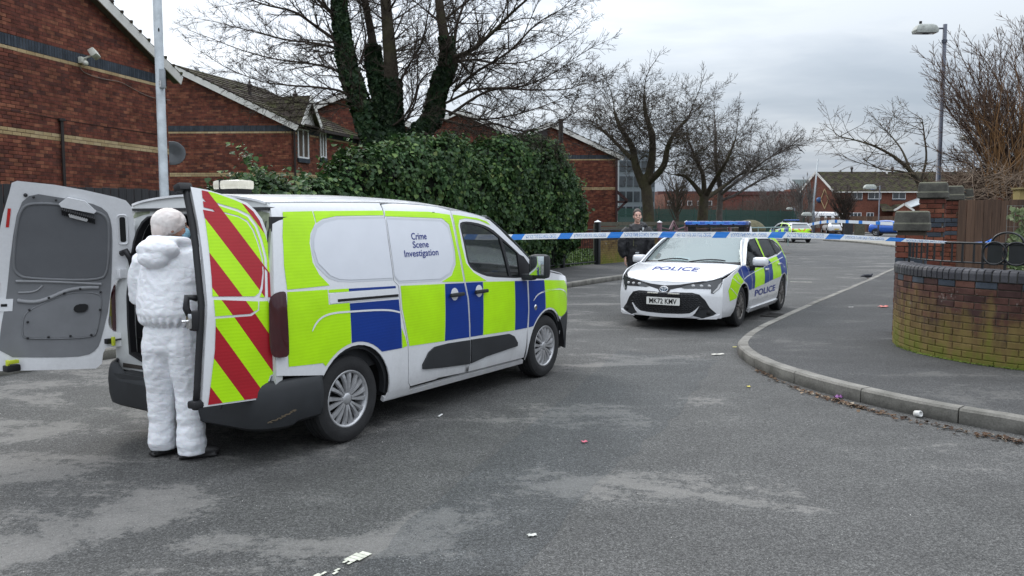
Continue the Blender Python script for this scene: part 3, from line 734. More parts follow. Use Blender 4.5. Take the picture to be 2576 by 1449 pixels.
# ------------------------------------------------------------------ far terrace and what stands before it
M_farbrick = brickmat('orange_far_brick', [(0, (.165, .065, .045)), (1, (.25, .095, .062))], .4)
M_farbrick2 = pm('far_red_cladding', (.17, .055, .042), .9, var=.25, scale=.4)
def far_house():
 Y = 112; k = Y / FPX; X = lambda x: (x - 1288) * k; Zc = lambda y: CAMH + (551 - y) * k
 h = empty('brick_house', (X(2060), Y, 0), 0, 'long orange brick terrace with dark tiled roof at the far end of the road', 'house'); loc = h.location
 el, er = X(2052), X(2640); d = 8.5; gL = X(2092)
 # gable end turned towards the road, long front to the right
 G0 = Vector((el, Y + 6.5, 0)); G1 = Vector((gL, Y, 0)); t = (G1 - G0).normalized(); L = (G1 - G0).length; ez, rz_ = Zc(480), Zc(431); Z = Vector((0, 0, 1))
 fr = Vector((er - gL, 0, 0)); mid = G0.lerp(G1, .5)
 V = [G0, G1, G1 + Z * ez, mid + Z * rz_, G0 + Z * ez]; V2 = [p + fr for p in V]
 mesh('wall', [p - loc for p in V + V2], [(0, 1, 2, 3, 4), (9, 8, 7, 6, 5)] + [(i, i + 5, (i + 1) % 5 + 5, (i + 1) % 5) for i in range(5)], M_farbrick, h)
 roof_tiles(h, G1 + Z * ez - Vector((0.2, .5, .2)) - loc, G1 + fr + Z * ez - Vector((0, .5, .2)) - loc, mid + fr + Z * (rz_ + .05) - loc, mid + Z * (rz_ + .05) - Vector((.3, 0, 0)) - loc, 14, 40)
 roof_tiles(h, G0 + Z * ez - loc, G0 + fr + Z * ez - loc, mid + fr + Z * (rz_ + .04) - loc, mid + Z * (rz_ + .04) - loc, 6, 8)
 beam('bargeboard', G1 + Z * ez - Vector((.25, .4, .1)) - loc, mid + Z * rz_ - Vector((.25, 0, 0)) - loc, .05, .28, M_verge, h)
 beam('bargeboard', G0 + Z * ez - Vector((.25, 0, .1)) - loc, mid + Z * rz_ - Vector((.25, 0, 0)) - loc, .05, .28, M_verge, h)
 u = Vector((1, 0, 0)); n = Vector((0, -1, 0))
 for x0, x1, s in ((2136.5, 2164, 2), (2178, 2211, 2), (2239, 2272, 2), (2300, 2335, 2), (2380, 2412, 2), (2450, 2480, 2)):
  window(h, Vector(((X(x0) + X(x1)) / 2, Y - .02, (Zc(481) + Zc(501.5)) / 2)) - loc, u, n, (x1 - x0) * k, 20 * k, s)
 for x0, x1, s in ((2134, 2163, 3), (2176, 2194, 2), (2300, 2340, 3), (2440, 2470, 2)):
  window(h, Vector(((X(x0) + X(x1)) / 2, Y - .02, (Zc(534) + Zc(556)) / 2)) - loc, u, n, (x1 - x0) * k, 20 * k, s)
 beam('gutter', Vector((gL, Y - .45, ez - .22)) - loc, Vector((er, Y - .45, ez - .22)) - loc, .14, .14, M_verge, h)
 # porch with tiled gable and a lean-to beside it
 a, b, c = Vector((X(2218), Y - 3, Zc(531))), Vector((X(2268), Y - 3, Zc(531))), Vector((X(2243), Y - 3, Zc(515)))
 for e in (a, b):
  roof_tiles(h, e - loc, e + Vector((0, 3, 0)) - loc, c + Vector((0, 3, 0)) - loc, c - loc, 4, 5); beam('bargeboard', e - Vector((0, .1, 0)) - loc, c - Vector((0, .1, 0)) - loc, .05, .26, M_verge, h)
 slab('porch_wall', [Vector((a.x, Y - 2.9, 0)) - loc, Vector((b.x, Y - 2.9, 0)) - loc, b - loc, c - loc, a - loc], -.2, M_farbrick, h)
 roof_tiles(h, Vector((X(2189), Y - 3.2, Zc(532))) - loc, Vector((X(2225), Y - 3.2, Zc(532))) - loc, Vector((X(2225), Y, Zc(513))) - loc, Vector((X(2207), Y, Zc(513))) - loc, 6, 8)
 slab('glass_roof', [Vector((X(2258), Y - 2.5, Zc(526))) - loc, Vector((X(2330), Y - 2.5, Zc(500))) - loc, Vector((X(2330), Y - .2, Zc(490))) - loc, Vector((X(2270), Y - .2, Zc(512))) - loc], .1, pm('pale_roof_sheet', (.5, .53, .55), .4), h)
 for x in (2158, 2248, 2262): MB().lathe([(.16, 0), (.13, .7), (.22, .75), (.2, 1.0), (0, 1.1)], 8).out('chimney', M_verge if x == 2248 else M_down, h, loc=Vector((X(x), Y + 3, rz_ - .35)) - loc)
 # ornamental diamond of pale bricks and blue plaque on the gable end
 nn = Vector((t.y, -t.x, 0))
 def GP(x, y):
  r = ray(x, y); o = Vector((0, 0, CAMH)); q = (G0 - o).dot(nn) / r.dot(nn); return o + r * q
 ctr = [(2075, 475), (2084, 502), (2075, 525), (2065, 502)]
 for i in range(4): beam('pale_brick_line', GP(*ctr[i]) - loc - nn * -.03, GP(*ctr[(i + 1) % 4]) - loc - nn * -.03, .06, .12, M_cream, h)
 MB().ell(GP(2062, 503) - loc + nn * .1, (.4, .3, .4)).out('plaque', pm('blue_plaque', (.03, .10, .25), .5), h, True)
 # skyline roof behind
 b2 = empty('brick_house', (55, 146, 0), 0, 'grey roofed house just showing over the ridge of the far terrace', 'house')
 boxo('wall', (6, 0, 3.5), (22, 8, 7), M_farbrick, b2); slab('roof', [(-5, -4, 7), (17, -4, 7), (17, 0, 8.6), (-5, 0, 8.6)], .1, pm('green_grey_roof', (.07, .09, .09), .9), b2)
far_house()
def long_shed():
 k = 137 / FPX; x0, x1 = (1655 - 1288) * k, (2075 - 1288) * k; z = CAMH + (551 - 482) * k
 h = empty('red_warehouse', ((x0 + x1) / 2, 137, 0), 0, 'long low red clad building behind the thicket and green fence', 'building')
 boxo('wall', (0, 5, (z - .6) / 2), (x1 - x0, 10, z - .6), M_farbrick2, h); boxo('parapet', (0, 4.9, z - .3), (x1 - x0 + .3, 10.3, .6), pm('far_red_cap', (.11, .04, .035), .9), h)
 for i in range(9): boxo('panel_joint', (-(x1 - x0) / 2 + (i + .5) * (x1 - x0) / 9, -.03, (z - .6) / 2), (.08, .1, z - .6), M_down, h)
 k = 105 / FPX
 h = empty('brick_block', ((1745 - 1288) * k, 105, 0), 0, 'red brick block with small white windows seen between the bare trees', 'building')
 w = 150 * k; zz = CAMH + (551 - 488) * k; boxo('wall', (0, 4, zz / 2), (w, 8, zz), M_farbrick, h)
 for i in range(6):
  for j in range(2): window(h, Vector((-w / 2 + (i + .5) * w / 6, -.03, zz - 1.2 - j * 2.4)), Vector((1, 0, 0)), Vector((0, -1, 0)), .6, .6, 1, False)
 k = 80 / FPX
 h = empty('glass_block', ((1600 - 1288) * k, 80, 0), 0, 'pale grey glazed office block far behind the bare tree', 'building')
 w = 90 * k; zz = CAMH + (551 - 380) * k; boxo('wall', (0, 5, zz / 2), (w, 10, zz), pm('grey_facade', (.15, .17, .19), .5), h)
 for i in range(5):
  for j in range(5): boxo('window', (-w / 2 + (i + .5) * w / 5, -.03, .9 + j * (zz - 1) / 5), (w / 5 * .78, .06, zz / 5 * .6), M_pane, h)
long_shed()
def green_fence():
 k = 62 / FPX; P0 = Vector(((1500 - 1288) * k, 62, 0)); P1 = Vector(((2020 - 1288) * 88 / FPX, 88, 0))
 h = empty('mesh_fence', P0, 0, 'dark green mesh fence with posts along the far side of the green', 'fence'); m = pm('green_fence_mesh', (.012, .052, .040), .7); L = (P1 - P0).length; t = (P1 - P0).normalized()
 a = math.atan2(t.y, t.x); M = Matrix.Rotation(a, 3, 'Z'); n = int(L / 2.6)
 top = lambda i: 2.55
 for i in range(n + 1): MB().tube([t * (i * L / n), t * (i * L / n) + Vector((0, 0, top(i) + .12))], .05, 6).out('post', m, h)
 for i in range(n):
  mb = MB(); w = L / n - .12; s = t * (i * L / n + .06)
  for j in range(int(w / .1)):
   p = s + t * (j * .1 + .05); mb.box(p + Vector((0, 0, top(i) / 2)), (.065, .01, top(i) - .1), M)
  for z in (.3, 1.1, 2.0): mb.box(s + t * w / 2 + Vector((0, 0, z)), (w, .03, .05), M)
  mb.out('panel', m, h)
green_fence()
# ------------------------------------------------------------------ vehicle materials
def paintmat(name, base, dirt=.25, coat=.6, rough=.35, metal=0, zdirt=.55):
 m, nt, bs = nodes(name); o = OBJ(nt); sx = nt.nodes.new('ShaderNodeSeparateXYZ'); nt.links.new(o, sx.inputs[0])
 a = NZ(nt, 3.5, 6, .65, o); b = NZ(nt, 40, 3, .7, o)
 d = MA(nt, 'ADD', sx.outputs[2], MA(nt, 'MULTIPLY', MA(nt, 'SUBTRACT', a, .5), -.8))
 k = RAMP(nt, d, [(.12, dirt), (zdirt, dirt * .3), (.9, dirt * .12)])
 c = MIX(nt, k, tuple(base), (.16, .13, .10)); c = MIX(nt, .12, c, RAMP(nt, b, [(.3, .6), (.7, 1.2)]), 'MULTIPLY')
 nt.links.new(c, bs.inputs['Base Color']); bs.inputs['Metallic'].default_value = metal
 nt.links.new(MA(nt, 'ADD', MA(nt, 'MULTIPLY', a, .2), rough - .1, clamp=True), bs.inputs['Roughness'])
 bs.inputs['Coat Weight'].default_value = coat; bs.inputs['Coat Roughness'].default_value = .06; return m
def vinyl(name, base, rough=.42):
 """retroreflective film: fine embossed cells and a slight mottle"""
 m, nt, bs = nodes(name); o = OBJ(nt)
 w = nt.nodes.new('ShaderNodeTexWave'); w.inputs['Scale'].default_value = 14; w.inputs['Distortion'].default_value = 1.2; w.bands_direction = 'Z'; nt.links.new(o, w.inputs['Vector'])
 a = NZ(nt, 4, 4, .6, o)
 c = MIX(nt, .5, tuple(base), RAMP(nt, a, [(.3, .80), (.7, 1.1)]), 'MULTIPLY'); c = MIX(nt, .14, c, RAMP(nt, w.outputs['Fac'], [(.2, .8), (.8, 1.15)]), 'MULTIPLY')
 nt.links.new(c, bs.inputs['Base Color']); bs.inputs['Roughness'].default_value = rough; bs.inputs['Coat Weight'].default_value = .12; bs.inputs['Coat Roughness'].default_value = .2; bs.inputs['Specular IOR Level'].default_value = .35
 BUMP(nt, bs, w.outputs['Fac'], .06, .004); return m
V_white = paintmat('white_van_paint', (.80, .81, .83), .42)
V_white2 = paintmat('white_car_paint', (.82, .83, .85), .15, 1.0, .25)
V_lime = vinyl('lime_reflective_vinyl', (.47, .86, .003)); V_blue = vinyl('blue_reflective_vinyl', (.003, .036, .25)); V_red = vinyl('red_reflective_vinyl', (.40, .012, .022)); V_orange = vinyl('orange_reflective_vinyl', (.85, .11, .03))
V_plastic = pm('black_bumper_plastic', (.022, .024, .027), .62, var=.25, scale=5, bump=.15, bscale=220)
V_dark = pm('gap_black', (.006, .006, .007), .8); V_seal = pm('rubber_seal', (.012, .012, .014), .55)
V_grey = pm('grey_door_lining', (.19, .195, .205), .75, var=.12, scale=5, bump=.25, bscale=260)
V_tyre = pm('tyre_rubber', (.018, .018, .019), .8, var=.4, scale=9, bump=.3, bscale=60)
V_trim = pm('silver_wheel_trim', (.52, .52, .53), .36, .6, var=.25, scale=9)
V_rim2 = pm('dusty_grey_rim', (.16, .15, .14), .5, .6, var=.4, scale=9)
V_chrome = pm('chrome', (.75, .75, .76), .15, 1.0, var=.05)
V_navy = pm('navy_lettering', (.02, .035, .22), .5); V_black = pm('black_lettering', (.01, .01, .01), .5)
V_grille = pm('black_grille', (.010, .010, .012), .45, var=.3)
V_lens = pm('dark_red_lens', (.045, .002, .005), .12, coat=1.0, var=.2, scale=12); V_lensr = pm('bright_red_lens', (.55, .01, .01), .12, coat=1.0, var=.2, scale=30); V_lensw = pm('clear_lens', (.50, .50, .50), .15, coat=1.0)
V_glassc = glassmat('tinted_car_glass', (.010, .016, .014), .02, .32)
V_glassw = glassmat('windscreen_glass', (.30, .36, .36), .06, .74); V_glassw.node_tree.nodes['Principled BSDF'].inputs['Metallic'].default_value = .35
V_plate = pm('white_plate', (.78, .78, .74), .45, var=.04); V_platey = pm('yellow_plate', (.70, .48, .04), .45, var=.04)
V_beacon = pm('blue_lightbar_lens', (.01, .09, .42), .15, coat=1.0, var=.15, scale=12, bump=.4, bscale=90)
def wheel(parent, c, side, r=.325, w=.205, rr=.215, trim=V_trim, n=7, style='trim'):
 """axle across the car (y); side +1 faces the car's left"""
 M = Matrix.Rotation(R_(-90 * side), 3, 'X')     # z of the lathe -> outward
 wh = empty('wheel', c, parent=parent)
 h = w / 2
 prof = [(rr - .005, -h * .9), (rr + .03, -h), (r - .05, -h * 1.02), (r - .012, -h * .86), (r, -h * .66), (r, -.05), (r - .008, -.046), (r - .008, -.038), (r, -.034), (r, -.008), (r - .008, -.004), (r - .008, .004), (r, .008), (r, .034), (r - .008, .038), (r - .008, .046), (r, .05), (r, h * .66), (r - .012, h * .86), (r - .05, h * 1.02), (rr + .03, h), (rr + .008, h * .94), (rr, h * .8)]
 auto(MB().lathe(prof, 48, M).out('tyre', V_tyre, wh, True), 30)
 MB().lathe([(rr, h * .86), (rr + .006, h * .90), (rr - .006, h * .92), (rr - .018, h * .84), (rr - .02, -h * .5)], 40, M).out('rim', trim, wh, True)
 MB().lathe([(0, -.01), (rr - .03, -.01), (rr - .02, -h * .4)], 32, M).out('brake_disc', pm('dark_brake', (.008, .008, .008), .9, 0, var=.5, scale=20), wh)
 mb = MB()
 for i in range(n):
  a0 = 2 * math.pi * i / n
  for s in ((-1, 1) if style != 'single' else (0,)):
   tw = .02 if style == 'trim' else 0
   prof_ = []
   for q in range(5):
    t = q / 4; rad = .045 + (rr - .053) * t
    ang = a0 + s * (math.pi / n) * (.36 + .12 * t) + tw * t * t * 2
    wd = (.021 + .021 * t) if style != 'single' else (.04 - .004 * t)
    hh = h * (.80 + .10 * math.sin(math.pi * t))
    prof_.append((rad, ang, wd, hh))
   V = []
   for rad, ang, wd, hh in prof_:
    c0 = Vector((math.cos(ang), math.sin(ang), 0)); tt = Vector((-c0.y, c0.x, 0)); p = c0 * rad
    V += [M @ (p - tt * wd / 2 + Vector((0, 0, hh - .022))), M @ (p - tt * wd * .32 + Vector((0, 0, hh))), M @ (p + tt * wd * .32 + Vector((0, 0, hh))), M @ (p + tt * wd / 2 + Vector((0, 0, hh - .022)))]
   F = []
   for q in range(4):
    for e in range(3): x = q * 4 + e; F.append((x, x + 1, x + 5, x + 4))
   mb.add(V, F)
 mb.out('spokes', trim, wh)
 MB().lathe([(.0, h * .86), (.028, h * .85), (.046, h * .78), (.052, h * .6)], 20, M).out('hub_cap', trim, wh, True)
 return wh
def archcurve(cx, cz, r, a0, a1, n=14, sx=1.0, sz=1.0):
 return [(cx + sx * r * math.cos(R_(a0 + (a1 - a0) * i / n)), cz + sz * r * math.sin(R_(a0 + (a1 - a0) * i / n))) for i in range(n + 1)]
def split_loose(o):
 me = o.data; V = [v.co.copy() for v in me.vertices]; F = [tuple(p.vertices) for p in me.polygons]; par = list(range(len(V)))
 def find(i):
  while par[i] != i: par[i] = par[par[i]]; i = par[i]
  return i
 for f in F:
  for i in f[1:]: par[find(i)] = find(f[0])
 G = {}
 for f in F: G.setdefault(find(f[0]), []).append(f)
 if len(G) < 2: return
 for fs in G.values():
  ids = sorted({i for f in fs for i in f}); ix = {i: k for k, i in enumerate(ids)}; auto(mesh(o.name.split('.')[0], [V[i] for i in ids], [tuple(ix[i] for i in f) for f in fs], me.materials[0], o.parent, True), 50)
 bpy.data.objects.remove(o)
def arch_liner(car, cx, cz, r, s, y0, y1):
 P = archcurve(cx, cz, r, -8, 188, 20); k = len(P); V = [(x, s * y, z) for y in (y0, y1) for x, z in P] + [(cx, s * y0, .24)]
 mesh('arch_liner', V, [(i, i + 1, k + i + 1, k + i) for i in range(k - 1)] + [(i + 1, i, 2 * k) for i in range(k - 1)], V_dark, car, True)
# ------------------------------------------------------------------ the crime scene van
VZ = [(.2, .85), (.3, .89), (.45, .912), (.8, .922), (1.08, .912), (1.2, .90), (1.4, .872), (1.6, .832), (1.72, .795), (1.79, .74), (1.85, .6)]
def vW(x, z):
 w = spl(VZ, z) - .36 * elf((x - 2.65) / 1.22)
 if x < -.35: w -= .03 * ((-.35 - x) / .4) ** 2
 return w
VTOP = [(-.75, 1.765), (-.70, 1.775), (0, 1.79), (.57, 1.797), (1.14, 1.782), (1.52, 1.745), (1.94, 1.678), (2.05, 1.633), (2.21, 1.522), (2.52, 1.328), (2.75, 1.165)]
def build_van():
 a = R_(31.68); van = empty('crime_scene_van', (-1.955, 6.401, 0), math.pi / 2 - a, 'white crime scene van with lime and blue checks, rear doors open', 'van')
 def S(s, off=0): return lambda x, z: (x, s * (vW(x, z) + off), z)
 rear = lambda z: -.71 + .6 * .17 * max(0, (z - 1.05) / .75) ** 1.3
 arch_r = archcurve(.03, .33, .40, -14, 146, 16)
 arch_f = archcurve(2.975, .31, .405, -10, 190, 18)
 DR = [(.523, 1.775), (.496, 1.667), (.487, 1.40), (.493, 1.177), (.544, 1.133), (.556, .942), (.64, .64), (.651, .466), (.665, .335), (.70, .30)]
 DM = [(1.406, 1.735), (1.402, 1.45), (1.448, 1.103), (1.489, .955), (1.515, .609), (1.535, .285)]
 DF = [(2.533, 1.12), (2.544, .752), (2.529, .56), (2.528, .27)]
 top = lambda x0, x1, n=8: [(x0 + (x1 - x0) * i / n, spl(VTOP, x0 + (x1 - x0) * i / n) - .012) for i in range(n + 1)]
 WIN = [(1.511, 1.633), (1.633, 1.64), (1.844, 1.615), (1.997, 1.57), (2.127, 1.496), (2.386, 1.342), (2.608, 1.204), (2.722, 1.13), (2.611, 1.08), (2.347, 1.084), (2.228, 1.092), (1.858, 1.123), (1.698, 1.162), (1.567, 1.217), (1.519, 1.282), (1.504, 1.434), (1.492, 1.549), (1.489, 1.601)]
 WINs = chaikin(WIN, 1)
 G = .004
 for s in (-1, 1):
  f = S(s); fl = s < 0     # winding
  kw = dict(flip=(s > 0), step=.07, thick=.012)
  # rear quarter: from the door edge round the wheel arch to the rear corner
  q = [(rear(.62), .62)] + [(rear(z), z) for z in (.9, 1.2, 1.4, 1.6, 1.755)] + top(-.6, .515, 8) + [(x - G, z) for x, z in DR[1:]] + [(.70, .235), (.40, .235)] + arch_r[1:] + [(-.30, .56)]
  patch('rear_quarter', q, f, V_white, van, **kw)
  dq = [(x + G, z) for x, z in DR] + [(1.1, .30), (1.535 - G, .287)] + [(x - G, z) for x, z in DM[::-1]] + top(1.39, .535, 6)[1:-1]
  sd = patch('sliding_door', dq, f, V_white, van, **kw)
  fd = [(x + G, z) for x, z in DM] + [(2.52, .27)] + [(x - G, z) for x, z in DF[::-1][1:]] + [(2.74, 1.15)] + top(2.70, 1.42, 9)[:-1]
  fdo = patch('front_door', fd, f, V_white, van, holes=[WINs[::-1]], **kw)
  ff = [(2.533 + G, 1.04), (2.544 + G, .752), (2.529 + G, .56), (2.56, .30), (2.57, .235)] + arch_f[::-1][1:-2] + [(3.42, .62), (3.70, .62), (3.77, .80), (3.74, .95), (3.55, 1.03), (3.178, 1.082), (2.9, 1.125), (2.76, 1.155), (2.70, 1.11), (2.55, 1.07)]
  fe = patch('front_wing', ff, f, V_white, van, **kw)
  # sill below the doors
  patch('sill', [(.40, .225), (.40, .262), (.72, .262), (1.5, .262), (2.54, .24), (2.56, .20)], S(s, -.006), V_white, van, flip=(s > 0), step=.1, thick=.03)
  # black inner skin seen in the gaps
  patch('body_seam', [(-.3, .70), (-.6, 1.72), (1.3, 1.72), (1.42, 1.68), (1.44, 1.12), (1.52, 1.02), (2.6, 1.02), (2.6, .33), (.42, .30), (.40, .55), (.1, .74)], S(s, -.016), V_dark, van, flip=(s > 0), step=.12)
  # windows
  ring = [(x, z) for x, z in WINs]
  cx = sum(p[0] for p in WINs) / len(WINs); cz = sum(p[1] for p in WINs) / len(WINs)
  inn = [(p[0] + (cx - p[0]) / math.hypot(cx - p[0], cz - p[1]) * .028, p[1] + (cz - p[1]) / math.hypot(cx - p[0], cz - p[1]) * .028) for p in WINs]
  patch('window_seal', ring, S(s, -.002), V_seal, fdo, holes=[inn[::-1]], flip=(s > 0), step=.1, thick=.015)
  patch('window', inn, S(s, -.010), V_glassc, fdo, flip=(s > 0), step=.1)
  patch('window_post', [(2.10, 1.49), (2.145, 1.47), (2.245, 1.10), (2.20, 1.10)], S(s, .0), V_seal, fdo, flip=(s > 0), step=.2, thick=.02)
  patch('mirror_panel', [(2.386, 1.325), (2.501, 1.29), (2.600, 1.20), (2.705, 1.13), (2.60, 1.088), (2.40, 1.09)], S(s, .002), V_seal, fdo, flip=(s > 0), step=.2, thick=.02)
  # side mouldings
  for P, par in (([(.831, .424), (.828, .462), (.906, .555), (.984, .588), (1.174, .593), (1.505, .580), (1.522, .36), (1.078, .395), (.86, .418)], sd), ([(1.530, .580), (2.174, .555), (2.265, .52), (2.334, .45), (2.338, .415), (1.78, .39), (1.545, .362)], fdo)):
   patch('side_moulding', P, S(s, .014), V_plastic, par, flip=(s > 0), step=.1, thick=.02)
  # door handles in cups
  for hx, par in ((1.287, sd), (1.665, fdo)):
   hz = 1.010
   patch('handle_cup', [(hx + .055 * math.cos(t), hz + .055 * math.sin(t)) for t in [k * math.pi / 8 for k in range(16)]], S(s, .004), V_white, par, flip=(s > 0), step=0, thick=.006)
   mb = MB(); mb.bbox((hx + .005, s * (vW(hx, hz) + .030), hz - .004), (.20, .028, .034), .012); mb.out('door_handle', V_plastic, par, ang=40)
  # slider rail on the rear quarter
  patch('slider_rail', [(-.22, 1.060), (-.225, 1.130), (.525, 1.112), (.53, 1.048)], S(s, .005), V_white, van, flip=(s > 0), step=.2, thick=.01)
  patch('slider_slot', [(-.146, 1.066), (-.146, 1.086), (.53, 1.070), (.53, 1.050)], S(s, .0065), V_dark, van, flip=(s > 0), step=.2)
  patch('wheel_arch', archcurve(.03, .33, .405, -5, 150, 20) + archcurve(.03, .33, .37, 150, -5, 20), S(s, -.03), V_plastic, van, flip=(s > 0), step=0, thick=.05)
  patch('wheel_arch', archcurve(2.975, .31, .41, 0, 185, 20) + archcurve(2.975, .31, .375, 185, 0, 20), S(s, -.02), V_plastic, van, flip=(s > 0), step=0, thick=.05)
  for cx_ in (.03, 2.975):
   arch_liner(van, cx_, .325, .40, s, .55, .88)
  wheel(van, (0.0, s * .775, .326), s, .326, .205, .213, V_trim, 8, 'trim'); wheel(van, (2.975, s * .775, .326), s, .326, .205, .213, V_trim, 8, 'trim')
 # ---- livery on the right side (and mirrored, as it is on such vans)
 for s in (-1, 1):
  fl = s > 0
  def dec(nm, P, m, par=van, off=.0025, sm=0, st=.07): return patch(nm, chaikin(P, sm) if sm else P, S(s, off), m, par, flip=fl, step=st)
  dec('lime_panel', [(-.532, 1.709), (-.262, 1.716), (-.262, 1.632), (-.327, 1.56), (-.350, 1.494), (-.348, 1.36), (-.30, 1.272), (-.21, 1.190), (-.597, 1.187), (-.60, 1.35), (-.575, 1.55)], V_lime)
  dec('lime_panel', [(-.252, 1.716), (.500, 1.727), (.490, 1.690), (-.034, 1.683), (-.18, 1.662), (-.252, 1.632)], V_lime)
  dec('lime_panel', [(-.599, 1.172), (-.235, 1.162), (-.235, 1.055), (-.022, 1.05), (-.021, .757)] + archcurve(.03, .33, .425, 97, 137, 6) + [(-.31, .648), (-.615, .668), (-.625, .9)], V_lime)
  dec('lime_panel', [(-.225, 1.138), (-.225, 1.160), (-.022, 1.154), (-.022, 1.132)], V_lime)
  dec('blue_panel', [(-.022, 1.153), (.506, 1.136), (.508, 1.118), (-.022, 1.134)], V_blue)
  dec('blue_panel', [(-.021, 1.045), (.534, 1.028), (.545, .90), (.560, .637), (.37, .640)] + archcurve(.03, .33, .425, 47, 96, 6), V_blue)
  dec('lime_panel', [(.566, .637), (.556, .80), (.60, .72), (.628, .645)], V_lime)
  # crease lines that show white through the film
  def line(P, w, n=3):
   P = chaikin(P, 2, False); L_ = []; R__ = []
   for i, p in enumerate(P):
    a_ = P[max(i - 1, 0)]; b_ = P[min(i + 1, len(P) - 1)]; d = math.hypot(b_[0] - a_[0], b_[1] - a_[1]); nx, nz = -(b_[1] - a_[1]) / d, (b_[0] - a_[0]) / d
    ww = w * (.3 + .7 * min(1, i / 4)) / 2; L_.append((p[0] + nx * ww, p[1] + nz * ww)); R__.append((p[0] - nx * ww, p[1] - nz * ww))
   patch('crease_line', L_ + R__[::-1], S(s, .005), V_white, van, flip=fl, step=0)
  line([(-.408, .885), (-.372, .937), (-.305, .977), (-.2, .993), (-.004, .984), (.247, .971), (.424, .954), (.538, .925)], .014)
  line([(2.638, .836), (2.712, .892), (2.885, .920), (3.25, .915), (3.52, .87), (3.66, .78)], .014)
  sdp = [c for c in van.children if c.name.startswith('sliding_door')][-1 if s > 0 else 0]; fdp = [c for c in van.children if c.name.startswith('front_door')][-1 if s > 0 else 0]
  dec('lime_panel', [(.525, 1.726), (1.087, 1.722), (1.375, 1.698), (1.385, 1.45), (1.432, 1.109), (1.111, 1.128), (1.262, 1.173), (1.340, 1.268), (1.352, 1.369), (1.330, 1.615), (1.245, 1.668), (.507, 1.682)], V_lime, sdp)
  dec('lime_panel', [(.566, 1.133), (1.150, 1.108), (1.131, .620), (.655, .640), (.60, .846), (.574, .95)], V_lime, sdp)
  dec('blue_panel', [(1.156, 1.108), (1.438, 1.097), (1.478, .955), (1.503, .606), (1.137, .62)], V_blue, sdp)
  dec('lime_panel', [(1.418, 1.700), (1.55, 1.690), (1.778, 1.670), (1.93, 1.640), (1.99, 1.600), (1.82, 1.648), (1.60, 1.668), (1.50, 1.655), (1.465, 1.60), (1.468, 1.42), (1.497, 1.27), (1.60, 1.180), (1.80, 1.092), (1.460, 1.106), (1.415, 1.45)], V_lime, fdp)
  dec('blue_panel', [(1.464, 1.098), (1.733, 1.087), (1.720, .600), (1.524, .606), (1.50, .955)], V_blue, fdp)
  dec('lime_panel', [(1.739, 1.087), (2.286, 1.059), (2.283, .578), (1.726, .599)], V_lime, fdp)
  dec('blue_panel', [(2.292, 1.059), (2.522, 1.046), (2.535, .752), (2.520, .574), (2.289, .578)], V_blue, fdp)
  dec('blue_panel', [(2.553, 1.045), (2.879, 1.030), (2.905, .735)] + archcurve(2.975, .31, .425, 100, 141, 5) + [(2.553, .574), (2.558, .75)], V_blue)
  dec('lime_panel', [(2.885, 1.030), (3.50, .985), (3.66, .90), (3.72, .78), (3.67, .64), (3.42, .59)] + archcurve(2.975, .31, .425, 46, 98, 6), V_lime)
  # recessed white side panels, lettered
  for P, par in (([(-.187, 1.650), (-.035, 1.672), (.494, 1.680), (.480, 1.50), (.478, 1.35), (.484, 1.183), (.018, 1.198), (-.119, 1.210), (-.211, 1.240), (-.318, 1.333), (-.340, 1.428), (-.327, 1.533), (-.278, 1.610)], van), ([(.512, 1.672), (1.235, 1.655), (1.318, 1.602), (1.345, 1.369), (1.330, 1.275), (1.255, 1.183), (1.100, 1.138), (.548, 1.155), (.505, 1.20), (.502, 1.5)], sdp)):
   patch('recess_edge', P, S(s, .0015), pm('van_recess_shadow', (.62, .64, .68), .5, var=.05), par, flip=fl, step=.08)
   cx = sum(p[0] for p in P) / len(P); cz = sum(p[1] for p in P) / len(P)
   Q = []
   for i, p in enumerate(P):
    on = (abs(p[0] - .49) < .07)
    dx, dz = cx - p[0], cz - p[1]; d = math.hypot(dx, dz); k = .022
    Q.append((p[0] + (0 if on else (k if dx > 0 else -k) * min(1, abs(dx) / .25)), p[1] + (k * .8 if dz > 0 else -k * .8)))
   patch('side_panel', Q, S(s, .004), pm('white_side_panel', (.72, .74, .79), .4, var=.03, coat=.4), par, flip=fl, step=.08)
  for tx, x0, x1, z0, z1 in (('Crime', .775, .975, 1.492, 1.548), ('Scene', .777, .987, 1.425, 1.480), ('Investigation', .655, 1.105, 1.338, 1.410)):
   if s < 0: lettering('lettering', tx, S(s, .0065), x0, x1, z0, z1, V_navy, sdp, .012)
   else: lettering('lettering', tx, S(s, .0065), x1, x0, z0, z1, V_navy, sdp, .012)
  MB().lathe([(0, .0), (.018, .004), (.026, 0), (.03, -.004)], 16, Matrix.Rotation(R_(-90 * s), 3, 'X')).out('fuel_lock', V_chrome, van, True, loc=(2.685, s * (vW(2.685, .765) + .006), .765))
  # mirror
  y0 = s * (vW(2.45, 1.15)); M = Matrix.Rotation(R_(s * -8), 3, 'Z')
  mi = MB().bbox((2.50, y0 + s * .17, 1.195), (.13, .20, .24), .05, M).out('door_mirror', V_plastic, fdp, ang=50)
  MB().bbox((2.47, y0 + s * .05, 1.09), (.10, .16, .06), .02).out('mirror_arm', V_plastic, mi, ang=50)
  MB().bbox((2.437, y0 + s * .17, 1.205), (.012, .155, .185), .004, M).out('mirror_glass', pm('mirror_glass', (.7, .75, .75), .03, 1.0, var=.02), mi, ang=50)
 # ---- roof, windscreen, bonnet, nose
 def roof(x, v):
  zt = spl(VTOP, x); w = vW(x, zt); y = v * w; return (x, y, zt + .065 * max(0, 1 - v * v) ** .8 * (1 if x < 1.6 else max(.2, 1 - (x - 1.6) * 1.2)) - .003)
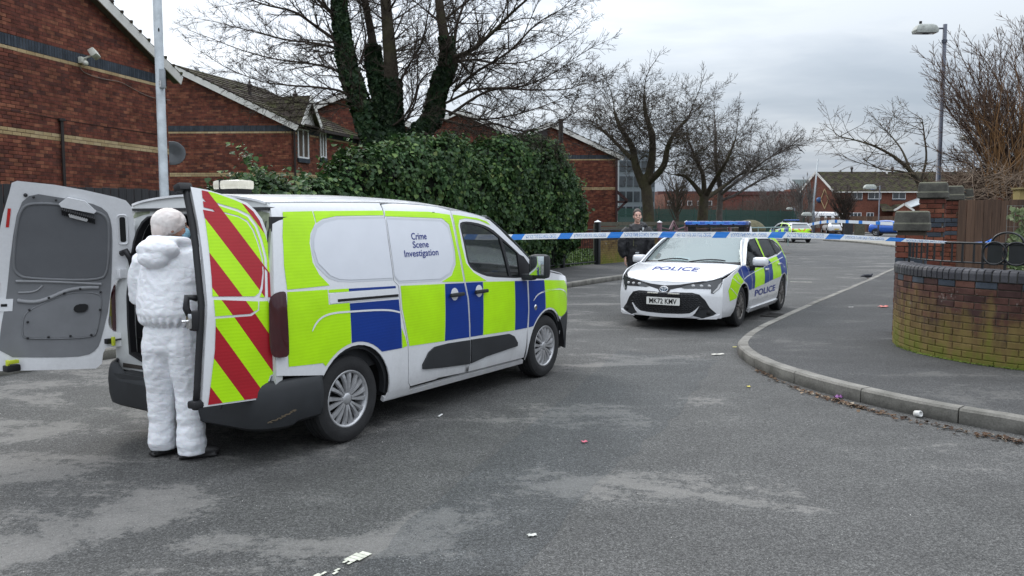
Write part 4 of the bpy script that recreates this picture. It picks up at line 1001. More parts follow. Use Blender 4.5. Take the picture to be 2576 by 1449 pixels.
 RP = [(rear(1.78) - .02, -1), (rear(1.78) - .02, 1)] + [(1.93, 1), (2.0, .5), (2.02, 0), (2.0, -.5), (1.93, -1)]
 ro = patch('roof', RP, roof, V_white, van, step=.1, thick=.015, flip=False)
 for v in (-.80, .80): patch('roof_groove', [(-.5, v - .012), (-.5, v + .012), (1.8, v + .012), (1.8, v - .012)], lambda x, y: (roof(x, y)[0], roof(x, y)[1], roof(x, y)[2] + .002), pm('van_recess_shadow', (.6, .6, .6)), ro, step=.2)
 def scr(u, v):
  xb = 2.78 + .22 * (1 - u * u); xt = 1.94 + .10 * (1 - u * u); x = xb + (xt - xb) * v; zb = 1.13; zt = 1.69
  z = zb + (zt - zb) * v + .03 * math.sin(math.pi * v); w = vW(min(x, 2.75), z) + .005; return (x, u * w, z)
 patch('windscreen', [(-1, 0), (1, 0), (1, 1), (-1, 1)], scr, V_glassw, van, step=.2, thick=0)
 for u in (-.96, .96): patch('windscreen_edge', [(u - .04, 0), (u + .04, 0), (u + .04, 1), (u - .04, 1)], lambda a_, b_: (scr(a_, b_)[0] + .008, scr(a_, b_)[1], scr(a_, b_)[2] + .004), V_white, van, step=.2)
 def bon(x, v):
  z = lin([(2.7, 1.16), (3.0, 1.13), (3.4, 1.07), (3.7, .98), (3.80, .90)], x); w = vW(min(x, 3.74), .98) ; return (x, v * w * (1 if x < 3.7 else 1 - (x - 3.7) * .8), z + .05 * (1 - v * v))
 patch('bonnet', [(2.72, -1), (2.72, 1), (3.2, 1), (3.74, .98), (3.80, .6), (3.81, 0), (3.80, -.6), (3.74, -.98), (3.2, -1)], bon, V_white, van, step=.12, thick=.012, flip=False)
 def nose(y, z): return (3.885 - .30 * (abs(y) / .80) ** 3 - .12 * max(0, z - .8) - .08 * max(0, .4 - z), y, z)
 patch('nose', [(-.70, .62), (.70, .62), (.68, .97), (-.68, .97)], nose, V_white, van, step=.1, flip=False, thick=.01)
 fb = patch('front_bumper', [(-.80, .22), (.80, .22), (.80, .62), (-.80, .62)], nose, V_plastic, van, step=.1, thick=.02, flip=False)
 for s in (-1, 1):
  patch('front_bumper_side', [(3.385, .24), (3.37, .42), (3.30, .55), (3.40, .60), (3.71, .63), (3.68, .4), (3.60, .24)], S(s, .012), V_plastic, van, flip=(s > 0), step=.08, thick=.03)
  patch('headlamp', rrect(*((.42, .70, .69, .93) if s > 0 else (-.69, .70, -.42, .93)), .05), lambda y, z: (nose(y, z)[0] + .006, y, z), V_lensw, van, step=.1)
 patch('grille', rrect(-.40, .66, .40, .84, .04), lambda y, z: (nose(y, z)[0] + .005, y, z), V_grille, van, step=.1)
 # ---- rear bumper wrapping the corner
 rbm = MB(); K = 40; prof = [(.24, -.05), (.27, .0), (.34, .015), (.45, .02), (.52, .012), (.56, .0), (.585, -.02)]
 path = []
 for i in range(9): path.append((-.32 - i * .033, -.918))
 for i in range(1, 9):
  t = i / 8 * math.pi / 2; path.append((-.585 - .26 * math.sin(t), -.918 + .20 * (1 - math.cos(t))))
 mid = [(-.845 - .02 * math.sin(i / 12 * math.pi), -.718 + 1.436 * i / 12) for i in range(1, 12)]
 path = path + mid + [(x, -y) for x, y in path[::-1]]
 base = 0
 for i, (x, y) in enumerate(path):
  a_ = path[max(i - 1, 0)]; b_ = path[min(i + 1, len(path) - 1)]; d = Vector((b_[0] - a_[0], b_[1] - a_[1], 0)).normalized(); n = Vector((-d.y, d.x, 0)) * -1
  if n.dot(Vector((x + .2, y, 0))) < 0: n = -n
  inward = min(1, abs(y) / .75); low = .24 if abs(y) > .45 else .30
  for zz, o_ in prof:
   z_ = zz
   if zz > .5 and abs(y) < .70: z_ = zz - .075      # lower step under the doors
   if zz < .3 and i < 8 : z_ = zz + .02
   if zz < .3 and i > len(path) - 8: z_ = zz + .02
   rbm.V.append(Vector((x, y, z_)) + n * o_)
 kq = len(prof)
 for i in range(len(path) - 1):
  for j in range(kq - 1): p_ = i * kq + j; rbm.F.append((p_, p_ + 1, p_ + kq + 1, p_ + kq))
 bo = rbm.out('rear_bumper', V_plastic, van, True); auto(bo, 40)
 bo.modifiers.new('thick', 'SOLIDIFY').thickness = .02
 MB().box((-.72, 0, .49), (.28, 1.40, .03)).out('bumper_step', V_plastic, van)
 # scuffs and sensors
 for x, y, z in ((-.872, -.25, .40), (-.872, -.52, .405), (-.872, .25, .40)):
  MB().lathe([(0, .004), (.017, .003), (.02, 0)], 14, Matrix.Rotation(R_(-90), 3, 'Y')).out('parking_sensor', V_plastic, bo, loc=(x - .0, y, z))
 mb = MB(); rnd = random.Random(5)
 for i in range(34):
  u = i / 34; x = -.78 + .20 * u; z = .315 + .06 * u + rnd.uniform(-.006, .006); q = rnd.uniform(.002, .007)
  yy = -.935 + .05 * (1 - u) ** 2; mb.box((x, yy - .0, z), (.016, .004, q))
 mb.out('scrape', pm('scraped_plastic', (.13, .10, .065), .8), bo)
 # upper rear corners above the bumper: white frame round the open doorway
 fw = lambda y, z: (-.715 + .102 * max(0, (z - 1.05) / .75) ** 1.3, y, z)
 outl = [(-vW(-.7, z) + .004, z) for z in (.50, .7, .9, 1.1, 1.3, 1.5, 1.6, 1.68, 1.73, 1.765)] + [(-.60, 1.80), (-.3, 1.825), (0, 1.835), (.3, 1.825), (.60, 1.80)] + [(vW(-.7, z) - .004, z) for z in (1.765, 1.73, 1.68, 1.6, 1.5, 1.3, 1.1, .9, .7, .50)]
 hole = chaikin([(-.70, .50 + .02), (-.72, .95), (-.69, 1.45), (-.63, 1.62), (-.50, 1.70), (.50, 1.70), (.63, 1.62), (.69, 1.45), (.72, .95), (.70, .52)], 1)
 dirty = paintmat('grimy_door_frame', (.66, .68, .68), .5, .3, .45, 0, 1.6)
 patch('door_frame', outl, fw, dirty, van, holes=[hole], step=.1, thick=.06, flip=True)
 c0 = sum(p[1] for p in hole) / len(hole)
 sl = [(p[0] * .965, c0 + (p[1] - c0) * .975) for p in hole]
 patch('doorway_seal', hole, lambda y, z: (fw(y, z)[0] - .012, y, z), V_seal, van, holes=[sl[::-1]], step=.2, thick=.05, flip=True)
 # grime and torn sealant on the upper right corner
 gr = pm('black_grime', (.05, .05, .04), .95, var=.6, scale=20); gl = pm('green_grime', (.28, .31, .22), .9, var=.5, scale=14)
 rnd = random.Random(8)
 for i in range(16):
  y = -.80 + rnd.uniform(0, .10); z0 = 1.66 - rnd.uniform(0, .12); h_ = rnd.uniform(.05, .22); w_ = rnd.uniform(.004, .014)
  patch('grime_streak', [(y, z0), (y + w_, z0), (y + w_ * .6, z0 - h_), (y + w_ * .3, z0 - h_)], lambda a_, b_: (fw(a_, b_)[0] - .003, a_, b_), gr, van, step=0, flip=True)
 patch('grime_stain', [(-.78, 1.70), (-.55, 1.735), (-.54, 1.70), (-.66, 1.69), (-.72, 1.64), (-.75, 1.50), (-.79, 1.36), (-.815, 1.40), (-.81, 1.58)], lambda a_, b_: (fw(a_, b_)[0] - .0025, a_, b_), gl, van, step=.05, flip=True)
 patch('grime_stain', [(.52, 1.72), (.70, 1.71), (.73, 1.66), (.60, 1.69), (.52, 1.70)], lambda a_, b_: (fw(a_, b_)[0] - .0025, a_, b_), gl, van, step=.05, flip=True)
 # tail lamps
 for s in (-1, 1):
  def tl(u, z):    # u runs from the flank (0) round to the rear face (1)
   if u < .45: t = u / .45; return (-.635 - .050 * t, s * (vW(-.64, z) + .006 - .004 * t), z)
   t = (u - .45) / .55; a_ = t * 1.4; return (-.685 - .030 * math.sin(a_), s * (vW(-.66, z) + .002 - .030 * (1 - math.cos(a_)) - .005 * t), z)
  P = chaikin([(0.02, .745), (.0, .80), (0.0, 1.15), (.03, 1.178), (.55, 1.178), (.95, 1.14), (1.0, 1.0), (1.05, .88), (1.0, .78), (.8, .745)], 1)
  lamp = patch('tail_lamp', P, tl, V_lens, van, step=.12, thick=.03, flip=(s > 0))
  for z0, z1, mt in ((1.055, 1.085, V_lensw), (.905, .935, V_lensw), (.80, .86, V_lensr)):
   patch('lamp_bulb', [(.30, z0), (.85, z0), (.85, z1), (.30, z1)], (lambda s_: lambda u, z: (tl(u, z)[0] - .004, tl(u, z)[1] + s_ * .005, z))(s), mt, lamp, step=.1, flip=(s > 0))
 # lightbar on the roof rear
 lb = MB(); lb.bbox((-.28, 0, 1.872), (.14, .26, .05), .02); lo = lb.out('beacon_base', V_dark, van, ang=40)
 MB().bbox((-.28, .0, 1.915), (.16, .285, .07), .022).out('beacon', pm('clear_amber_white_beacon', (.66, .62, .50), .25, coat=.8, var=.25, scale=7), van, ang=40)
 MB().box((-.28, .06, 1.918), (.164, .010, .074)).out('beacon_band', V_seal, van)
 # antenna
 # ---- load bay
 M_in = pm('van_interior', (.030, .031, .034), .85, var=.3); M_fl = pm('ply_floor', (.05, .042, .035), .85)
 boxo('load_floor', (.20, 0, .535), (1.84, 1.60, .03), M_fl, van)
 boxo('bay_lining', (.30, .80, 1.1), (1.9, .02, 1.15), M_in, van); boxo('bay_lining', (.30, -.80, 1.1), (1.9, .02, 1.15), M_in, van)
 boxo('bay_roof', (.30, 0, 1.73), (1.9, 1.55, .02), M_in, van); boxo('bulkhead', (1.15, 0, 1.12), (.03, 1.6, 1.2), M_in, van)
 mb = MB();
 for i in range(9): mb.box((-.05 + .0, -.74 + i * .055, 1.28), (.008, .008, .5))
 for i in range(9): mb.box((-.05, -.52, 1.05 + i * .058), (.008, .48, .008))
 mb.out('dog_guard', pm('guard_wire', (.08, .08, .085), .4, .7), van)
 sh = boxo('shelf', (.35, -.52, .98), (.9, .5, .03), pm('aluminium', (.35, .36, .37), .4, .8), van)
 for y, z, c_ in ((.45, .72, (.05, .06, .09)), (.1, .68, (.09, .09, .09)), (-.4, .70, (.03, .05, .10))): boxo('storage_crate', (.35, y, z), (.55, .30, .32), pm('crate_%g' % y, c_, .6), van, b=.02)
 # ---- underside and cab
 boxo('underbody', (1.3, 0, .34), (3.6, 1.5, .12), V_dark, van)
 MB().tube([(-.2, -.75, .22), (.2, -.75, .22)], .03, 6).out('underbody_pipe', V_dark, van)
 seatm = pm('dark_seat_fabric', (.03, .028, .03), .9); dm = pm('dashboard', (.035, .036, .038), .7)
 for y in (-.42, .42):
  boxo('seat', (1.72, y, .78), (.5, .5, .16), seatm, van, b=.05); boxo('seat_back', (1.50, y, 1.12), (.16, .48, .62), seatm, van, b=.05); boxo('headrest', (1.47, y, 1.52), (.12, .26, .18), seatm, van, b=.04)
 boxo('dashboard', (2.55, 0, .98), (.5, 1.5, .26), dm, van, b=.06)
 wm = Matrix.Rotation(R_(62), 3, 'Y'); mb = MB(); mb.tube([Vector((2.12, -.42, 1.10)) + wm @ Vector((.19 * math.cos(t * math.pi / 12), .19 * math.sin(t * math.pi / 12), 0)) for t in range(25)], .017, 8); mb.out('steering_wheel', V_seal, van, True)
 boxo('paper', (2.40, -.10, 1.13), (.22, .30, .004), pm('white_paper', (.7, .72, .7), .8), van, M=Matrix.Rotation(R_(14), 3, 'X'))
 boxo('monitor', (2.28, 0, 1.14), (.02, .20, .12), pm('grey_screen', (.35, .42, .40), .3), van)
 # ---- rear doors
 def offz(z): return .17 * max(0, (z - 1.05) / .75) ** 1.3
 def door(th, sgn, label, outline, name):
  t = R_(th); d = Vector((-math.sin(t), sgn * math.cos(t), 0)); nin = Vector((math.cos(t), sgn * math.sin(t), 0)); P = Vector((-.70, -sgn * .87, 0))
  def F(o_): return lambda s_, z: tuple(P + d * s_ + nin * (offz(z) + o_ + .02 * (s_ - .3) ** 2) + Vector((0, 0, z)))
  root = empty(name, (0, 0, 0), parent=van); tag(root, label)
  return root, F
 # right door, outside towards the camera
 rd, F = door(70, 1, 'smaller right rear door with red and lime chevrons', None, 'rear_door')
 OUT = [(.451, 1.865), (.347, 1.848), (.18, 1.80), (.099, 1.768), (.049, 1.72), (.010, 1.659), (-.017, 1.554), (-.035, 1.444), (-.046, 1.322), (-.05, 1.19), (-.010, 1.165), (.012, 1.10), (.018, .87), (.016, .80), (-.015, .758), (-.042, .746), (-.038, .639), (-.02, .627), (.028, .615), (.049, .559), (.061, .496), (.080, .472), (.485, .472), (.472, .60), (.458, .77), (.440, .98), (.427, 1.12), (.427, 1.47), (.432, 1.64), (.445, 1.80)]
 fl = False
 patch('door_skin', OUT, F(0), V_white, rd, step=.06, thick=.0, flip=fl)
 patch('door_inner', OUT, F(.045), V_grey, rd, step=.1)
 # rim round the door joining both skins
 mb = MB(); k = len(OUT)
 for (o1, o2) in ((0, .045),):
  a_ = [Vector(F(o1)(*p)) for p in OUT]; b_ = [Vector(F(o2)(*p)) for p in OUT]
  mb.add(a_ + b_, [(i, (i + 1) % k, k + (i + 1) % k, k + i) for i in range(k)])
 mb.out('door_rim', V_white, rd)
 edge = [(.456, 1.885), (.452, 1.80), (.440, 1.64), (.436, 1.47), (.436, 1.12), (.449, .98), (.467, .77), (.481, .60), (.495, .455)]
 mb = MB(); mb.tube([Vector(F(.035)(s_ + .018, z)) for s_, z in edge], .021, 8); mb.out('door_seal', V_seal, rd, True)
 mb = MB(); mb.bbox(F(.03)(.49, 1.86), (.10, .07, .05), .015, Matrix.Rotation(R_(-20), 3, 'X')); mb.out('door_latch_top', V_seal, rd, ang=40)
 mb = MB(); mb.bbox(F(.03)(.505, .49), (.09, .08, .05), .015); mb.out('door_latch_bottom', V_seal, rd, ang=40)
 mb = MB(); mb.bbox(F(.05)(.49, 1.02), (.07, .06, .13), .02); lm = mb.out('lock_catch', V_seal, rd, ang=40)
 mb = MB(); mb.bbox(F(.05)(.525, 1.02), (.03, .045, .10), .012); mb.tube([F(.05)(.53, 1.02), F(.05)(.575, 1.02)], .009, 6); mb.out('lock_plate', V_chrome, rd, ang=40)
 mb = MB(); mb.tube([F(.06)(.47, 1.16), F(.06)(.53, 1.17), F(.06)(.54, 1.10), F(.06)(.52, 1.05)], .022, 8); mb.out('inner_handle', V_seal, rd, True)
 mb = MB(); mb.tube([F(.03)(-.05, 1.42), F(.03)(-.085, 1.42)], .02, 10); mb.out('hinge', V_chrome, rd, True)
 for z in (1.18, .66): mb = MB(); mb.bbox(F(.03)(-.055, z), (.05, .06, .09), .01); mb.out('hinge', V_white, rd, ang=40)
 # chevron film: diagonal bands clipped to the film's outline on each field of the door
 film = [[(.385, 1.845), (.30, 1.828), (.18, 1.785), (.11, 1.753), (.065, 1.71), (.03, 1.65), (.003, 1.55), (-.016, 1.444), (-.028, 1.322), (-.034, 1.20), (-.02, 1.185), (.005, 1.16), (.012, 1.145), (.030, 1.145), (.026, 1.22), (.012, 1.40), (.028, 1.52), (.052, 1.62), (.095, 1.69), (.17, 1.727), (.27, 1.757), (.386, 1.795)],
   [(.386, 1.775), (.27, 1.740), (.17, 1.708), (.11, 1.675), (.068, 1.61), (.045, 1.52), (.030, 1.40), (.042, 1.25), (.052, 1.145), (.088, 1.148), (.062, 1.20), (.044, 1.30), (.038, 1.40), (.056, 1.507), (.078, 1.59), (.112, 1.650), (.17, 1.682), (.27, 1.708), (.386, 1.735)],
   [(.393, 1.720), (.271, 1.698), (.17, 1.672), (.120, 1.640), (.088, 1.585), (.066, 1.505), (.048, 1.397), (.052, 1.307), (.070, 1.229), (.090, 1.176), (.120, 1.156), (.392, 1.171), (.386, 1.292), (.384, 1.477), (.386, 1.655)],
   [(.386, 1.150), (.10, 1.122), (.105, 1.07), (.16, 1.045), (.384, 1.045)],
   [(.092, 1.122), (.026, 1.120), (.028, .90), (.026, .80), (-.005, .748), (-.032, .736), (-.028, .648), (.035, .622), (.060, .559), (.071, .50), (.088, .483), (.446, .483), (.435, .547), (.416, .674), (.393, .825), (.382, .99), (.383, 1.030), (.15, 1.030), (.096, 1.065)]]
 slope = (1.678 - 1.182) / (.394 - .076)          # bands climb towards the free edge
 def clip(poly, b, keep_above):     # z - slope*(s-.39) >= b
  Q = []
  g_ = lambda p: (p[1] - slope * (p[0] - .39) - b) * (1 if keep_above else -1)
  for i, p in enumerate(poly):
   q = poly[(i + 1) % len(poly)]; a_, c_ = g_(p), g_(q)
   if a_ >= 0: Q.append(p)
   if a_ * c_ < 0: t = a_ / (a_ - c_); Q.append((p[0] + (q[0] - p[0]) * t, p[1] + (q[1] - p[1]) * t))
  return Q
 # tops: 1.672 lime below (down to 1.457), red above 1.672 up to 1.905, lime 1.905-2.16, red 2.16-2.42
 seq = [(2.90, 2.16, 'r'), (2.16, 1.905, 'l'), (1.905, 1.672, 'r'), (1.672, 1.457, 'l'), (1.457, 1.228, 'r'), (1.228, .995, 'l'), (.995, .762, 'r'), (.762, .540, 'l'), (.540, .2, 'r')]
 for fi, poly in enumerate(film):
  for hi, lo, cc in seq:
   Q = clip(clip(poly, lo, True), hi, False)
   if len(Q) > 2:
    ar = abs(sum(Q[i][0] * Q[(i + 1) % len(Q)][1] - Q[(i + 1) % len(Q)][0] * Q[i][1] for i in range(len(Q)))) / 2
    if ar > 2e-4:
     try: split_loose(patch('red_chevron' if cc == 'r' else 'lime_chevron', Q, F(-.0035), V_red if cc == 'r' else V_lime, rd, step=.06))
     except Exception: pass
 # left door, lined inside towards the camera
 ld, F = door(125, -1, 'larger left rear door swung open showing its grey lining', None, 'rear_door')
 OUT = [(.820, .545), (.800, .843), (.785, 1.15), (.764, 1.35), (.741, 1.547), (.700, 1.70), (.649, 1.847), (.628, 1.915), (.594, 1.930), (.36, 1.906), (.181, 1.873), (-.02, 1.825), (-.095, 1.799), (-.131, 1.752), (-.145, 1.647), (-.148, 1.475), (-.137, 1.345), (-.13, 1.20), (-.125, .76), (-.11, .69), (-.02, .679), (.09, .672), (.111, .631), (.124, .550), (.164, .517), (.531, .531)]
 NOT = chaikin([(.070, .86), (.055, .95), (.045, 1.075), (.012, 1.173), (-.039, 1.21), (-.100, 1.214), (-.105, .79), (-.012, .780), (.046, .80)], 1)
 patch('door_inner', OUT, F(.05), V_white, ld, holes=[NOT], step=.06, flip=True)
 patch('door_skin', OUT, F(0), V_white, ld, holes=[NOT], step=.08)
 mb = MB()
 for P in (OUT, NOT):
  k = len(P); a_ = [Vector(F(0)(*p)) for p in P]; b_ = [Vector(F(.05)(*p)) for p in P]; mb.add(a_ + b_, [(i, (i + 1) % k, k + (i + 1) % k, k + i) for i in range(k)])
 mb.out('door_rim', V_white, ld)
 PAN = chaikin([(.800, .650), (.775, .86), (.735, 1.049), (.669, 1.464), (.60, 1.76), (.505, 1.845), (.366, 1.82), (.15, 1.782), (.041, 1.731), (.008, 1.636), (.010, 1.455), (.047, 1.021), (.116, .752), (.148, .666), (.227, .617), (.435, .62)], 1)
 pn = patch('door_lining', PAN, F(.053), V_grey, ld, step=.06, flip=True, thick=0)
 def ridge(nm, P, r, o_, m, closed=True, par=ld):
  P = chaikin(P, 2, closed); pts = [Vector(F(o_)(*p)) for p in P]
  if closed: pts = pts + [pts[0], pts[1]]
  return MB().tube(pts, r, 6, False).out(nm, m, par, True)
 IT = [(.671, 1.319), (.62, 1.637), (.575, 1.748), (.512, 1.774), (.352, 1.77), (.098, 1.72), (.031, 1.668), (.028, 1.541), (.051, 1.262), (.107, 1.192), (.589, 1.223), (.649, 1.256)]
 lgm = pm('grey_lining_light', (.27, .275, .285), .6)
 ridge('lining_ridge', IT, .011, .053, V_grey)
 patch('lining_field', chaikin([(p[0] * .97 + .01, 1.49 + (p[1] - 1.49) * .95) for p in IT], 2), F(.056), pm('grey_door_cloth', (.135, .14, .15), .9, var=.08, bump=.4, bscale=300), ld, step=.08, flip=True)
 IB = [(.642, .814), (.627, .939), (.584, .99), (.416, 1.068), (.301, 1.112), (.131, 1.10), (.099, 1.056), (.143, .808), (.174, .755), (.621, .77)]
 ridge('lining_ridge', IB, .006, .055, V_grey)
 patch('lower_cover', chaikin([(p[0] * .98 + .006, .93 + (p[1] - .93) * .96) for p in IB], 2), F(.060), V_grey, ld, step=.1, flip=True, thick=.008)
 ridge('lining_ridge', [(.66, 1.205), (.50, 1.20), (.30, 1.185), (.10, 1.165)], .012, .053, lgm, False)
 ridge('lining_ridge', [(.66, 1.06), (.55, 1.04), (.45, 1.07), (.33, 1.13), (.20, 1.145), (.12, 1.14)], .016, .052, lgm, False)
 ridge('lining_ridge', [(.65, 1.12), (.54, 1.12), (.49, 1.17)], .007, .054, lgm, False)
 for s_, z in ((.585, .99), (.455, 1.075), (.352, 1.105), (.245, 1.135), (.108, 1.105), (.118, .97), (.60, .90), (.605, .78), (.47, .78), (.325, .78), (.185, .78), (.50, 1.815), (.36, 1.795)):
  MB().ell(F(.068)(s_, z), (.009, .009, .009), 10, 6).out('rivet', V_seal, ld, True)
 MB().ell(F(.058)(.55, 1.83), (.014, .014, .014), 10, 6).out('rivet', V_seal, ld, True)
 patch('handle_recess', chaikin([(.30, .990), (.27, 1.02), (.20, 1.02), (.195, .985), (.225, .955), (.285, .955)], 1), F(.0705), V_dark, ld, step=0, flip=True)
 # strap lamp at the top: white bracket and corrugated black hose
 patch('lamp_bracket', [(.345, 1.768), (.285, 1.815), (.175, 1.790), (.105, 1.715), (.12, 1.70), (.33, 1.745)], F(.078), V_white, ld, step=0, flip=True, thick=.02)
 for i in range(16): MB().tube([F(.07)(.325 - i * .0135, 1.745 - i * .0042), F(.095)(.325 - i * .0135, 1.725 - i * .0042), F(.07)(.325 - i * .0135, 1.690 - i * .0042 + .0)], .0065, 5).out('hose_rib', V_seal, ld)
 patch('lamp_lens', [(.29, 1.705), (.16, 1.660), (.17, 1.640), (.28, 1.672)], F(.09), V_lensw, ld, step=0, flip=True, thick=.01)
 # red reflectors, slots, check strap and clips
 for P in ([(.668, 1.735), (.648, 1.735), (.672, 1.60), (.692, 1.60)], [(.772, 1.195), (.760, 1.195), (.775, 1.09), (.787, 1.09)]):
  patch('reflector', P, F(.054), V_lensr, ld, step=0, flip=True)
 patch('slot', rrect(-.085, 1.485, -.045, 1.675, .015), F(.052), V_dark, ld, step=0, flip=True)
 ridge('slot_lip', rrect(-.098, 1.47, -.032, 1.69, .02), .006, .052, V_white)
 patch('latch_plate', [(.785, 1.075), (.685, 1.075), (.695, .985), (.785, .985)], F(.056), V_white, ld, step=0, flip=True, thick=.004)
 patch('latch', [(.765, 1.04), (.725, 1.04), (.725, 1.02), (.765, 1.02)], F(.060), V_dark, ld, step=0, flip=True)
 mb = MB(); mb.tube([F(.06)(-.05, 1.40), F(.10)(-.08, 1.42), F(.11)(-.11, 1.36), F(.08)(-.125, 1.27)], .023, 8); mb.out('grab_handle', V_seal, ld, True)
 mb = MB(); mb.bbox(F(.06)(-.055, 1.245), (.09, .05, .07), .008); mb.out('hinge', V_white, ld, ang=40)
 mb = MB(); mb.tube([F(.06)(.06, .725), F(.05)(-.02, .735), F(.02)(-.16, .73)], .007, 6); mb.bbox(F(.065)(.065, .725), (.06, .04, .04), .008); mb.out('check_strap', V_seal, ld, ang=40)
 yel = pm('yellow_catch', (.55, .62, .04), .5)
 mb = MB(); mb.bbox(F(.085)(.035, .725), (.02, .03, .07), .006); mb.out('yellow_clip', yel, ld, ang=40)
 mb = MB(); mb.bbox(F(.075)(.715, .565), (.10, .07, .05), .012); mb.out('floor_catch', V_seal, ld, ang=40)
 mb = MB(); mb.bbox(F(.105)(.70, .615), (.075, .03, .028), .006); mb.bbox(F(.10)(.735, .60), (.02, .03, .06), .006); mb.out('yellow_clip', yel, ld, ang=40)
 return van
van = build_van()
# ------------------------------------------------------------------ police estate cars
CZ = [(.15, .80), (.25, .86), (.4, .882), (.6, .893), (.72, .893), (.82, .875), (.92, .86), (1.0, .825), (1.2, .735), (1.36, .655), (1.44, .55)]
def cW(x, z): return spl(CZ, z) - .55 * elf((x - .15) / .85) - .40 * elf((-2.75 - x) / 1.1)
def cN(y, z): return .925 - .30 * (abs(y) / .86) ** 2.6 - .315 * max(0, z - .55) - .12 * max(0, .35 - z)
CHT = [(-4, 1.02), (-.35, 1.01), (0, .97), (.3, .91), (.6, .83), (.8, .755), (.90, .715)]
def cH(x, y): return spl(CHT, x) - .05 * (abs(y) / .8) ** 2.5
def build_estate(label, loc, rz, loud=True):
 car = empty('police_car', loc, rz, label, 'police car')
 def S(s, o=0): return lambda x, z: (x, s * (cW(x, z) + o), z)
 A1_, A2_ = -.12, -2.82; AR = .36; G = .004
 af = archcurve(A1_ - .04, .315, AR, 0, 180, 16, 1.03, .98); ar = archcurve(A2_ + .0, .315, AR, 0, 180, 16, 1.03, .98)
 WF = [(-.34, .925), (-.60, 1.09), (-.98, 1.262), (-1.22, 1.325), (-1.565, 1.335), (-1.60, 1.15), (-1.615, .985), (-1.05, .915), (-.56, .905)]
 WR = [(-1.70, .985), (-1.69, 1.15), (-1.70, 1.325), (-2.30, 1.315), (-2.68, 1.285), (-2.95, 1.20), (-3.16, 1.09), (-2.80, 1.05), (-2.40, 1.02), (-1.95, .995)]
 side_top = [(-.83, 1.335), (-1.0, 1.365), (-1.28, 1.385), (-1.9, 1.39), (-2.68, 1.355), (-3.05, 1.28), (-3.35, 1.14), (-3.55, .97)]
 for s in (-1, 1):
  f = S(s); fl = s > 0
  fw = [(.66, .20), (.69, .35), (.69, .50), (.66, .65), (.60, .775), (.5, .80), (.3, .865), (0, .925), (-.2, .955), (-.33, .965), (-.40, .93), (-.56, .885), (-.66, .74), (-.675, .5), (-.68, .24)] + [(-.56, .22)] + af[::-1][1:-1] + [(.30, .20)]
  patch('front_wing', fw, f, V_white2, car, step=.08, thick=.012, flip=fl)
  fd = [(-.345, .965), (-.41, .925), (-.565, .88), (-.665, .74), (-.682, .5), (-.688, .24), (-1.70, .24), (-1.72, .5), (-1.745, .7), (-1.70, .86), (-1.655, 1.0), (-1.655, 1.34), (-1.28, 1.365), (-1.0, 1.345), (-.83, 1.318), (-.55, 1.14)]
  do = patch('front_door', [(x, z) for x, z in fd], f, V_white2, car, holes=[WF[::-1]], step=.08, thick=.012, flip=fl)
  rear_poly = [(-1.663, 1.0), (-1.708, .86), (-1.753, .7), (-1.728, .5), (-1.708, .24), (-2.43, .22)] + ar[1:-1] + [(-3.20, .25), (-3.55, .25), (-3.62, .45), (-3.62, .80), (-3.58, .95), (-3.50, 1.03), (-3.35, 1.15), (-3.05, 1.285), (-2.68, 1.352), (-1.9, 1.385), (-1.663, 1.38)]
  rdo = patch('rear_door', rear_poly, f, V_white2, car, holes=[WR[::-1]], step=.08, thick=.012, flip=fl)
  patch('a_pillar', [(-.20, .952), (-.36, .970), (-.55, 1.145), (-.83, 1.323), (-1.0, 1.35), (-1.28, 1.37), (-1.66, 1.375), (-1.66, 1.40), (-1.28, 1.40), (-1.0, 1.38), (-.76, 1.325), (-.44, 1.145)], S(s, .001), V_white2, car, step=.08, thick=.02, flip=fl)
  patch('body_seam', [(-.4, .9), (-1.65, .97), (-2.6, 1.0), (-2.7, .75), (-2.3, .3), (-.6, .3), (-.55, .7)], S(s, -.015), V_dark, car, step=.15, flip=fl)
  for W_, par in ((WF, do), (WR, rdo)):
   cx = sum(p[0] for p in W_) / len(W_); cz = sum(p[1] for p in W_) / len(W_)
   inn = [(p[0] + (cx - p[0]) * .04, p[1] + (cz - p[1]) * .09) for p in W_]
   patch('window_trim', W_, S(s, -.001), V_seal, par, holes=[inn[::-1]], step=.1, flip=fl, thick=.01); patch('window', inn, S(s, -.007), V_glassc, par, step=.1, flip=fl)
  patch('window_post', [(-.60, 1.08), (-.64, 1.10), (-.70, .91), (-.67, .91)], S(s, .001), V_seal, do, step=0, flip=fl)
  patch('window_post', [(-2.44, 1.32), (-2.52, 1.32), (-2.66, 1.03), (-2.55, 1.02)], S(s, .002), V_seal, rdo, step=0, flip=fl)
  patch('side_skirt', [(-.66, .16), (-.66, .235), (-2.42, .235), (-2.45, .16)], S(s, .03), V_white2, car, step=.2, thick=.05, flip=fl)
  for x0, z0 in ((-1.56, .815), (-2.47, .865)):
   MB().bbox((x0, s * (cW(x0, z0) + .022), z0), (.19, .028, .032), .012).out('door_handle', V_white2, do if x0 > -2 else rdo, ang=40)
  # livery
  def dec(nm, P, m, par=car, off=.0025, sm=0): return patch(nm, chaikin(P, sm) if sm else P, S(s, off), m, par, flip=fl, step=.07)
  ac = lambda cx_, a0, a1, n=6: archcurve(cx_, .315, AR + .022, a0, a1, n, 1.03, .98)
  dec('lime_panel', [(.12, .852), (-.02, .775), (-.12, .712)] + ac(A1_ - .04, 96, 40, 5)[1:] + [(.20, .47), (.44, .44), (.50, .60), (.40, .76), (.30, .82)], V_lime)
  dec('blue_panel', [(.10, .872), (-.02, .915), (-.20, .940), (-.34, .93), (-.47, .90), (-.56, .875), (-.655, .745), (-.668, .545), (-.515, .535)] + ac(A1_ - .04, 148, 100, 6)[1:] + [(-.0, .79)], V_blue)
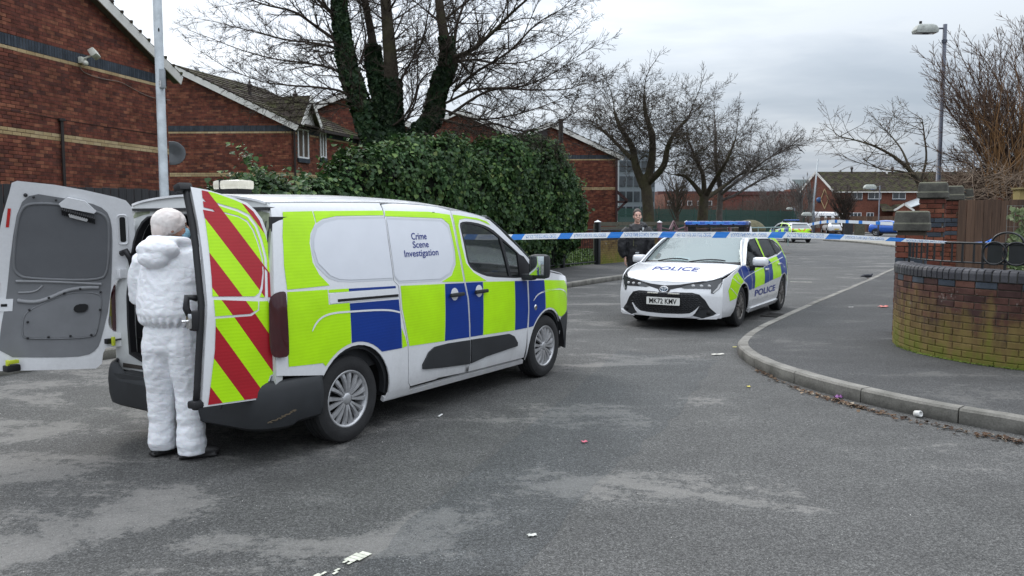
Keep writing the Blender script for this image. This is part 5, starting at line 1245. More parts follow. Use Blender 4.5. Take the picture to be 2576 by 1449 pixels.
  dec('blue_panel', [(-.575, .872), (-.672, .742), (-.690, .545), (-.79, .545), (-.80, .70), (-.82, .870)], V_blue, do)
  dec('lime_panel', [(-.828, .870), (-1.44, .862), (-1.415, .577), (-.798, .547)], V_lime, do)
  dec('blue_panel', [(-1.446, .865), (-1.66, .90), (-1.70, .84), (-1.735, .70), (-1.725, .595), (-1.42, .577)], V_blue, do)
  dec('blue_panel', [(-1.675, .955), (-1.83, .965), (-1.99, .87), (-1.985, .61), (-1.74, .60), (-1.76, .70), (-1.715, .86)], V_blue, rdo)
  dec('lime_panel', [(-1.84, .965), (-2.47, 1.0), (-2.57, .86), (-2.598, .66), (-2.54, .63), (-1.99, .61), (-1.997, .87)], V_lime, rdo)
  dec('blue_panel', [(-2.48, 1.0), (-2.80, 1.03), (-3.12, 1.06), (-3.20, .93), (-3.20, .66)] + ac(A2_, 125, 68, 6) + [(-2.61, .67), (-2.58, .86)], V_blue, rdo)
  dec('lime_panel', [(-3.13, 1.06), (-3.18, 1.09), (-3.10, 1.19), (-3.30, 1.13), (-3.52, .97), (-3.58, .80), (-3.58, .50), (-3.28, .50), (-3.21, .66), (-3.21, .93)], V_lime, rdo)
  dec('lime_panel', [(-1.572, 1.335), (-1.603, 1.15), (-1.622, .985), (-1.692, .985), (-1.685, 1.15), (-1.692, 1.33), (-1.60, 1.352)], V_lime, rdo)
  dec('lime_panel', [(-1.25, 1.358), (-1.4, 1.372), (-2.0, 1.378), (-2.68, 1.345), (-3.02, 1.275), (-3.32, 1.14), (-3.18, 1.10), (-2.96, 1.215), (-2.68, 1.30), (-2.3, 1.33), (-1.6, 1.352), (-1.22, 1.342)], V_lime, rdo)
  # white break lines over the blue
  def line(P, w):
   for a_, b_ in zip(P, P[1:]):
    dx, dz = b_[0] - a_[0], b_[1] - a_[1]; d = math.hypot(dx, dz); nx, nz = -dz / d * w / 2, dx / d * w / 2
    patch('film_joint', [(a_[0] + nx, a_[1] + nz), (b_[0] + nx, b_[1] + nz), (b_[0] - nx, b_[1] - nz), (a_[0] - nx, a_[1] - nz)], S(s, .0045), V_white2, car, step=.1, flip=fl)
  line([(-.16, .73), (-.35, .765), (-.72, .80), (-1.2, .835), (-1.75, .885), (-2.3, .925), (-2.9, .965)], .012)
  line([(-.05, .93), (-.10, .85), (-.16, .73)], .012); line([(-.38, .92), (-.47, .86), (-.50, .79)], .012); line([(-.60, .775), (-.62, .66), (-.625, .55)], .012)
  line([(.36, .78), (.18, .70), (.02, .66)], .012); line([(.45, .64), (.30, .56), (.17, .50)], .012); line([(.20, .82), (.12, .74)], .01)
  line([(-2.75, .86), (-2.85, .78), (-2.95, .80), (-2.88, .72)], .010)
  tx0, tx1 = (-.845, -2.20)
  lettering('lettering', 'POLICE', (lambda q: (lambda x, z: (x, s * (cW(x, z) + .0035), z)))(0), tx0 if s > 0 else tx1, tx1 if s > 0 else tx0, .405, .512, V_navy, do, .02, flip=False)
  # mirror
  yb = s * .80; M = Matrix.Rotation(R_(s * 12), 3, 'Z')
  mi = MB().bbox((-.62, yb + s * .22, .985), (.13, .25, .145), .055, M).out('door_mirror', V_white2, do, ang=60)
  MB().bbox((-.615, yb + s * .19, .915), (.11, .17, .04), .015, M).out('mirror_base', V_seal, mi, ang=40); MB().bbox((-.60, yb + s * .09, .885), (.08, .10, .09), .02).out('mirror_arm', V_seal, mi, ang=40)
  MB().bbox((-.688, yb + s * .22, .985), (.006, .19, .10), .002, M).out('mirror_glass', MATS['mirror_glass'], mi)
  for cx_ in (A1_, A2_):
   arch_liner(car, cx_ - (.04 if cx_ > -1 else 0), .315, AR + .005, s, .52, .835)
   wheel(car, (cx_, s * .765, .317), s, .317, .20, .208, V_rim2, 7 if loud else 5, 'pair' if loud else 'single')
 # bonnet, screen, roof
 HP = [(.86, 0), (.855, .2), (.83, .40), (.765, .58), (.66, .69), (.52, .76), (.30, .805), (.10, .83), (-.18, .835), (-.13, .6), (-.05, .3), (-.02, 0)]
 HP = HP + [(x, -y) for x, y in HP[::-1][1:-1]]
 bo = patch('bonnet', HP, lambda x, y: (x, y, cH(x, y)), V_white2, car, step=.08, thick=.02, flip=False)
 lettering('lettering', 'POLICE', lambda u, v: (v, u, cH(v, u) + .004), -.385, .345, .46, .27, V_navy, bo, .02, flip=False)
 def scr(u, v):
  hw = .835 + (.655 - .835) * v; y = u * hw; xb = -.04 - .30 * u * u; xt = -1.0 - .12 * u * u
  zb = .955 - .0 * u * u; zt = 1.425 - .05 * u * u
  return (xb + (xt - xb) * v, y, zb + (zt - zb) * v + .035 * math.sin(math.pi * v))
 patch('windscreen', [(-.985, 0), (.985, 0), (.985, 1), (-.985, 1)], scr, V_glassw, car, step=.12, flip=False)
 up = lambda k: (lambda u, v: (scr(u, v)[0] + .003 * k, scr(u, v)[1], scr(u, v)[2] + .004 * k))
 patch('screen_edge', [(-.965, -.02), (.965, -.02), (.965, 1.01), (-.965, 1.01)], up(1), V_seal, car, holes=[rrect(-.945, .045, .945, .965, .03)[::-1]], step=.15)
 for u0, u1 in ((-1.035, -.955), (.955, 1.035)): patch('screen_pillar', [(u0, -.03), (u1, -.03), (u1, 1.03), (u0, 1.03)], up(3), V_white2, car, step=.1)
 for y0, y1, a0 in ((-.62, .02, .08), (.05, .70, .07)):
  P = [Vector(up(4)(y0 + (y1 - y0) * i / 8, .02 + a0 * math.sin(math.pi * i / 8 * .8))) for i in range(9)]; MB().tube(P, .010, 6).out('wiper', V_seal, car, True)
 cam_ = MB().bbox(Vector(up(-6)(0, .90)), (.10, .16, .05), .02).out('screen_camera', V_seal, car, ang=40)
 def roof(x, v):
  zt = lin([(p[0], p[1]) for p in side_top[::-1]], x) + .0; w = cW(x, zt); return (x, v * w, zt + .055 * max(0, 1 - v * v) ** .8)
 ro = patch('roof', [(-3.1, -1), (-3.16, 0), (-3.1, 1), (-2.0, 1), (-1.08, 1), (-1.0, .5), (-.98, 0), (-1.0, -.5), (-1.08, -1), (-2.0, -1)], roof, V_white2, car, step=.1, thick=.015, flip=False)
 for v in (-.9, .9): MB().tube([Vector(roof(x, v)) + Vector((0, 0, .018)) for x in (-1.3, -1.6, -2.1, -2.6, -2.95)], .013, 6).out('roof_rail', V_seal, car, True)
 # light bar on feet
 lbm = MB(); lbm.bbox((-1.62, 0, 1.545), (.26, 1.06, .045), .015); lbm.box((-1.62, .45, 1.49), (.16, .10, .10)); lbm.box((-1.62, -.45, 1.49), (.16, .10, .10)); lo = lbm.out('light_bar', V_dark, car, ang=40)
 for i in range(5): MB().bbox((-1.62, -.43 + i * .215, 1.590), (.28, .208, .07), .026).out('blue_lens', V_beacon, lo, ang=50)
 blk = pm('light_blue_led_block', (.05, .22, .62), .3, var=.2)
 for y in (-.33, -.10, .10, .33): MB().bbox((-1.478, y, 1.595), (.01, .14, .034), .002).out('led_block', blk, lo)
 MB().lathe([(.03, 0), (.025, .04), (.01, .12), (0, .14)], 10).out('aerial', V_white2, car, True, loc=(-1.50, .62, 1.40))
 # front fascia
 Fn = lambda o_: (lambda y, z: (cN(y, z) + o_, y, z))
 FP = [(-.80, .20), (.80, .20), (.815, .50), (.80, .72), (.76, .775), (.62, .765), (.42, .735), (.2, .722), (0, .72), (-.2, .722), (-.42, .735), (-.62, .765), (-.76, .775), (-.80, .72), (-.815, .50)]
 fa = patch('front_bumper', FP, Fn(0), V_white2, car, step=.07, thick=.01, flip=False)
 sy = -.03
 def sym(P): return P
 GR = [(-.66, .36), (-.60, .47), (-.52, .555), (-.42, .58), (-.15, .578), (0, .560), (.15, .578), (.42, .58), (.52, .555), (.60, .47), (.66, .36), (.74, .275), (.70, .245), (.56, .20), (.43, .245), (-.43, .245), (-.56, .20), (-.70, .245), (-.74, .275)]
 patch('grille', GR, Fn(.004), V_grille, fa, step=.07, flip=False)
 mb = MB()
 for j in range(11):
  z = .268 + j * .0275; hw = lin([(.25, .46), (.36, .60), (.47, .55), (.555, .46), (.58, .40)], z)
  n = int(hw * 2 / .055)
  for i in range(n):
   y = -hw + (i + .5 + (.25 if j % 2 else -.25)) * 2 * hw / n
   if abs(y) < hw - .02:
    q = [(y - .024, z), (y - .010, z + .011), (y + .010, z + .011), (y + .024, z)]
    V = [Vector(Fn(.006)(*p)) for p in q] + [Vector(Fn(.016)(p[0], p[1] - .005)) for p in q]; mb.add(V, [(0, 1, 5, 4), (1, 2, 6, 5), (2, 3, 7, 6)])
 mb.out('grille_mesh', pm('grille_bars', (.035, .036, .04), .35), fa)['kind'] = 'stuff'
 lip = [(-.53, .385), (-.47, .32), (-.40, .272), (-.28, .258), (0, .25), (.28, .258), (.40, .272), (.47, .32), (.53, .385), (.47, .275), (.41, .222), (.26, .205), (0, .198), (-.26, .205), (-.41, .222), (-.47, .275)]
 patch('bumper_lip', lip, Fn(.030), V_white2, fa, step=.07, thick=.03, flip=False)
 for s in (-1, 1):
  pod = [(s * .53, .32), (s * .66, .34), (s * .735, .272), (s * .70, .248), (s * .57, .205), (s * .45, .235)]
  patch('fog_pod', pod if s > 0 else pod[::-1], Fn(.010), V_plastic, fa, step=.08, flip=False)
  MB().lathe([(0, .012), (.03, .010), (.036, 0)], 14, Matrix.Rotation(R_(90), 3, 'Y')).out('fog_lamp', V_dark, fa, True, loc=(cN(.64, .28) + .012, s * .64, .285))
  sp = [(s * .75, .19), (s * .57, .192), (s * .50, .185), (s * .62, .21), (s * .72, .235), (s * .79, .26)]
  patch('splitter', sp if s > 0 else sp[::-1], Fn(.02), V_white2, fa, step=.1, thick=.02, flip=False)
  HL = [(s * .235, .655), (s * .33, .694), (s * .50, .715), (s * .66, .752), (s * .775, .785), (s * .795, .72), (s * .77, .64), (s * .70, .565), (s * .668, .575), (s * .665, .635), (s * .45, .640), (s * .30, .635)]
  hl = patch('headlamp', HL if s > 0 else HL[::-1], Fn(.006), pm('headlamp_dark', (.045, .048, .052), .08, coat=1.0, var=.3, scale=12), fa, step=.05, flip=False)
  DR = [(s * .786, .735), (s * .765, .645), (s * .705, .580), (s * .69, .588), (s * .74, .655), (s * .755, .70)]
  patch('running_light', DR if s > 0 else DR[::-1], Fn(.010), V_lensw, hl, step=0, flip=False)
  for y in (.42, .53, .63): MB().ell((cN(y, .68) + .002, s * y, .677), (.012, .034, .022), 12, 8).out('lamp_unit', V_lensw, hl, True)
  MB().tube([Vector(Fn(.010)(s * y, z)) for y, z in ((.24, .662), (.34, .700), (.52, .722), (.68, .762), (.77, .790))], .006, 6).out('headlamp_brow', V_seal, hl, True)
  led = MB().bbox((cN(.25, .555) + .03, s * .165, .560), (.03, .17, .022), .006).out('grille_light', V_lensw, fa, ang=40)
  for k in range(6): MB().box((cN(.2, .56) + .052, s * (.09 + k * .028) + (.0 if s > 0 else 0), .560), (.006, .018, .014)).out('led', pm('led_cell', (.75, .72, .6), .3), led)
 bar = [(-.58, .755), (-.40, .722), (-.22, .690), (0, .672), (.22, .690), (.40, .722), (.58, .755), (.60, .735), (.48, .700), (.36, .672), (.22, .645), (.10, .615), (.07, .575), (-.07, .575), (-.10, .615), (-.22, .645), (-.36, .672), (-.48, .700), (-.60, .735)]
 patch('upper_grille', bar, Fn(.0045), pm('satin_black', (.015, .015, .017), .35), fa, step=.06, flip=False)
 # badge: three interlocking ovals
 bx = lambda y, z: (cN(y, z) + .018, y, z)
 em = MB()
 def oval(cy, cz, ry, rz, r): em.tube([bx(cy + ry * math.cos(t * math.pi / 12), cz + rz * math.sin(t * math.pi / 12)) for t in range(25)], r, 6, False)
 oval(0, .618, .063, .042, .0055); oval(0, .618, .019, .040, .004); oval(0, .634, .046, .016, .004)
 em.out('badge', V_chrome, fa, True); patch('badge_field', [(.060 * math.cos(t * math.pi / 12), .618 + .040 * math.sin(t * math.pi / 12)) for t in range(24)], lambda y, z: (cN(y, z) + .011, y, z), pm('badge_blue', (.02, .08, .14), .25), fa, step=0, flip=False)
 # plate
 PX = lambda o_: (lambda y, z: (cN(0, .44) - .008 + .04 + o_, y, z))
 pl = patch('number_plate', rrect(-.26, .385, .26, .497, .01), PX(0), V_plate, fa, step=0, thick=.01, flip=False)
 lettering('lettering', 'MK72 KMV' if loud else 'MK72 KMW', PX(.003), -.215, .215, .402, .481, V_black, pl, .018, flip=False)
 # rear
 RX = lambda o_: (lambda y, z: (-3.70 + lin([(.2, .05), (.45, 0), (.7, .02), (.95, .07), (1.0, .12), (1.35, .52)], z) + .26 * (abs(y) / .86) ** 3 - o_, y, z))
 RPn = [(-.80, .20), (.80, .20), (.82, .5), (.80, .8), (.77, .97), (.62, 1.20), (.56, 1.36), (0, 1.40), (-.56, 1.36), (-.62, 1.20), (-.77, .97), (-.80, .8), (-.82, .5)]
 rr = patch('tailgate', RPn, RX(0), V_white2, car, step=.08, thick=.012, flip=True)
 patch('rear_film', [(-.79, .42), (.79, .42), (.80, .75), (.75, .985), (-.75, .985), (-.80, .75)], RX(.004), V_lime, rr, step=.08, flip=True)
 patch('rear_screen', [(-.66, 1.0), (.66, 1.0), (.58, 1.22), (.52, 1.315), (-.52, 1.315), (-.58, 1.22)], RX(.006), pm('rear_screen_glass', (.10, .12, .13), .08, coat=1), rr, step=.1, flip=True)
 for s in (-1, 1):
  for P in ([(s * .18, .985), (s * .30, .985), (s * .14, .82), (s * .05, .82)], [(s * .50, .985), (s * .64, .985), (s * .78, .86), (s * .79, .80)], [(s * .30, .72), (s * .42, .60), (s * .36, .42), (s * .24, .42)], [(s * .52, .70), (s * .66, .66), (s * .72, .42), (s * .56, .42)]):
   patch('orange_chevron', P if s > 0 else P[::-1], RX(.007), V_orange, rr, step=.1, flip=True)
  TL = [(s * .34, .80), (s * .55, .86), (s * .80, .84), (s * .81, .74), (s * .66, .70), (s * .60, .76)]
  patch('tail_lamp', TL if s > 0 else TL[::-1], RX(.010), V_lens, rr, step=.08, flip=True)
 pl = patch('number_plate', rrect(-.26, .60, .26, .71, .01), RX(.012), V_platey, rr, step=0, flip=True)
 lettering('lettering', 'MK72 KMV' if loud else 'MX23 EVM', RX(.016), .21, -.21, .62, .69, V_black, pl, .018)
 patch('rear_valance', [(-.70, .20), (.70, .20), (.74, .36), (-.74, .36)], RX(.008), V_plastic, rr, step=.1, flip=True)
 patch('spoiler', [(-.56, 1.33), (.56, 1.33), (.54, 1.40), (-.54, 1.40)], RX(.10), V_white2, rr, step=.1, thick=.04, flip=True)
 # inside and under
 boxo('underbody', (-1.4, 0, .26), (4.2, 1.40, .12), V_dark, car)
 sm = MATS['dark_seat_fabric']
 for y in (-.37, .37): boxo('seat', (-1.55, y, .62), (.5, .5, .2), sm, car, b=.05); boxo('seat_back', (-1.75, y, .92), (.14, .46, .6), sm, car, b=.05); boxo('headrest', (-1.78, y, 1.25), (.1, .24, .16), sm, car, b=.04)
 boxo('rear_bench', (-2.6, 0, .85), (.5, 1.3, .5), sm, car, b=.05)
 boxo('dashboard', (-.62, 0, .88), (.55, 1.35, .16), MATS['dashboard'], car, b=.05)
 boxo('bulkhead', (.05, 0, .72), (.05, 1.4, .36), V_dark, car)
 mb = MB(); mb.tube([Vector((-.98, -.37, .98)) + Matrix.Rotation(R_(66), 3, 'Y') @ Vector((.18 * math.cos(t * math.pi / 10), .18 * math.sin(t * math.pi / 10), 0)) for t in range(21)], .015, 6); mb.out('steering_wheel', V_seal, car, True)
 patch('paper', [(-.38, .06), (.02, .02), (.02, .16), (-.30, .20)], lambda u, v: (scr(u, v)[0] - .01, scr(u, v)[1], scr(u, v)[2] - .008), pm('pale_blue_paper', (.45, .80, .85), .7, var=.02, emit=None), car, step=0)
 return car
car1 = build_estate('white police estate car facing the camera with blue light bar and lime checks', (2.745, 12.845, 0), math.pi / 2 - R_(-148.7))
car2 = build_estate('lime and orange rear of a distant police estate car parked before the white hatchback', (20.2, 60.6, 0), math.pi / 2 - R_(-2.0), False)
# ------------------------------------------------------------------ other cars, from their side profiles
def loft_car(name, label, cat, loc, rz, prof, wmax, paint, axles, rw, glass, lights, cladding=False, group=None):
 """prof: (x, z_low, z_belt, z_top, half width at the belt, half width at the top)"""
 car = empty(name, loc, rz, label, cat, group); V = []; F = []; rows = []
 for x, zl, zb, zt, wb, wt in prof:
  r = [(x, -wb * .93, zl), (x, -wb, zl + (zb - zl) * .35), (x, -wb, zl + (zb - zl) * .75), (x, -wb * .97, zb), (x, -(wb * .4 + wt * .6), zb + (zt - zb) * .6), (x, -wt, zt - .04 * (zt > zb + .1)), (x, -wt * .55, zt + .015), (x, 0, zt + .03)]
  r = r + [(a, -b, c) for a, b, c in r[::-1][1:]]; rows.append(r); V += r
 m = 15
 for i in range(len(prof) - 1):
  for j in range(m - 1): a = i * m + j; F.append((a, a + 1, a + m + 1, a + m))
  F.append((i * m + m - 1, i * m, (i + 1) * m, (i + 1) * m + m - 1))
 F += [tuple(range(m))[::-1], tuple((len(prof) - 1) * m + j for j in range(m))]
 b = mesh('body', V, F, paint, car, True); auto(b, 60); md = b.modifiers.new('sub', 'SUBSURF'); md.levels = 1; md.render_levels = 1
 def surf(s):
  def f(x, z):
   c = [lin([(p[0], p[k]) for p in prof], x) for k in range(1, 6)]; zl, zb, zt, wb, wt = c
   if z <= zb: w = lin([(zl, wb * .93), (zl + (zb - zl) * .35, wb), (zl + (zb - zl) * .75, wb), (zb, wb * .97)], z)
   else: w = lin([(zb, wb * .97), (zb + (zt - zb) * .6, wb * .4 + wt * .6), (zt - .03, wt), (zt + .03, wt * .8)], z)
   return (x, s * (w + .003), z)
  return f
 for s in (-1, 1):
  for P in glass['side']: patch('window', P, surf(s), pm('far_car_glass', (.02, .025, .03), .08, coat=1), car, step=.2, flip=(s > 0))
  for ax in axles:
   patch('wheel_arch', archcurve(ax, rw, rw + .06, 0, 180, 12) + [(ax - rw - .06, .2), (ax + rw + .06, .2)], surf(s), V_plastic if cladding else V_dark, car, step=0, flip=(s > 0))
   wheel(car, (ax, s * (wmax - .10), rw), s, rw, .2, rw * .66, V_trim, 5, 'pair')
  if cladding: patch('sill_cladding', [(axles[1], .22), (axles[1], .34), (axles[0], .34), (axles[0], .22)], surf(s), V_plastic, car, step=.3, flip=(s > 0))
 for nm, P, x, o_, mt in lights:
  k = lin([(p[0], 0) for p in prof], 0)
  fn = (lambda x_, o__: lambda y, z: (x_(y, z) + o__, y, z))(x, o_)
  patch(nm, P, fn, mt, car, step=.15, thick=.01)
 return car
V_golf = V_white2; V_suv = paintmat('blue_metallic_paint', (.012, .11, .50), .12, 1.0, .25, .3)
gl = pm('far_car_glass', (.02, .025, .03), .08, coat=1)
# white hatchback seen from behind: x forward, rear at -1.0
rearx = lambda y, z: -.98 + .22 * (abs(y) / .88) ** 3 + lin([(.3, 0), (.8, .0), (.95, .06), (1.4, .42)], z)
loft_car('parked_car', 'white hatchback parked beyond the distant police car, seen from its rear', 'car', (36.9, 93.0, 0), math.pi / 2 - R_(9),
 [(-1.0, .30, .62, .75, .70, .62), (-.96, .24, .80, .92, .84, .66), (-.80, .22, .92, 1.10, .89, .66), (-.5, .22, .95, 1.38, .895, .60), (0, .2, .95, 1.45, .895, .60), (.9, .2, .93, 1.44, .895, .60), (1.5, .2, .92, 1.28, .89, .62), (2.1, .2, .92, .97, .88, .76), (2.9, .22, .80, .84, .84, .72), (3.2, .26, .55, .62, .70, .60)], .895, V_golf, (0.0, 2.62), .325,
 {'side': [[(-.55, 1.0), (-.35, 1.33), (.35, 1.38), (.35, .98)], [(.42, .98), (.42, 1.38), (1.1, 1.34), (1.85, .98)]]},
 [('rear_screen', [(-.58, 1.02), (.58, 1.02), (.50, 1.32), (-.50, 1.32)], rearx, -.02, gl), ('tail_lamp', [(-.84, .78), (-.42, .82), (-.42, .90), (-.82, .93)], rearx, -.03, V_lens), ('tail_lamp', [(.42, .82), (.84, .78), (.82, .93), (.42, .90)], rearx, -.03, V_lens),
  ('number_plate', [(-.26, .46), (.26, .46), (.26, .57), (-.26, .57)], rearx, -.05, V_platey), ('rear_valance', [(-.78, .24), (.78, .24), (.74, .38), (-.74, .38)], rearx, -.04, V_plastic), ('badge', rrect(-.05, .80, .05, .88, .03), rearx, -.04, V_chrome)])
# blue crossover facing the road, and a white car cut off by the brick pier
frontx = lambda y, z: 3.55 - .30 * (abs(y) / .9) ** 3 - lin([(.3, .06), (.6, 0), (.9, .06), (1.0, .2)], z)
suv_prof = [(-.75, .34, .7, .85, .72, .6), (-.70, .28, .95, 1.1, .86, .66), (-.4, .26, 1.0, 1.40, .885, .64), (.2, .25, 1.0, 1.53, .89, .62), (1.2, .25, .99, 1.55, .89, .62), (1.8, .25, .98, 1.38, .89, .64), (2.4, .25, .99, 1.06, .89, .78), (3.2, .27, .93, .98, .87, .76), (3.5, .30, .74, .84, .78, .66), (3.56, .34, .55, .62, .66, .55)]
claw = [('headlamp', [(.42, .78), (.72, .80), (.76, .88), (.46, .86)], frontx, .03, V_lensw), ('headlamp', [(-.76, .80), (-.42, .78), (-.46, .86), (-.72, .88)], frontx, .03, V_lensw), ('grille', [(-.40, .50), (.40, .50), (.44, .74), (-.44, .74)], frontx, .03, V_grille), ('lower_grille', [(-.6, .30), (.6, .30), (.55, .42), (-.55, .42)], frontx, .03, V_plastic)]
for s in (-1, 1):
 for i in range(3): claw.append(('running_light', [(s * (.55 + i * .07), .72), (s * (.58 + i * .07), .72), (s * (.56 + i * .07), .52), (s * (.53 + i * .07), .54)][::s], frontx, .05, V_lensw))
sidew = {'side': [[(-.25, 1.06), (-.1, 1.38), (.55, 1.44), (.55, 1.04)], [(.62, 1.04), (.62, 1.44), (1.3, 1.43), (2.1, 1.05)]]}
scx = lambda y, z: 1.62 + (1.50 - z) / .45 * .78 - .12 * (abs(y) / .7) ** 2
claw.append(('windscreen', [(-.66, 1.10), (.66, 1.10), (.56, 1.46), (-.56, 1.46)], scx, .06, gl))
suv = loft_car('parked_car', 'bright blue crossover parked behind the far cordon tape, facing right', 'car', (36.3, 80.6, 0), math.pi / 2 - R_(128), suv_prof, .89, V_suv, (0.0, 2.6), .345, sidew, claw, True)
wc = loft_car('parked_car', 'white car nose beside the blue crossover, half hidden by the brick pier', 'car', (38.3, 78.6, 0), math.pi / 2 - R_(150), [(x, a, b_, t * .93, w, w2) for x, a, b_, t, w, w2 in suv_prof], .89, V_white2, (0.0, 2.6), .33, sidew, [c for c in claw if c[0] != 'windscreen'])
# white panel van behind the far wall
pv = loft_car('parked_van', 'white panel van with sloping windscreen behind the distant wall', 'van', (39.3, 103.5, 0), math.pi / 2 - R_(-95),
 [(-2.6, .4, 1.3, 2.35, .95, .88), (-2.5, .35, 1.3, 2.55, .98, .90), (2.2, .35, 1.3, 2.6, .98, .90), (2.9, .35, 1.3, 2.45, .97, .86), (3.9, .35, 1.25, 1.35, .95, .85), (4.6, .4, .9, 1.1, .88, .8), (4.75, .45, .7, .8, .7, .6)], .98, V_white2, (0, 3.9), .36,
 {'side': [[(2.6, 1.35), (2.7, 2.0), (3.05, 2.0), (3.75, 1.40)]]}, [])
# ------------------------------------------------------------------ plants
def barkmat(name, a, b, green=.35):
 m, nt, bs = nodes(name); ge = nt.nodes.new('ShaderNodeNewGeometry'); P = ge.outputs['Position']
 n = NZ(nt, 5, 6, .7, P); g = NZ(nt, 1.3, 3, .6, P)
 c = RAMP(nt, n, [(.3, a), (.7, b)]); c = MIX(nt, RAMP(nt, g, [(.45, 0), (.65, green)]), c, (.075, .08, .025))
 nt.links.new(c, bs.inputs['Base Color']); bs.inputs['Roughness'].default_value = .95; bs.inputs['Specular IOR Level'].default_value = .2
 BUMP(nt, bs, NZ(nt, 22, 5, .7, P), .6, .02); return m
M_bark = barkmat('bark', (.035, .028, .022), (.085, .070, .052)); M_twig = barkmat('twig_bark', (.040, .030, .026), (.085, .066, .056), .15)
M_twigr = barkmat('reddish_twig_bark', (.075, .050, .038), (.16, .105, .075), .0); M_twigo = barkmat('ochre_twig_bark', (.14, .075, .035), (.24, .135, .06), .0)
M_twigg = barkmat('grey_twig_bark', (.09, .08, .075), (.17, .15, .14), .1)
def leafmat(name, stops, rough=.58):
 m, nt, bs = nodes(name); ge = nt.nodes.new('ShaderNodeNewGeometry'); P = ge.outputs['Position']
 c = RAMP(nt, ge.outputs['Random Per Island'], stops); g = NZ(nt, 1.4, 4, .6, P)
 c = MIX(nt, .7, c, RAMP(nt, g, [(.36, .50), (.62, 1.45)]), 'MULTIPLY')
 nt.links.new(c, bs.inputs['Base Color']); bs.inputs['Roughness'].default_value = rough; bs.inputs['Specular IOR Level'].default_value = .3
 tr = nt.nodes.new('ShaderNodeBsdfTranslucent'); nt.links.new(c, tr.inputs[0]); mx = nt.nodes.new('ShaderNodeMixShader'); mx.inputs[0].default_value = .2
 out = nt.nodes['Material Output']; nt.links.new(bs.outputs[0], mx.inputs[1]); nt.links.new(tr.outputs[0], mx.inputs[2]); nt.links.new(mx.outputs[0], out.inputs[0]); return m
M_ivy = leafmat('ivy_leaves', [(0, (.020, .050, .018)), (.5, (.038, .084, .026)), (.85, (.066, .128, .036)), (.95, (.12, .19, .05)), (1, (.19, .23, .08))])
M_ivyd = leafmat('trunk_ivy_leaves', [(0, (.012, .030, .014)), (.7, (.024, .055, .020)), (1, (.05, .085, .03))])
M_ivyp = leafmat('pale_mesh_ivy', [(0, (.10, .15, .06)), (.6, (.19, .24, .11)), (1, (.32, .36, .20))], .5)
M_core = pm('hedge_light_block', (.012, .016, .009), 1.0, var=.4)
def tubes(name, lines, mat, parent, n=4):
 """lines: list of (points, radii); one joined mesh built with numpy"""
 Vs = []; Fs = []; base = 0
 ang = np.arange(n) * 2 * np.pi / n; ca, sa = np.cos(ang), np.sin(ang)
 for pts, rad in lines:
  P = np.array(pts, float); k = len(P)
  if k < 2: continue
  T = np.empty_like(P); T[1:-1] = P[2:] - P[:-2]; T[0] = P[1] - P[0]; T[-1] = P[-1] - P[-2]
  T /= np.linalg.norm(T, axis=1)[:, None] + 1e-9
  ref = np.array([.3, .2, 1.0]) if abs(T[0, 2]) < .9 else np.array([1.0, .3, 0])
  U = np.cross(T, ref); U /= np.linalg.norm(U, axis=1)[:, None] + 1e-9; W = np.cross(T, U); R = np.array(rad)[:, None, None]
  ring = P[:, None, :] + R * (U[:, None, :] * ca[None, :, None] + W[:, None, :] * sa[None, :, None])
  Vs.append(ring.reshape(-1, 3)); i = np.arange(k - 1)[:, None] * n; j = np.arange(n)[None, :]; j2 = (j + 1) % n
  a = base + i + j; b = base + i + j2; Fs.append(np.stack([a, b, b + n, a + n], -1).reshape(-1, 4)); base += k * n
 if not Vs: return None
 return fastmesh(name, np.concatenate(Vs), np.concatenate(Fs), mat, parent, True)
def fastmesh(name, V, F, mat, parent, smooth=False):
 me = bpy.data.meshes.new(name); nv, (nf, k) = len(V), F.shape
 me.vertices.add(nv); me.vertices.foreach_set('co', V.astype(np.float32).ravel()); me.loops.add(nf * k); me.loops.foreach_set('vertex_index', F.astype(np.int32).ravel())
 me.polygons.add(nf); me.polygons.foreach_set('loop_start', np.arange(nf, dtype=np.int32) * k)
 try: me.polygons.foreach_set('loop_total', np.full(nf, k, dtype=np.int32))
 except Exception: pass
 if smooth: me.polygons.foreach_set('use_smooth', np.ones(nf, dtype=bool))
 me.materials.append(mat); me.update(calc_edges=True); me.validate()
 return link(bpy.data.objects.new(name, me), parent)
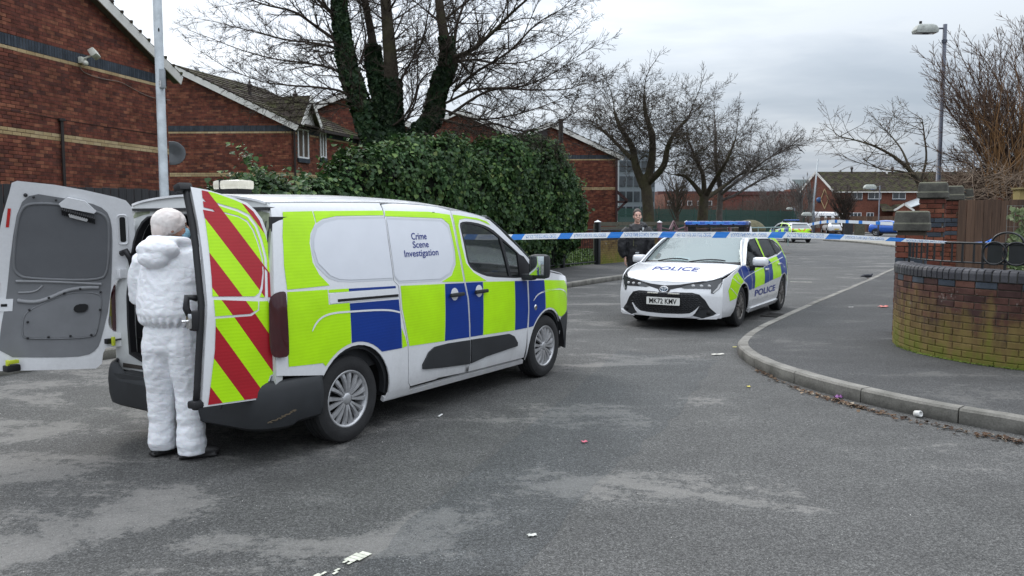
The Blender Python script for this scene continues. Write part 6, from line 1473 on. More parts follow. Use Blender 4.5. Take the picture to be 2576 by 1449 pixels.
def grow(rng, p, d, L, r, lvl, out, cfg):
 """one limb with its side shoots; lines are sorted into out[lvl]"""
 seg = cfg['seg'][min(lvl, len(cfg['seg']) - 1)]; n = max(3, int(L / seg)); pts = [p.copy()]; rad = [r]; d = d / np.linalg.norm(d)
 wob = cfg['wob'][min(lvl, len(cfg['wob']) - 1)]; up = cfg['up'][min(lvl, len(cfg['up']) - 1)]
 dirs = [d]
 drift = rng.normal(0, 1, 3) * wob * .5
 for i in range(n):
  if rng.random() < .35: drift = rng.normal(0, 1, 3) * wob
  d = d + drift * .6 + rng.normal(0, 1, 3) * wob * .35 + np.array([0, 0, up * (1.2 if i > n * .5 else .7)]); d /= np.linalg.norm(d)
  p = p + d * L / n; t = (i + 1) / n; pts.append(p); rad.append(max(cfg['rmin'], r * (1 - t * cfg.get('taper', .78)))); dirs.append(d)
 out[min(lvl, len(out) - 1)].append((pts, rad))
 if lvl >= cfg['levels']: return
 k = max(1, int(cfg['kids'][lvl] * rng.uniform(.8, 1.2) * (L / cfg['len0'] if lvl == 0 else 1)))
 a0 = rng.uniform(0, 6.28)
 for c in range(k):
  t = cfg['start'][min(lvl, len(cfg['start']) - 1)]; t = t + (1 - t) * ((c + rng.uniform(.1, .9)) / k) ** .9
  i = min(int(t * n), n); q = pts[i]; dd = dirs[i]
  a0 += 2.4 + rng.normal(0, .4); ang = cfg['ang'][min(lvl, len(cfg['ang']) - 1)] * rng.uniform(.7, 1.25)
  u = np.cross(dd, [0.13, .2, 1.0]); u /= np.linalg.norm(u) + 1e-9; w = np.cross(dd, u)
  s = u * math.cos(a0) + w * math.sin(a0)
  if cfg.get('flat'): s[2] *= .55
  nd = dd * math.cos(ang) + s * math.sin(ang)
  l = L * cfg['len'][min(lvl, len(cfg['len']) - 1)] * rng.uniform(.65, 1.2) * (1.15 - .6 * t)
  if l < .12: l = .12
  grow(rng, q, nd, l, max(cfg['rmin'], rad[i] * cfg.get('rr', .62)), lvl + 1, out, cfg)
def spline_pts(P, m=5):
 P = [Vector(p) for p in P]; Q = []
 for i in range(len(P) - 1):
  p0 = P[max(i - 1, 0)]; p1 = P[i]; p2 = P[i + 1]; p3 = P[min(i + 2, len(P) - 1)]
  for j in range(m):
   t = j / m; Q.append(.5 * ((2 * p1) + (-p0 + p2) * t + (2 * p0 - 5 * p1 + 4 * p2 - p3) * t * t + (-p0 + 3 * p1 - 3 * p2 + p3) * t ** 3))
 Q.append(P[-1]); return Q
def leaf_cloud(name, pts, nrm, size, mat, parent, rng, droop=.4, stuff=False):
 """five-cornered folded leaves at pts, facing roughly along nrm"""
 n = len(pts); P = np.array(pts); N = np.array(nrm) + rng.normal(0, .45, (n, 3)); N[:, 2] += .15; N /= np.linalg.norm(N, axis=1)[:, None]
 dn = np.tile([0, 0, -1.0], (n, 1)) + rng.normal(0, droop, (n, 3)); A = dn - N * (dn * N).sum(1)[:, None]; A /= np.linalg.norm(A, axis=1)[:, None] + 1e-9; B = np.cross(N, A)
 s = size * rng.uniform(.45, 1.5, n)[:, None]
 q = [(-.45, 0, 0), (-.15, .55, .12), (.25, .38, .06), (.62, 0, -.08), (.25, -.38, .06), (-.15, -.55, .12)]
 V = np.stack([P + A * s * a + B * s * b + N * s * c for a, b, c in q], 1).reshape(-1, 3); i = np.arange(n)[:, None] * 6
 F = np.concatenate([i + np.array([[0, 1, 2, 3]]), i + np.array([[0, 3, 4, 5]])])
 o = fastmesh(name, V, F, mat, parent)
 return o
# ---- the big ivy clad tree
rng = np.random.default_rng(3)
def big_tree():
 t = empty('ivy_clad_tree', at(985, 560, 25.5), 0, 'huge bare tree with three ivy wrapped trunks rising behind the evergreen hedge', 'tree'); loc = Vector((t.location.x, t.location.y, 0)); t.location = loc
 A = lambda x, y, Y: at(x, y, Y) - loc
 # measured courses of the trunks: (points, radii)
 trunks = [([A(1000, 600, 25.5), A(960, 400, 25.3), A(925, 310, 25.2), A(882, 190, 25), A(862, 90, 24.9), A(852, -20, 24.8), A(838, -170, 24.6), A(810, -330, 24.5)], [.42, .34, .28, .22, .18, .16, .12, .07]),
    ([A(1000, 600, 25.6), A(985, 400, 25.6), A(968, 290, 25.7), A(945, 180, 25.8), A(935, 90, 25.9), A(915, -20, 26), A(905, -180, 26.2)], [.40, .33, .25, .18, .13, .10, .05]),
    ([A(995, 420, 25.5), A(988, 300, 25.4), A(984, 180, 25.3), A(975, 60, 25.2), A(968, -60, 25.2), A(985, -240, 25.2)], [.30, .26, .22, .18, .14, .07]),
    ([A(1010, 560, 25.5), A(1052, 350, 25.6), A(1085, 300, 25.6), A(1108, 210, 25.5), A(1128, 150, 25.4), A(1112, 60, 25.3), A(1100, -40, 25.2), A(1085, -200, 25)], [.32, .28, .24, .20, .17, .15, .12, .07])]
 lines = []; tt = []
 for P, r in trunks:
  Q = spline_pts(P, 5); R2 = [r[min(i // 5, len(r) - 2)] + (r[min(i // 5 + 1, len(r) - 1)] - r[min(i // 5, len(r) - 2)]) * (i % 5) / 5 for i in range(len(Q))]; R2[-1] = r[-1]
  tt.append((Q, R2)); lines.append(([tuple(q) for q in Q], R2)); tubes('trunk', [lines[-1]], M_bark, t, 12)
 # big boughs, drawn where they stand in the crown
 boughs = [([A(1120, 150, 25.4), A(1180, 130, 25), A(1230, 90, 24.5), A(1290, 30, 24), A(1345, -20, 23.6), A(1400, -90, 23)], .10), ([A(1140, 230, 25.5), A(1200, 180, 25), A(1280, 130, 24.2), A(1350, 60, 23.6), A(1420, 20, 23.2)], .085),
    ([A(1120, 260, 25.5), A(1200, 225, 24.8), A(1300, 220, 24), A(1380, 190, 23.5), A(1440, 150, 23)], .07), ([A(1130, 290, 25.5), A(1230, 228, 26), A(1330, 226, 26.5), A(1420, 225, 27), A(1470, 210, 27)], .06),
    ([A(1112, 275, 25.4), A(1200, 300, 24.8), A(1290, 290, 24), A(1370, 265, 23.6), A(1430, 240, 23.2)], .05), ([A(1108, 300, 25.4), A(1190, 318, 24.8), A(1240, 310, 24.4), A(1320, 330, 24), A(1400, 310, 23.6), A(1450, 280, 23.4)], .055),
    ([A(1060, 330, 25.3), A(1100, 350, 24.6), A(1180, 362, 24.0), A(1240, 352, 23.6), A(1300, 340, 23.2)], .06), ([A(1140, 150, 25.4), A(1150, 60, 25.8), A(1185, -30, 26.2), A(1230, -120, 26.5)], .08),
    ([A(1105, 60, 25.3), A(1180, 0, 25.6), A(1260, -60, 26)], .07), ([A(990, 240, 25.4), A(1025, 170, 25), A(1060, 110, 24.5), A(1080, 20, 24), A(1100, -60, 23.5)], .06),
    ([A(900, 180, 25), A(860, 130, 25.3), A(800, 110, 25.6), A(720, 100, 26), A(640, 80, 26.3), A(560, 60, 26.6)], .075), ([A(870, 120, 24.9), A(800, 70, 24.5), A(740, 30, 24), A(660, 10, 23.6), A(590, -20, 23.2)], .08),
    ([A(905, 240, 25.1), A(850, 180, 25.4), A(780, 160, 25.8), A(700, 150, 26.2), A(620, 130, 26.6), A(540, 100, 27)], .065), ([A(915, 290, 25.1), A(870, 235, 24.8), A(800, 220, 24.4), A(730, 215, 24), A(660, 205, 23.6), A(590, 180, 23.4)], .06),
    ([A(930, 300, 25.2), A(860, 262, 24.8), A(800, 262, 24.4), A(740, 255, 24), A(690, 240, 23.7)], .045), ([A(858, 60, 24.9), A(800, 0, 24.5), A(720, -60, 24), A(640, -100, 23.6)], .08),
    ([A(850, 0, 24.8), A(780, -90, 25.2), A(700, -160, 25.6)], .07), ([A(1000, 330, 25.3), A(1040, 270, 25.6), A(1060, 200, 25.9), A(1110, 170, 26.2), A(1160, 150, 26.4)], .055), ([A(905, 160, 25.2), A(920, 100, 25.6), A(905, 20, 26), A(880, -60, 26.4)], .05),
    ([A(960, 330, 25.3), A(1010, 300, 24.9), A(1045, 240, 24.6), A(1050, 160, 24.3), A(1040, 80, 24)], .06), ([A(1128, 160, 25.4), A(1190, 150, 26), A(1260, 160, 26.6), A(1340, 150, 27.2), A(1420, 100, 27.8)], .06)]
 out = [[], [], [], []]
 cfg = dict(seg=[.30, .22, .15], wob=[.10, .20, .24], up=[.012, .018, .03], rmin=.0045, levels=2, kids=[12, 7], len0=2.2, start=[.08, .12], ang=[.62, .62], len=[.46, .46], rr=.55, taper=.75)
 for P, r in boughs:
  Q = spline_pts(P, 4); n = len(Q); Rr = [max(.012, r * .78 * (1 - .82 * i / (n - 1))) for i in range(n)]; out[0].append(([tuple(q) for q in Q], Rr)); L = sum((Q[i + 1] - Q[i]).length for i in range(n - 1))
  k = int(L * 4.6)
  for c in range(k):
   i = int((.10 + .90 * (c + rng.random()) / k) * (n - 1)); i = min(i, n - 2); dd = np.array((Q[i + 1] - Q[i]).normalized()); a = rng.uniform(0, 6.28); u = np.cross(dd, [.1, .2, 1]); u /= np.linalg.norm(u); w = np.cross(dd, u)
   s = u * math.cos(a) + w * math.sin(a); an = rng.uniform(.4, .95); nd = dd * math.cos(an) + s * math.sin(an)
   grow(rng, np.array(Q[i]), nd, rng.uniform(.9, 2.0) * (1.15 - .45 * i / n), max(.010, Rr[i] * .50), 0, out, cfg)
  grow(rng, np.array(Q[-1]), np.array((Q[-1] - Q[-2]).normalized()), 1.6, Rr[-1], 0, out, cfg)
 for P, r in tt:     # shoots straight from the upper trunks
  for c in range(16):
   i = int(rng.uniform(.35, .97) * (len(P) - 2)); a = rng.uniform(0, 6.28); nd = np.array([math.cos(a), math.sin(a), rng.uniform(.2, .9)]); grow(rng, np.array(P[i]), nd, rng.uniform(1.4, 2.8), .028, 0, out, cfg)
 tubes('bough', out[0][:len(boughs)], M_bark, t, 7)['kind'] = 'stuff'
 tubes('branches', out[0][len(boughs):] + out[1], M_twig, t, 4)['kind'] = 'stuff'; tubes('twigs', out[2] + out[3], M_twig, t, 3)['kind'] = 'stuff'
 # ivy round the trunks
 pts = []; nr = []
 for (P, r), (i0, i1), w in zip(tt, ((0, .80), (0, .62), (0, .36), (0, .66)), (1.0, 1.1, .9, 1.0)):
  N_ = len(P)
  for c in range(int(5200 * w)):
   f = i0 + (i1 - i0) * rng.random() ** 1.15; x = f * (N_ - 1); i = int(x); q = Vector(P[i]).lerp(P[min(i + 1, N_ - 1)], x - i); a = rng.uniform(0, 6.28); d = Vector((math.cos(a), math.sin(a), rng.uniform(-.3, .3)))
   bulge = .10 + .16 * (noise.noise(q * .9 + Vector((a * .6, 0, 3))) + .35); bulge *= .66 - f / i1 * .35
   pts.append(tuple(q + d * (r[i] + max(.02, bulge) * (.75 + .35 * rng.random())))); nr.append(tuple(d))
 o = leaf_cloud('ivy', pts, nr, .115, M_ivyd, t, rng); o['kind'] = 'stuff'
 return t
big_tree()
# ---- evergreen hedge along the back of the pavement
def hedge():
 H0 = Vector((-5.3, 14.6, 0)); H1 = Vector((2.0, 26.5, 0)); t = (H1 - H0).normalized(); L = (H1 - H0).length; bk = Vector((-t.y, t.x, 0))
 prof = [(700, 483), (730, 470), (760, 456), (800, 440), (850, 405), (900, 392), (940, 402), (980, 372), (1040, 352), (1100, 338), (1130, 372), (1165, 395), (1200, 380), (1240, 352), (1280, 368), (1330, 362), (1380, 372), (1410, 396), (1440, 432), (1465, 470), (1482, 500)]
 hp = []
 for x, y in prof:        # height at each place along the hedge
  k = (x - 1288) / FPX; Hb = H0 + bk * .55; s = (k * Hb.y - Hb.x) / (t.x - k * t.y); p = Hb + t * s; Yb = p.y + .15; z = CAMH + (551 - y) * Yb / FPX; hp.append((s, z))
 hp.sort(); root = empty('evergreen_hedge', H0, 0, 'tall ivy smothered evergreen hedge overhanging the fence behind the van', 'hedge'); rr = np.random.default_rng(11)
 def surf(s, a):     # a: 0 bottom of the street face .. 1 over the top to the back
  h = lin(hp, s) - 1.5 * (max(0, s - L + 2.2) / 2.2) ** 2; w = lin([(0, .5), (5, .62), (9, 1.0), (13, 1.1)], s) * min(1, (L + .1 - s) / 1.2 + .35); nz = Vector((s * .9, a * 3.0, 1.7))
  bump = .38 * noise.noise(nz * .8) + .20 * noise.noise(nz * 2.3) + .10 * noise.noise(nz * 5.1)
  und = .35 * max(0, 1 - a / .25) * (1 if s > L - 3 else .4)
  if a < .55: z = .10 + (h - .75) * (a / .55); d = -.15 - .35 * math.sin(a / .55 * 2.2) + und; n = Vector((0, 0, 0)) - bk
  else:
   q = (a - .55) / .45 * math.pi; z = h - .75 + .75 * math.sin(q); d = w * (1 - math.cos(q)) - .45; n = -bk * math.cos(q) + Vector((0, 0, math.sin(q)))
  n = n.normalized(); und2 = -max(0, s - L + 3) / 3 * max(0, 1.9 - z) * .8; return t * (s + und2) + bk * d + Vector((0, 0, max(z, .05))) + n * bump, n
 # dark volume added inside the foliage to block light between the leaves
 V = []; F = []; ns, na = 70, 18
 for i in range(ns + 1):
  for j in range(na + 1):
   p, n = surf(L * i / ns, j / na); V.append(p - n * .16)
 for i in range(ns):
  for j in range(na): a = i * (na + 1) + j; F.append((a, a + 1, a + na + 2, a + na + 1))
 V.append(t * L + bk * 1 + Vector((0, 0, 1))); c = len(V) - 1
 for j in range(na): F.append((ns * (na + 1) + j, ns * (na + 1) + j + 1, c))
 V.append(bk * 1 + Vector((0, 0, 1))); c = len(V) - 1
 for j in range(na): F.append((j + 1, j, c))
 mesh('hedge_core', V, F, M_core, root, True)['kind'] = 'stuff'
 pts = []; nr = []
 for i in range(62000):
  s = rr.uniform(-.1, L + .1); a = rr.uniform(.02, .95); p, n = surf(s, a); k = rr.normal(0, .07) + (.12 if rr.random() < .12 else 0)
  if noise.noise(p * 1.9 + Vector((4, 1, 2))) < -.20 and rr.random() < .72: continue
  pts.append(tuple(p + n * k)); nr.append(tuple(n))
 # round off the right end
 for i in range(5200):
  s, a = L, rr.uniform(.05, .95); p, n = surf(s, a); c = t * L + bk * .8 + Vector((0, 0, p.z)); f = rr.random(); q = p.lerp(c, f); q = q + t * (.28 * (1 - f) + .30 + .18 * noise.noise(q * 1.7)) * math.sin(math.pi * min(1, .15 + a * .9)); pts.append(tuple(q)); nr.append(tuple((n * .4 + t).normalized()))
 leaf_cloud('foliage', pts, nr, .088, M_ivy, root, rr)['kind'] = 'stuff'
 # loose sprays on top
 out = [[], []]; lp = []; ln = []
 for i in range(230):
  s = rr.uniform(0, L); p, n = surf(s, rr.uniform(.55, .85)); d = np.array(n) + rr.normal(0, .5, 3); d[2] = abs(d[2]) + .3; d /= np.linalg.norm(d); l = rr.uniform(.15, .42); q = np.array(p) + d * l
  out[0].append(([tuple(p), tuple(np.array(p) + d * l * .5), tuple(q)], [.006, .005, .003]))
  for c in range(9): lp.append(tuple(np.array(p) + d * l * rr.uniform(.2, 1.05) + rr.normal(0, .04, 3))); ln.append(tuple(d))
 for i in range(26):      # sprays sticking out to the left over the van
  b, n = surf(rr.uniform(1.0, 2.2), rr.uniform(.55, .8)); d = -np.array(t) * .9 + np.array([0, 0, .15]) + rr.normal(0, .25, 3); d /= np.linalg.norm(d); l = rr.uniform(.5, 1.5)
  out[0].append(([tuple(b), tuple(np.array(b) + d * l * .5 + [0, 0, .05]), tuple(np.array(b) + d * l - [0, 0, .05])], [.008, .006, .003]))
  for c in range(60): lp.append(tuple(np.array(b) + d * l * rr.uniform(.1, 1.05) + rr.normal(0, .06, 3))); ln.append((0, -.5, .8))
 tubes('sprays', out[0], M_twig, root, 3)['kind'] = 'stuff'; leaf_cloud('spray_leaves', lp, ln, .075, M_ivy, root, rr)['kind'] = 'stuff'
 # bare ivy stems at the right foot
 st = []
 for i in range(14):
  p, n = surf(L - rr.uniform(.0, 1.4), .02); q = p + Vector((0, 0, rr.uniform(.7, 1.2))) + t * rr.uniform(-.2, .2); st.append(([tuple(Vector((p.x, p.y, .08)) + bk * .3), tuple((p + q) / 2 + Vector((0, 0, .1))), tuple(q)], [.035, .03, .02]))
 tubes('stems', st, M_bark, root, 6)['kind'] = 'stuff'
hedge()
# ---- bare street trees
def bare_tree(label, base, trunk, limbs, cfg, seed, mats=(None, None), clump=None, group=None, name='bare_tree'):
 rg = np.random.default_rng(seed); t = empty(name, base, 0, label, 'tree', group); out = [[] for _ in range(5)]
 mb, mt = mats[0] or M_bark, mats[1] or M_twig
 for P, r in trunk:
  Q = spline_pts(P, 4); R2 = [lin([(i / (len(r) - 1), x) for i, x in enumerate(r)], j / (len(Q) - 1)) for j in range(len(Q))]; tubes('trunk', [([tuple(q) for q in Q], R2)], mb, t, 10)
 for p, d, L, r in limbs: grow(rg, np.array(p), np.array(d), L, r, 0, out, cfg)
 k = cfg['levels']
 tubes('branches', out[0] + out[1], mb, t, 5)['kind'] = 'stuff'; o = tubes('twigs', sum(out[2:], []), mt, t, 3)
 if o: o['kind'] = 'stuff'
 return t
def gpt(x, y, Y): v = at(x, y, Y); return v
def T2():
 b = Vector(((1635 - 1288) * 40 / FPX, 40, 0)); A = lambda x, y, Y=40: at(x, y, Y) - b
 trunk = [([A(1632, 570), A(1630, 520), A(1625, 470), A(1615, 440)], [.30, .27, .26, .24]), ([A(1620, 470), A(1600, 420), A(1590, 370), A(1560, 320), A(1545, 280)], [.22, .19, .15, .10, .06]), ([A(1625, 465), A(1640, 400), A(1640, 340), A(1625, 290), A(1620, 240)], [.22, .18, .15, .11, .06]),
    ([A(1630, 460), A(1668, 420, 39), A(1680, 370, 38.5), A(1700, 330, 38), A(1730, 300, 38)], [.18, .15, .12, .09, .05]), ([A(1590, 400), A(1560, 370, 41), A(1530, 340, 41.5), A(1505, 320, 42)], [.12, .10, .08, .05])]
 rg = np.random.default_rng(5); limbs = []
 for P, r in trunk[1:]:
  Q = spline_pts(P, 4)
  for i in range(4, len(Q), 1):
   for c in range(3):
    a = rg.uniform(0, 6.28); d = np.array([math.cos(a), math.sin(a) * .9, rg.uniform(-.1, .95)]); limbs.append((Q[i], d, rg.uniform(1.2, 3.0), .021 * (1 - i / len(Q) * .4)))
  limbs.append((Q[-1], (Q[-1] - Q[-3]) + Vector((0, 0, .4)), 2.4, .03))
 cfg = dict(seg=[.3, .22, .16], wob=[.16, .26, .3], up=[.05, .03, .04], rmin=.0065, levels=2, kids=[10, 6], len0=2.2, start=[.15, .1], ang=[.75, .8], len=[.45, .5], rr=.55)
 bare_tree('twisted bare tree with a dense twiggy crown between the last gable and the officer', b, trunk, limbs, cfg, 6)
 # a third cluster of dense growth low in the crown (old nests of shoots)
T2()
def T3():
 for (x, Y, lab, sd, tw, H, spread, mt) in ((1765, 44, 'low spreading bare tree above the light bar, left of its slimmer neighbour', 9, .30, 1.0, 1.0, M_twig), (1809, 46, 'slim grey trunked bare tree reaching right over the far road', 12, .20, 1.0, 1.0, M_twig)):
  b = Vector(((x - 1288) * Y / FPX, Y, 0)); A = lambda px, py, d=0: at(px, py, Y + d) - b
  if sd == 9: trunk = [([A(1766, 580), A(1768, 540), A(1770, 510), A(1772, 490)], [.34, .28, .26, .24]), ([A(1772, 500), A(1750, 470), A(1725, 445), A(1700, 440)], [.16, .12, .08, .05]), ([A(1772, 495), A(1768, 440), A(1750, 400), A(1735, 360)], [.16, .12, .09, .05]), ([A(1774, 495), A(1800, 450, -1), A(1830, 400, -2), A(1850, 350, -2)], [.16, .12, .08, .04]), ([A(1774, 500), A(1820, 470, 1), A(1860, 440, 2), A(1900, 430, 2)], [.14, .10, .07, .04])]
  else: trunk = [([A(1809, 580), A(1810, 530), A(1812, 480), A(1806, 440), A(1800, 400), A(1800, 350), A(1798, 300)], [.19, .17, .15, .13, .10, .07, .04]), ([A(1812, 490), A(1850, 460, -1), A(1890, 430, -1), A(1930, 400, -2), A(1960, 385, -2)], [.10, .08, .06, .04, .02]), ([A(1811, 505), A(1850, 490), A(1900, 460, 1), A(1940, 440, 1)], [.09, .07, .05, .03])]
  rg = np.random.default_rng(sd); limbs = []
  for P, r in trunk[(1 if sd == 9 else 0):]:
   Q = spline_pts(P, 4)
   for i in range(5, len(Q)):
    for c in range(3):
     a = rg.uniform(0, 6.28); limbs.append((Q[i], np.array([math.cos(a), math.sin(a), rg.uniform(.0, .9)]), rg.uniform(1.0, 2.6), .018 * (1.1 - i / len(Q) * .5)))
   limbs.append((Q[-1], Q[-1] - Q[-3], 1.8, .03))
  cfg = dict(seg=[.3, .22, .16], wob=[.14, .22, .28], up=[.05, .04, .04], rmin=.0065, levels=2, kids=[9, 6], len0=2, start=[.15, .1], ang=[.7, .7], len=[.45, .5], rr=.55)
  bare_tree(lab, b, trunk, limbs, cfg, sd + 1, (M_bark if sd == 9 else M_twigg, mt))
T3()
def T4():
 # big tree on the right: dense upright twigs, ochre stems in front
 b = Vector(((2562 - 1288) * 20 / FPX, 20, 0)); A = lambda x, y, Y=20: at(x, y, Y) - b
 trunk = [([A(2566, 560), A(2562, 500), A(2556, 450), A(2550, 400)], [.26, .24, .22, .20])]
 rg = np.random.default_rng(31); limbs = []
 for i in range(46):
  p = A(2556 + rg.uniform(-14, 14), rg.uniform(400, 500), 20 + rg.uniform(-.3, .3)); a = rg.uniform(-1.2, 1.0); limbs.append((p, np.array([math.sin(a) * .75 - .12, rg.uniform(-.5, .5), rg.uniform(.55, 1.1)]), rg.uniform(2.0, 4.0), .026))
 for i in range(26):
  p = A(2550 + rg.uniform(-10, 20), rg.uniform(470, 520), 20); limbs.append((p, np.array([-rg.uniform(.5, 1.1), rg.uniform(-.4, .4), rg.uniform(-.05, .45)]), rg.uniform(1.0, 2.2), .018))
 cfg = dict(seg=[.25, .2, .14], wob=[.10, .18, .2], up=[.045, .06, .07], rmin=.0045, levels=2, kids=[16, 9], len0=3, start=[.12, .1], ang=[.5, .5], len=[.34, .5], rr=.5)
 t = bare_tree('large dense bare tree with ochre stems at the right edge behind the timber fence', b, trunk, limbs, cfg, 32, (M_twigr, M_twigr))
 lines = []
 for i in range(60):
  p = np.array(A(rg.uniform(2480, 2580), rg.uniform(420, 505), 19.2 + rg.uniform(-.5, .3))); d = np.array([rg.normal(0, .22), rg.normal(0, .1), 1.0]); pts = [p]; n = 10; L = rg.uniform(1.2, 3.6)
  for k in range(n): d = d + rg.normal(0, .13, 3); d /= np.linalg.norm(d); p = p + d * L / n; pts.append(p)
  lines.append((pts, [.016 * (1 - k / (n + 2)) for k in range(n + 1)]))
 tubes('ochre_stems', lines, M_twigo, t, 4)['kind'] = 'stuff'
 # curling dead stems over the fence
 lines = []
 for i in range(150):
  p = np.array(A(rg.uniform(2400, 2590), rg.uniform(440, 505), 16.5 + rg.uniform(-2, 2))); a = rg.uniform(0, 6.28); d = np.array([math.cos(a), math.sin(a) * .4, rg.uniform(0, .8)]); pts = [p]; n = 9; L = rg.uniform(.5, 1.5); cr = rg.normal(0, .30, 3)
  for k in range(n): d = d + cr * .6 + rg.normal(0, .1, 3) - np.array([0, 0, .05]); d /= np.linalg.norm(d); p = p + d * L / n; pts.append(p)
  lines.append((pts, [.009 * (1 - k / (n + 3)) for k in range(n + 1)]))
 o = tubes('tangled_stems', lines, barkmat('dead_vine', (.10, .07, .05), (.20, .15, .11), 0), None, 3)
 tt = empty('climber', tuple(b), 0, 'tangle of bare brown climber stems spilling over the top of the timber fence', 'climber'); o.parent = tt; o['kind'] = 'stuff'
 # small timber bird box
 bb = boxo('box_body', (0, 0, 0), (.22, .2, .24), pm('pale_timber_box', (.33, .26, .10), .8), None); r = empty('bird_box', at(2572, 493, 14.5), 0, 'small yellowish timber box above the fence at the right edge', 'bird box'); bb.parent = r; boxo('box_roof', (0, -.02, .13), (.28, .28, .03), pm('pale_timber_roof', (.25, .20, .09), .8), r)
T4()
def T5():
 b = Vector(((2330 - 1288) * 28 / FPX, 28, 0)); A = lambda x, y, Y=28: at(x, y, Y) - b
 trunk = [([A(2335, 600), A(2325, 520), A(2314, 465), A(2290, 430), A(2250, 395), A(2200, 368), A(2150, 352), A(2105, 342)], [.15, .12, .10, .075, .05, .035, .022, .010]), ([A(2290, 430), A(2270, 380, 28.5), A(2240, 340, 29), A(2215, 315, 29)], [.05, .03, .02, .01]), ([A(2314, 465), A(2330, 400), A(2325, 340), A(2320, 300)], [.05, .035, .025, .012]), ([A(2300, 440), A(2260, 430, 27), A(2215, 425, 26.5), A(2170, 400, 26)], [.04, .03, .02, .01])]
 rg = np.random.default_rng(41); limbs = []
 for P, r in trunk:
  Q = spline_pts(P, 4)
  for i in range(7, len(Q)):
   for c in range(1 + (i % 3 == 0)):
    a = rg.uniform(0, 6.28); limbs.append((Q[i], np.array([math.cos(a) - .4, math.sin(a), rg.uniform(-.3, .7)]), rg.uniform(.7, 1.9), .013))
 cfg = dict(seg=[.25, .2, .14], wob=[.12, .16, .2], up=[.02, .03, .03], rmin=.005, levels=2, kids=[7, 4], len0=2, start=[.15, .15], ang=[.6, .6], len=[.5, .5], rr=.55)
 bare_tree('arching bare cherry tree leaning left from behind the brick piers', b, trunk, limbs, cfg, 42, (M_bark, M_twigr))
T5()
# far trees: many fine shoots, each tree its own object
def far_tree(x, Y, top, w, label, seed, mat=None, n=26, lo=.18, slim=False, group='bare trees in the distance'):
 b = Vector(((x - 1288) * Y / FPX, Y, 0)); H = CAMH + (551 - top) * Y / FPX; rg = np.random.default_rng(seed); k = Y / FPX; trunk = [([Vector((0, 0, 0)), Vector((.1, 0, H * .35)), Vector((-.1, 0, H * .75))], [H * .022, H * .016, H * .006])]; limbs = []
 for i in range(n):
  z = H * rg.uniform(lo, .6); a = rg.uniform(0, 6.28); s = w * k * .5
  limbs.append((Vector((0, 0, z)), np.array([math.cos(a) * s, math.sin(a) * s, (H - z) * rg.uniform(.35, 1.0)]), math.hypot(s * .9, (H - z) * .75) * rg.uniform(.6, 1.0), H * .009))
 cfg = dict(seg=[H * .06, H * .05, H * .04], wob=[.1, .18, .2], up=[.03, .04, .03], rmin=k * .32, levels=2, kids=[8, 4], len0=math.hypot(w * k * .5, H * .5), start=[.2, .15], ang=[.5, .5], len=[.38, .45], rr=.5)
 return bare_tree(label, b, trunk, limbs, cfg, seed + 1, (mat or M_twig, mat or M_twig), group=group)
far_tree(2012, 84, 428, 60, 'slender grey bare tree left of the mast at the road end', 51, M_twigg, 16)
far_tree(2034, 88, 412, 34, 'tall thin bare tree with upright shoots beside the mast', 52, M_twigg, 12)
far_tree(2118, 86, 452, 74, 'round dense twiggy tree in front of the far terrace gable', 53, M_twig, 60, .10)
far_tree(2105, 125, 405, 90, 'bare tree standing behind the ridge of the far terrace', 54, M_twigg, 30)
far_tree(2010, 128, 432, 90, 'hazy broad bare tree beyond the red cladding', 55, M_twigg, 30)
far_tree(1935, 122, 448, 80, 'low hazy bare tree at the right end of the warehouse roof', 56, M_twigg, 24)
far_tree(2150, 130, 425, 80, 'faint bare crown over the middle of the far terrace roof', 59, M_twigg, 24)
far_tree(1480, 60, 300, 110, 'thin bare tree over the roof of the last gable', 57, M_twig, 30)
far_tree(1700, 66, 400, 90, 'bare tree between the glass block and the brick block', 58, M_twig, 26)
far_tree(2450, 60, 400, 110, 'bare tree behind the piers, left of the right hand street lamp', 60, M_twig, 34)
far_tree(2380, 75, 380, 120, 'bare tree further behind the brick piers', 61, M_twigr, 30)
def thicket():
 rg = np.random.default_rng(71); lines = []
 for i in range(5000):
  Y = rg.uniform(92, 130); x0 = 1640 + rg.random() * 410; X = (x0 - 1288) * Y / FPX; H = rg.uniform(3.0, 5.2) * (1 + .25 * math.sin(x0 * .03)); p = np.array([X, Y, 0.0]); d = np.array([rg.normal(0, .25), rg.normal(0, .2), 1.0]); pts = [p]; n = 5
  for k in range(n): d = d + rg.normal(0, .2, 3); d /= np.linalg.norm(d); p = p + d * H / n; pts.append(p)
  lines.append((pts, [.030 * (1 - k / (n + 1.5)) for k in range(n + 1)]))
 o = tubes('thicket', lines, barkmat('thicket_stems', (.055, .042, .035), (.12, .09, .075), 0), None, 3); tag(o, 'brown thicket of bare bushes between the green fence and the warehouse', 'bushes', kind='stuff')
thicket()
